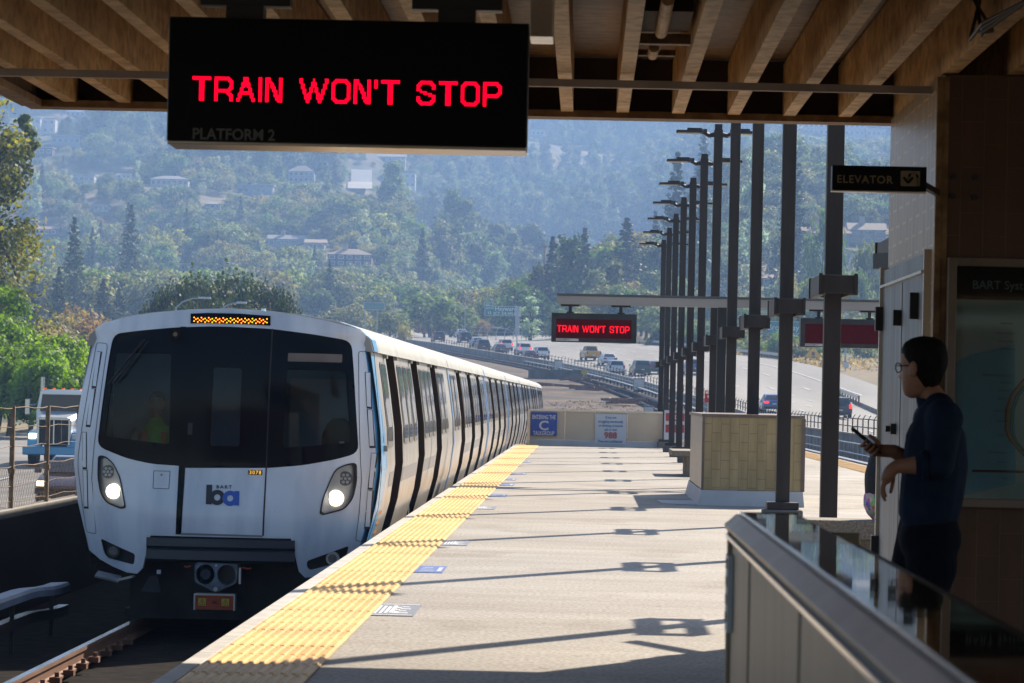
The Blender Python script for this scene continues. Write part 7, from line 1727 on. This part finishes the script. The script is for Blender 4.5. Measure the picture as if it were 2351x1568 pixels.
body = [[(pel, .06), (pel.lerp(ches, .5), .07), (ches, .07), (neck.lerp(ches, .25), .035), (neck, .052), (headc + V3((.012, 0, -.075)), .05), (headc + V3((.01, 0, -.02)), .045)],
        [(0, 3), (shL, .018), (elL, .033), (elL.lerp(wrL, .5), .038), (wrL, .027)], [(0, 3), (shR, .018), (elR, .033), (elR.lerp(wrR, .5), .037), (wrR, .028)],
        [(0, 0), (hipL, .03), (knL, .04), (anL, .03), (anL + V3((-.12, .06, -.05)), .03)], [(0, 0), (hipR, .03), (knR, .04), (anR, .03), (anR + V3((-.12, .06, -.05)), .03)]]
# left hand hangs from the wrist; right hand holds the phone
pl_, pl2 = wrL + V3((-.024, 0, -.020)), wrL + V3((-.040, .0, -.050))
hand = [[(wrL, .027), (pl_, .027), (pl2, .024)]]
for k, (off, ln) in enumerate(((-.028, .9), (-.010, 1.0), (.009, .96), (.026, .8))):
    hand.append(finger(pl2 + V3((-.002 + .16 * off, off * .75, -.008)), [(V3((-.35, off * 4, -.9)), .034 * ln), (V3((.05 + .12 * (k % 2), 0, -1)), .026 * ln), (V3((.40, 0, -.9)), .020 * ln)], .0094))
hand.append(finger(pl_ + V3((.012, .020, -.008)), [(V3((.1, .35, -.9)), .030), (V3((-.15, .15, -1)), .028), (V3((-.25, 0, -1)), .02)], .0105))
pc, pr = mp_(1985, 1005, .04), None
phd = (mp_(1962, 988, .04) - mp_(2016, 1033, .04)).normalized()          # long axis of the phone
pw = V3((.10, .95, .1)).normalized(); pw = (pw - phd * pw.dot(phd)).normalized(); pn = phd.cross(pw)
ph_c = (mp_(1962, 988, .04) + mp_(2016, 1033, .04)) / 2 + V3((0, .0, 0))
q1 = wrR + (ph_c - wrR) * .45 + V3((0, 0, .0)); q2 = wrR + (ph_c - wrR) * .72
low = pn if pn.z < 0 else -pn
q1 += low * .022; q2 += low * .026
handR = [[(wrR, .028), (q1, .027), (q2, .024)]]
for k, off in enumerate((-.030, -.011, .009, .028)):
    r0 = q2 + phd * (off) + low * .004
    handR.append(finger(r0 - pw * .004, [(-pw + low * .2 + phd * .2, .030), (-pw * .75 - low * .7, .022), (-low + pw * .35, .018)], .0094))
handR.append(finger(q1 - low * .006 - pw * .01, [(-pw * .5 + phd * .5 - low * .6, .032), (phd + pw * .1 - low * .1, .028), (phd * .8 + pw * .4 + low * .1, .022)], .0108))
b_me = skin_mesh(sh(body)); fg = [skin_mesh(sh([h_]), 2) for h_ in hand[1:] + handR[1:]]; pm1 = skin_mesh(sh([hand[0]])); pm2 = skin_mesh(sh([handR[0]]))
FA = R(180 - 38)
hd_ = head_mesh(headc - OM, FA, R(4))
bd = join_meshes('body', [b_me, pm1, pm2, hd_] + fg); bo = link_mesh('body', bd, M_skin, man, smooth=True)
link_mesh('hair', head_mesh(headc - OM, FA, R(4), hair=True), M_hair, man, smooth=True)
torso = []
for oy in (-1, 0, 1):
    torso.append([(mp_(px_, py_, oy * d_), r_) for px_, py_, d_, r_ in ((2134, 1168, .050, .126), (2140, 1130, .055, .130), (2147, 1070, .06, .133), (2148, 1015, .075, .124), (2151, 968, .085, .092), (2156, 938, .05, .066))])
torso += [[(mp_(2156, 950, -.06), .07), (shL + V3((0, .01, 0)), .078), (shL.lerp(elL, .5) + V3((.006, 0, 0)), .066), (elL + V3((.012, 0, 0)), .058), (elL.lerp(wrL, .34), .050)], [(mp_(2146, 950, .06), .07), (shR, .078), (elR, .058), (elR.lerp(wrR, .35), .050)]]
so_ = link_mesh('shirt', skin_mesh(sh(torso), vox=.008), M_shirt, man, smooth=True)
mb = MB(); c_ = neck - OM + V3((.004, 0, -.026)); rings = []
for z, r_ in ((-.03, .074), (.012, .072), (.03, .069), (.028, .062), (.0, .062)): rings.append([c_ + V3((r_ * 1.12 * math.cos(a) - z * .3, r_ * math.sin(a), z - .018 * math.cos(a))) for a in [2 * math.pi * i / 20 for i in range(20)]])
mb.loft(rings, cap=False); mb.build('collar', M_shirt, man, smooth=True)
for (e_, w_) in ((elL, wrL), (elR, wrR)):
    a, b2 = e_.lerp(wrL if e_ is elL else wrR, .22) - OM, e_.lerp(wrL if e_ is elL else wrR, .40) - OM; mb = MB(); mb.tube([a, a.lerp(b2, .3), a.lerp(b2, .8), b2], [.056, .0605, .0595, .054], 16); mb.build('rolled_cuff', M_shirt, man, smooth=True)
trou = [[(pel + V3((0, -.05, .03)), .112), (pel + V3((0, .05, .03)), .112), (pel + V3((0, .05, -.07)), .125), (pel + V3((0, -.05, -.07)), .125)], [(0, 1), (hipL + V3((-.02, -.0, -.16)), .105), (knL, .075), (anL + V3((0, 0, .02)), .07)], [(0, 1), (hipR + V3((-.02, .0, -.16)), .105), (knR, .075), (anR + V3((0, 0, .02)), .07)]]
link_mesh('trousers', skin_mesh(sh(trou)), M_jean, man, smooth=True)
for a_ in (anL, anR):
    me_ = skin_mesh(sh([[(a_ + V3((.03, -.015, -.045)), (.045, .045)), (a_ + V3((-.06, .03, -.05)), (.045, .038)), (a_ + V3((-.17, .085, -.065)), (.04, .024))]])); link_mesh('shoe', me_, M_shoe, man, smooth=True)
# glasses
mb = MB(); q = Matrix.Rotation(FA, 3, 'Z') @ Matrix.Rotation(R(4), 3, 'Y'); hc = headc - OM
for s_ in (-1, 1):
    mb.tube([hc + q @ V3((.098 - .006 * abs(math.cos(a)), s_ * .032 + .024 * math.cos(a), .006 + .019 * math.sin(a))) for a in [2 * math.pi * i / 16 for i in range(17)]], .0022, 5, cap=False)
    mb.tube([hc + q @ V3(v) for v in ((.094, s_ * .056, .012), (.06, s_ * .076, .012), (.0, s_ * .082, .008), (-.012, s_ * .08, -.004))], .0022, 5)
mb.tube([hc + q @ V3(v) for v in ((.099, -.010, .010), (.104, 0, .012), (.099, .010, .010))], .002, 5); mb.build('glasses', M_black, man)
# phone (held: a thing of its own)
pt = thing('phone', 'dark smartphone held in the man\'s raised hand', 'phone', tuple(ph_c)); c = ph_c
mb = MB(); hx, hy, hz_ = .078, .037, .0042
mb.add([c + phd * a + pw * b_ + pn * e - ph_c for a in (-hx, hx) for b_ in (-hy, hy) for e in (-hz_, hz_)], [(0, 1, 3, 2), (4, 6, 7, 5), (0, 4, 5, 1), (2, 3, 7, 6), (0, 2, 6, 4), (1, 5, 7, 3)]); mb.build('phone_body', M_black, pt, bevel=.003)
mb = MB(); e = hz_ + .0012; mb.add([phd * a + pw * b_ + low * s_ for s_ in (hz_ + .0003, e) for a, b_ in ((.042, -.03), (.072, -.03), (.072, .0), (.042, .0))], [(0, 1, 2, 3), (4, 5, 6, 7), (0, 1, 5, 4), (1, 2, 6, 5), (2, 3, 7, 6), (3, 0, 4, 7)]); mb.build('camera_bump', M_galv, pt)

# seated person behind the wall corner
s0 = at(2040, 1190, 27.5); OS = Vector((s0.x, 27.5, 0)); st_ = thing('person', 'person in black jacket and floral skirt on the bench, mostly behind the wall', 'person', tuple(OS))
def so3(c): return [[(p[0] if isinstance(p[0], int) else Vector(p[0]), p[1]) for p in ch] for ch in c]
sb = [[((0, 0, .56), .12), ((-.02, 0, .75), .12), ((.0, 0, .95), .13), ((.02, 0, 1.05), .06), ((.03, 0, 1.15), .05)], [(0, 2), ((0, -.17, 1.0), .055), ((.06, -.2, .78), .042), ((.26, -.12, .66), .03)], [(0, 2), ((0, .17, 1.0), .055), ((.06, .2, .78), .042), ((.26, .12, .66), .03)],
      [(0, 0), ((.12, -.1, .54), .08), ((.48, -.1, .54), .06), ((.5, -.1, .1), .04), ((.6, -.1, .05), .03)], [(0, 0), ((.12, .1, .54), .08), ((.48, .1, .54), .06), ((.5, .1, .1), .04), ((.6, .1, .05), .03)]]
bo = link_mesh('body', join_meshes('body', [skin_mesh(so3(sb)), head_mesh((.05, 0, 1.26), 0)]), M_skin, st_, smooth=True)
link_mesh('hair', head_mesh((.05, 0, 1.26), 0, hair=True), M_hair, st_, smooth=True)
link_mesh('jacket', skin_mesh(so3([[((-.01, 0, .58), (.19, .16)), ((-.03, 0, .78), (.19, .15)), ((.0, 0, .97), (.17, .13)), ((.02, 0, 1.05), .08)], [(0, 2), ((0, -.17, 1.0), .075), ((.06, -.2, .78), .06), ((.24, -.12, .67), .045)], [(0, 2), ((0, .17, 1.0), .075), ((.06, .2, .78), .06), ((.24, .12, .67), .045)]])), pm('black_jacket', (.012, .014, .02), (.02, .023, .03), scale=8, rough=.9, bump=.01, bscale=8), st_, smooth=True)
m, n, b = _nt('floral_cloth'); tc = n.nodes.new('ShaderNodeTexCoord'); vo = n.nodes.new('ShaderNodeTexVoronoi'); vo.inputs['Scale'].default_value = 26; n.links.new(tc.outputs['Object'], vo.inputs[0])
mx = n.nodes.new('ShaderNodeMix'); mx.data_type = 'RGBA'; mx.inputs[0].default_value = .55; mx.inputs[6].default_value = (.10, .04, .12, 1); n.links.new(vo.outputs['Color'], mx.inputs[7]); n.links.new(mx.outputs[2], b.inputs['Base Color']); b.inputs['Roughness'].default_value = .9
link_mesh('skirt', skin_mesh(so3([[((-.02, 0, .60), (.2, .17)), ((.12, 0, .57), (.19, .13)), ((.34, 0, .57), (.17, .10)), ((.52, 0, .52), (.15, .1))]])), m, st_, smooth=True)

# driver in the cab
dp = fc(395, 560); OD = Vector((TX + dp[0], TY + 1.35, 0)); dr_ = thing('person', 'train driver in lime and orange safety vest behind the left windscreen', 'person', tuple(OD))
sb = [[((0, 0, .35), .13), ((0, 0, .6), .13), ((0, 0, .85), .14), ((0, 0, 1.0), .06), ((0, 0, 1.1), .05)], [(0, 2), ((-.19, 0, .92), .06), ((-.25, -.08, .7), .045), ((-.12, -.34, .72), .03), ((-.10, -.40, .72), .028)], [(0, 2), ((.19, 0, .92), .06), ((.25, -.08, .7), .045), ((.12, -.34, .72), .03), ((.1, -.4, .72), .028)],
      [(0, 0), ((-.1, -.1, .3), .08), ((-.12, -.42, .32), .06), ((-.12, -.44, -.1), .04)], [(0, 0), ((.1, -.1, .3), .08), ((.12, -.42, .32), .06), ((.12, -.44, -.1), .04)]]
fs_ = [skin_mesh(so3([[((s_ * .10 + k * .016 - .024, -.42, .715), .009), ((s_ * .10 + k * .017 - .024, -.455, .71), .009), ((s_ * .10 + k * .017 - .024, -.475, .69), .008)]]), 1) for s_ in (-1, 1) for k in range(4)]
link_mesh('body', join_meshes('body', [skin_mesh(so3(sb)), head_mesh((0, -.02, 1.21), R(-90))] + fs_), M_skin, dr_, smooth=True)
link_mesh('hair', head_mesh((0, -.02, 1.21), R(-90), hair=True), M_hair, dr_, smooth=True)
link_mesh('safety_vest', skin_mesh(so3([[((0, 0, .36), (.19, .15)), ((0, 0, .62), (.19, .15)), ((0, 0, .88), (.19, .13)), ((0, 0, .98), .10)]])), pm('lime_vest', (.35, .55, .05), rough=.7), dr_, smooth=True)
mb = MB()
for s_ in (-1, 1): mb.bb((s_ * .10 - .025, -.172, .40), (s_ * .10 + .025, -.162, .92))
mb.build('vest_stripe', pm('orange_stripe', (.75, .14, .03), rough=.6), dr_)
bg_p = fc(1290, 640); OB = Vector((TX + bg_p[0], TY + .95, 0)); bg_ = thing('backpack', 'dark backpack standing on the cab desk behind the right windscreen', 'bag', (OB.x, OB.y, .68))
mb = MB(); mb.loft([[(.17 * s_ * math.cos(a), .08 * s_ * math.sin(a), z) for a in [2 * math.pi * i / 16 for i in range(16)]] for z, s_ in ((0, .9), (.08, 1.05), (.25, 1), (.36, .75), (.42, .35))]); mb.build('bag', M_shirt if 0 else M_jean, bg_, smooth=True)
mb = MB(); mb.box((.04, -.088, .17), (.05, .006, .03)); mb.build('white_logo', M_wht, bg_)
# ---------------------------------------------------------------- air
mb = MB(); mb.bb((-1150, -140, -4.5), (1150, 3650, 312))
hz = mb.build('haze', []); hz['kind'] = 'stuff'
m = bpy.data.materials.new('hazy_air'); m.use_nodes = True; n = m.node_tree
n.nodes.remove(n.nodes['Principled BSDF'])
pv = n.nodes.new('ShaderNodeVolumePrincipled')
pv.inputs['Color'].default_value = (.36, .58, 1.0, 1); pv.inputs['Density'].default_value = .00034; pv.inputs['Anisotropy'].default_value = .15
n.links.new(pv.outputs[0], n.nodes['Material Output'].inputs['Volume'])
hz.data.materials.append(m)
